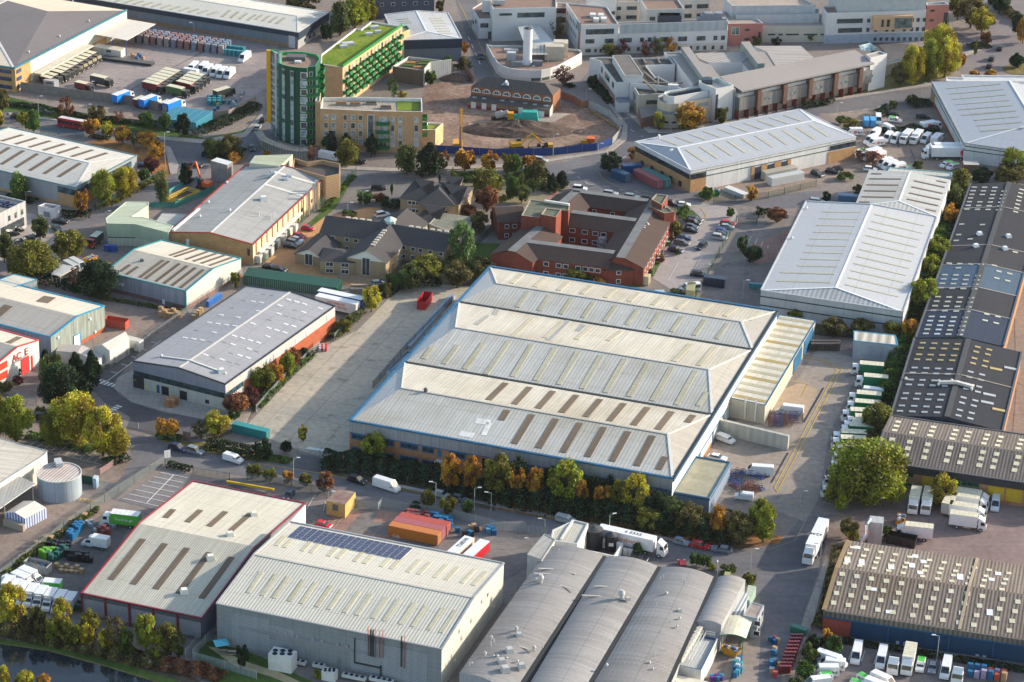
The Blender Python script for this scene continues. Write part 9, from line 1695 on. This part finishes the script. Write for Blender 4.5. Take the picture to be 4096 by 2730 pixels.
for sc_,L in(((1,2),(((1650,1560),1305,'tall white lamp post beside the silver roofed dark car',(-1,0)),((2005,1560),1355,'lamp post with angled head right of the blue grey car',(1,0)),((2160,1567),1400,'white lamp post below the tallest hedge tree',(-1,0)),((345,1320),1080,'grey lamp post between the small street trees',(1,0)),((665,1567),1390,'lamp post beside the substation',(1,0)))),((2,3),(((298,215),75,'lamp post left of the pump house',(-1,0)),((888,250),35,'dark lamp post in front of the supermarket lorry',(1,.5)),((178,320),255,'short lamp post beside the tilted entrance roof',(-1,0)),((2185,530),350,'dark lamp post on the road bend',(1,0)),((1880,605),490,'plain white post behind the narrow side vault',(0,1)))),((3,3),(((1545,1385),1140,'white lamp post in front of the navy blue wall',(-1,0)),((468,565),300,'dark lamp post beside the articulated lorry',(-1,0)))),((3,2),(((290,1560),1385,'dark lamp post with long arm at the lorry yard exit',(1,0)),)),((2,0),(((680,955),825,'lamp post on the hospital side road',(1,0)),((378,1430),1240,'dark lamp post before the blue hoarding',(1,0)),((162,750),615,'lamp post against the curved white wall',(1,0)),((1465,1210),1045,'dark lamp post before the round-ended block',(1,0)),((790,1410),1325,'striped crossing post at the hoarding corner',(1,0)))),((1,1),(((843,400),300,'lamp post on the clinic approach road',(1,0)),((983,330),195,'lamp post beside the lawn island tree',(1,0)),((555,1560),1415,'twin headed lamp post by the grey warehouse corner',(1,0)))),((2,1),(((2120,1180),1015,'dark lamp post with yellow base in the right yard',(1,0)),((1390,800),660,'lamp post on the care home lawn edge',(1,0)),((1300,970),810,'lamp post beside the dark lawn bush',(1,0)),((1775,960),870,'lamp post by the navy car',(1,0)))),((0,0),(((1785,330),215,'white lamp post against the navy banded warehouse',(-1,0)),((825,850),755,'lamp post by the maroon sided lorry',(1,0)),((355,1070),890,'dark lamp post on the verge at left',(1,0)),((800,1090),965,'dark lamp post between russet and brown trees',(1,0)),((1520,1560),1220,'tall dark lamp post by the planted verge',(1,0)))),((3,0),(((630,1130),950,'dark lamp post beside the white banner sign',(1,0)),((1405,900),770,'dark lamp post on the road left of the parcel depot',(1,0)))),((0,1),(((240,300),200,'lamp post before the white warehouse wall',(1,0)),((975,560),380,'dark lamp post by the pale green building',(1,0))))):
 S(*sc_)
 for p,yt,lab,d in L:lamp(p,yt,lab,d)
YEM=pn((.55,.28,.01),.4);ORE=pn((.6,.1,.02),.4)
def digger(p,d,lab,mt,sc=1.0,boom=((1.2,1.6),(4.2,4.2),(6.6,2.6),(6.9,.4))):
 a=Q(p);c=Q((p[0]+d[0],p[1]+d[1]));t=th('excavator',lab,'excavator',a,rot=atan2(c.y-a.y,c.x-a.x));t.scale=(sc,)*3
 def ad(n,m):o=bpy.data.objects.new(n,m.mesh(n));COL.objects.link(o);o.parent=t
 for s in(-1,1):ad('track',MB().box((0,s*1.1,0),(3.8,.55,.8),CHS,0,(.85,1)))
 ad('body',MB().box((-.4,0,.85),(3.2,2.4,1.1),mt));ad('cab',MB().box((.7,.75,1.0),(1.3,1.0,1.7),VG,0,(.9,.95)))
 for n,q,w in zip(('boom','dipper_arm','bucket_link'),zip(boom,boom[1:]),(.28,.22,.16)):ad(n,MB().rod((q[0][0],-.3,q[0][1]),(q[1][0],-.3,q[1][1]),w,mt))
 ad('bucket',MB().box((boom[-1][0]-.3,-.3,boom[-1][1]-.3),(1.0,1.1,.8),CHS,0,(.6,1)))
S(2,0);digger((45,1365),(120,-10),'yellow excavator, left one behind the blue hoarding',YEM,1.1);digger((325,1370),(-110,5),'yellow excavator, right one behind the blue hoarding',YEM,.9)
S(0,1);digger((1880,165),(-80,-20),'orange red excavator with raised arm beside the excavation',ORE,1.2,((1.2,1.6),(2.8,6.4),(4.6,4.4),(4.6,1.2)))
S(2,0);t=th('dumper','orange site dumper truck with tipped skip behind the blue hoarding','dumper',Q((670,1335)));q=Q((670,1335));m=MB();m.box(q+UZ*.6,(2.6,1.8,1.2),YEM);m.box(q+V((1.8,0,1.2)),(2.2,2.2,1.4),ORE,0,(1.2,1.1));m.bd('body',t);m=MB();[m.cyl(q+V((x,y,0)),.6,.5,TYRE,10)for x in(-.8,1.6)for y in(-1.1,1.1)];m.bd('wheel',t)
S(1,0);q=Q((1880,1385));hr_=hgt((1880,1385),(1890,1000));t=th('piling_rig','tall orange lattice piling rig on the building site','piling rig',q);m=MB()
for x,y in((-.4,-.4),(.4,-.4),(.4,.4),(-.4,.4)):m.rod(q+V((x,y,0)),q+V((x,y,hr_)),.12,YEM)
for k in range(16):z=hr_*k/16;m.rod(q+V((-.4,-.4,z)),q+V((.4,.4,z+hr_/16)),.08,YEM);m.rod(q+V((.4,-.4,z)),q+V((-.4,.4,z+hr_/16)),.08,YEM)
m.bd('mast',t);X1('box','carrier',t,q+V((-1,2,0)),(3,4.5,2.2),YEM);X1('rod','auger',t,q+V((0,-.7,0)),q+V((0,-.7,hr_*.6)),.3,pn((.2,.15,.12)),8)
t=th('concrete_mixer','grey drummed concrete mixer lorry on the building site','lorry',Q((2260,1110)));q=Q((2260,1110));m=MB();m.rod(q+V((-2,0,1.6)),q+V((.2,0,2.4)),1.25,pn((.4,.37,.34)),12);m.rod(q+V((.2,0,2.4)),q+V((2,0,3)),.8,pn((.4,.37,.34)),12);m.bd('drum',t);m=MB();m.box(q+V((2.8,0,.6)),(2,2.3,2.3),YEM);m.box(q+V((-.5,0,.5)),(6,2,.5),CHS);m.bd('chassis',t)
def mound(p,L,W,H,lab,mt,rot=.0,sd=1):
 r=random.Random(sd);q=Q(p);m=MB();n,k=22,7;G=[]
 for j in range(k+1):G.append([(lambda a,s:V((q.x+cos(rot)*cos(a)*L*s-sin(rot)*sin(a)*W*s,q.y+sin(rot)*cos(a)*L*s+cos(rot)*sin(a)*W*s,H*(1-s)**.7*(1+r.uniform(-.18,.18))if s<1 else 0)))(2*pi*i/n,(j/k)*(1+(r.uniform(-.08,.08)if 0<j else 0))if j<k else 1.0)for i in range(n)])
 for j in range(k):
  for i in range(n):m.poly([G[j][i],G[j][(i+1)%n],G[j+1][(i+1)%n],G[j+1][i]],mt)
 o=m.bd('spoil_heap');tag(o,lab,'earth mound');return o
SP=gm((.12,.085,.065),(.08,.055,.045),.3,.5);S(2,0);mound((60,1200),19,8,3.4,'long dark spoil heap in the middle of the building site',SP,rad(3),2);mound((630,1215),4,2.5,1.0,'small pale rubble heap right of the spoil heap',DIRT,0,3);S(1,0);mound((1840,730),6,4,2.0,'rubble heap at the back corner of the building site',SP,0,4)
S(2,0)
for p,s_,lab in(((160,1100),1.2,'larger teal sheeted stack on the building site'),((65,1105),.8,'smaller teal sheeted stack on the building site')):q=Q(p);m=MB();m.box(q,(5*s_,3*s_,2.4*s_),pn((.02,.36,.3),.6,.2,1.2),0,(.8,.7));o=m.bd('sheeted_stack');tag(o,lab,'sheeted stack')
S(0,3);q=Q((2030,1290));t=th('parasol','square turquoise parasol over a picnic table on the lawn','parasol',q);X1('rod','pole',t,q,q+UZ*2.6,.05,CHS);X1('box','canopy',t,q+UZ*2.3,(3,3,.5),pn((.12,.48,.58),.7),rad(20),(.05,.05))
for p,lab in(((2040,1300),'picnic table under the turquoise parasol'),((2125,1310),'picnic table right of the parasol')):
 q=Q(p);t=th('picnic_table',lab,'picnic table',q);X1('box','table_top',t,q+UZ*.72,(1.9,.8,.06),pn((.4,.32,.25)))
 for s in(-1,1):X1('box','bench',t,q+V((0,s*.75,.42)),(1.9,.28,.05),pn((.4,.32,.25)));m=MB();m.rod(q+V((s*.7,-.8,0)),q+V((s*.7,.3,.72)),.05,CHS);m.rod(q+V((s*.7,.8,0)),q+V((s*.7,-.3,.72)),.05,CHS);m.bd('leg',t)
def person(p,lab,pose,shirt,legs=(.03,.03,.05),rot=.0,z=.0):
 J,E=pose;me=bpy.data.meshes.new('body');me.from_pydata([j[0]for j in J],E,[]);o=bpy.data.objects.new('person',me);COL.objects.link(o);bpy.context.view_layer.objects.active=o
 me.skin_vertices.new()if hasattr(me.skin_vertices,'new')and not me.skin_vertices else None
 o.modifiers.new('s','SKIN');o.modifiers.new('u','SUBSURF').levels=1
 for i,j in enumerate(J):me.skin_vertices[0].data[i].radius=(j[1],j[1]);me.skin_vertices[0].data[i].use_root=i==0
 bpy.context.view_layer.update();nm=bpy.data.meshes.new_from_object(o.evaluated_get(bpy.context.evaluated_depsgraph_get()));o.modifiers.clear();o.data=nm
 ms=[pn(shirt,.8),pn(legs,.8),pn((.45,.28,.2),.7)];[nm.materials.append(x)for x in ms];hz=max(j[0][2]for j in J);hp=J[0][0][2]
 for f in nm.polygons:f.material_index=2 if f.center.z>hz-.2 else(1 if f.center.z<hp+.03 else 0)
 if not nm.uv_layers:nm.uv_layers.new(name='UVMap')
 q=Q(p);o.location=(q.x,q.y,z);o.rotation_euler=(0,0,rot);tag(o,lab,'person')
 m=MB();m.cyl((J[3][0][0],J[3][0][1],J[3][0][2]-.01),.115,.13,pn((.5,.5,.52)if z==0 else(.7,.5,.02),.4),10,r2=.05);h=bpy.data.objects.new('helmet',m.mesh('helmet'));COL.objects.link(h);h.parent=o;return o
RIDE=([((-.2,0,.98),.15),((0,0,1.3),.16),((.12,0,1.5),.07),((.18,0,1.68),.1),((.1,.2,1.42),.06),((.3,.24,1.2),.045),((.52,.2,1.08),.04),((.1,-.2,1.42),.06),((.3,-.24,1.2),.045),((.52,-.2,1.08),.04),((.2,.12,.85),.09),((.08,.12,.4),.06),((.2,.12,.34),.04),((.12,-.12,.7),.09),((.0,-.12,.26),.06),((.14,-.12,.2),.04)],[(0,1),(1,2),(2,3),(1,4),(4,5),(5,6),(1,7),(7,8),(8,9),(0,10),(10,11),(11,12),(0,13),(13,14),(14,15)])
STAND=([((0,0,.95),.15),((0,0,1.35),.17),((0,0,1.5),.07),((.02,0,1.68),.1),((0,.22,1.42),.06),((.05,.27,1.15),.05),((.15,.27,.92),.04),((0,-.22,1.42),.06),((.08,-.27,1.15),.05),((.22,-.25,1.0),.04),((0,.12,.85),.09),((.03,.12,.48),.07),((0,.12,.06),.05),((0,-.12,.85),.09),((0,-.12,.48),.07),((-.03,-.12,.06),.05)],RIDE[1])
def bicycle(p,lab,rot):
 q=Q(p);t=th('bicycle',lab,'bicycle',q,rot=rot);m=MB();k=pn((.1,.1,.11),.4)
 for a,b in(((-.5,0,.35),(-.15,0,.9)),((-.15,0,.9),(.4,0,.85)),((.4,0,.85),(0,0,.3)),((0,0,.3),(-.5,0,.35)),((0,0,.3),(-.15,0,.9)),((.4,0,1.0),(.52,0,.35)),((.45,-.22,1.05),(.45,.22,1.05))):m.rod(a,b,.025,k)
 o=bpy.data.objects.new('frame',m.mesh('frame'));COL.objects.link(o);o.parent=t
 for x in(-.5,.52):
  w_=MB();[w_.rod((x+.34*cos(i*.524),0,.35+.34*sin(i*.524)),(x+.34*cos((i+1)*.524),0,.35+.34*sin((i+1)*.524)),.025,TYRE)for i in range(12)];o=bpy.data.objects.new('wheel',w_.mesh('wheel'));COL.objects.link(o);o.parent=t
for p,lab,c_ in(((1370,1435),'cyclist in pale jacket and yellow pack riding along the towpath',(.55,.6,.5)),((755,1300),'cyclist in lime green top further along the towpath under the trees',(.2,.6,.08))):bicycle(p,'bicycle ridden by the '+' '.join(lab.split()[:5]),rad(-22));person(p,lab,RIDE,c_,rot=rad(-22))
S(1,0);person((228,1385),'worker in lime hi-vis jacket standing under the scaffold boards',STAND,(.25,.65,.05))
S(1,1);person((1357,778),'person in dark clothes standing at the clinic glazed door',STAND,(.02,.02,.03))

# ---------- the air
m=MB();m.box((0,900,-1.2),(2400,2600,300),pn((1,1,1)));hz=m.bd('haze');hz['kind']='stuff'
hm=bpy.data.materials.new('air');hm.use_nodes=True;t_=hm.node_tree;t_.nodes.remove(t_.nodes['Principled BSDF']);vv=t_.nodes.new('ShaderNodeVolumePrincipled')
vv.inputs['Color'].default_value=(.85,.9,1,1);vv.inputs['Density'].default_value=.000014;vv.inputs['Anisotropy'].default_value=.2
t_.links.new(vv.outputs[0],t_.nodes['Material Output'].inputs['Volume']);hz.data.materials.clear();hz.data.materials.append(hm)
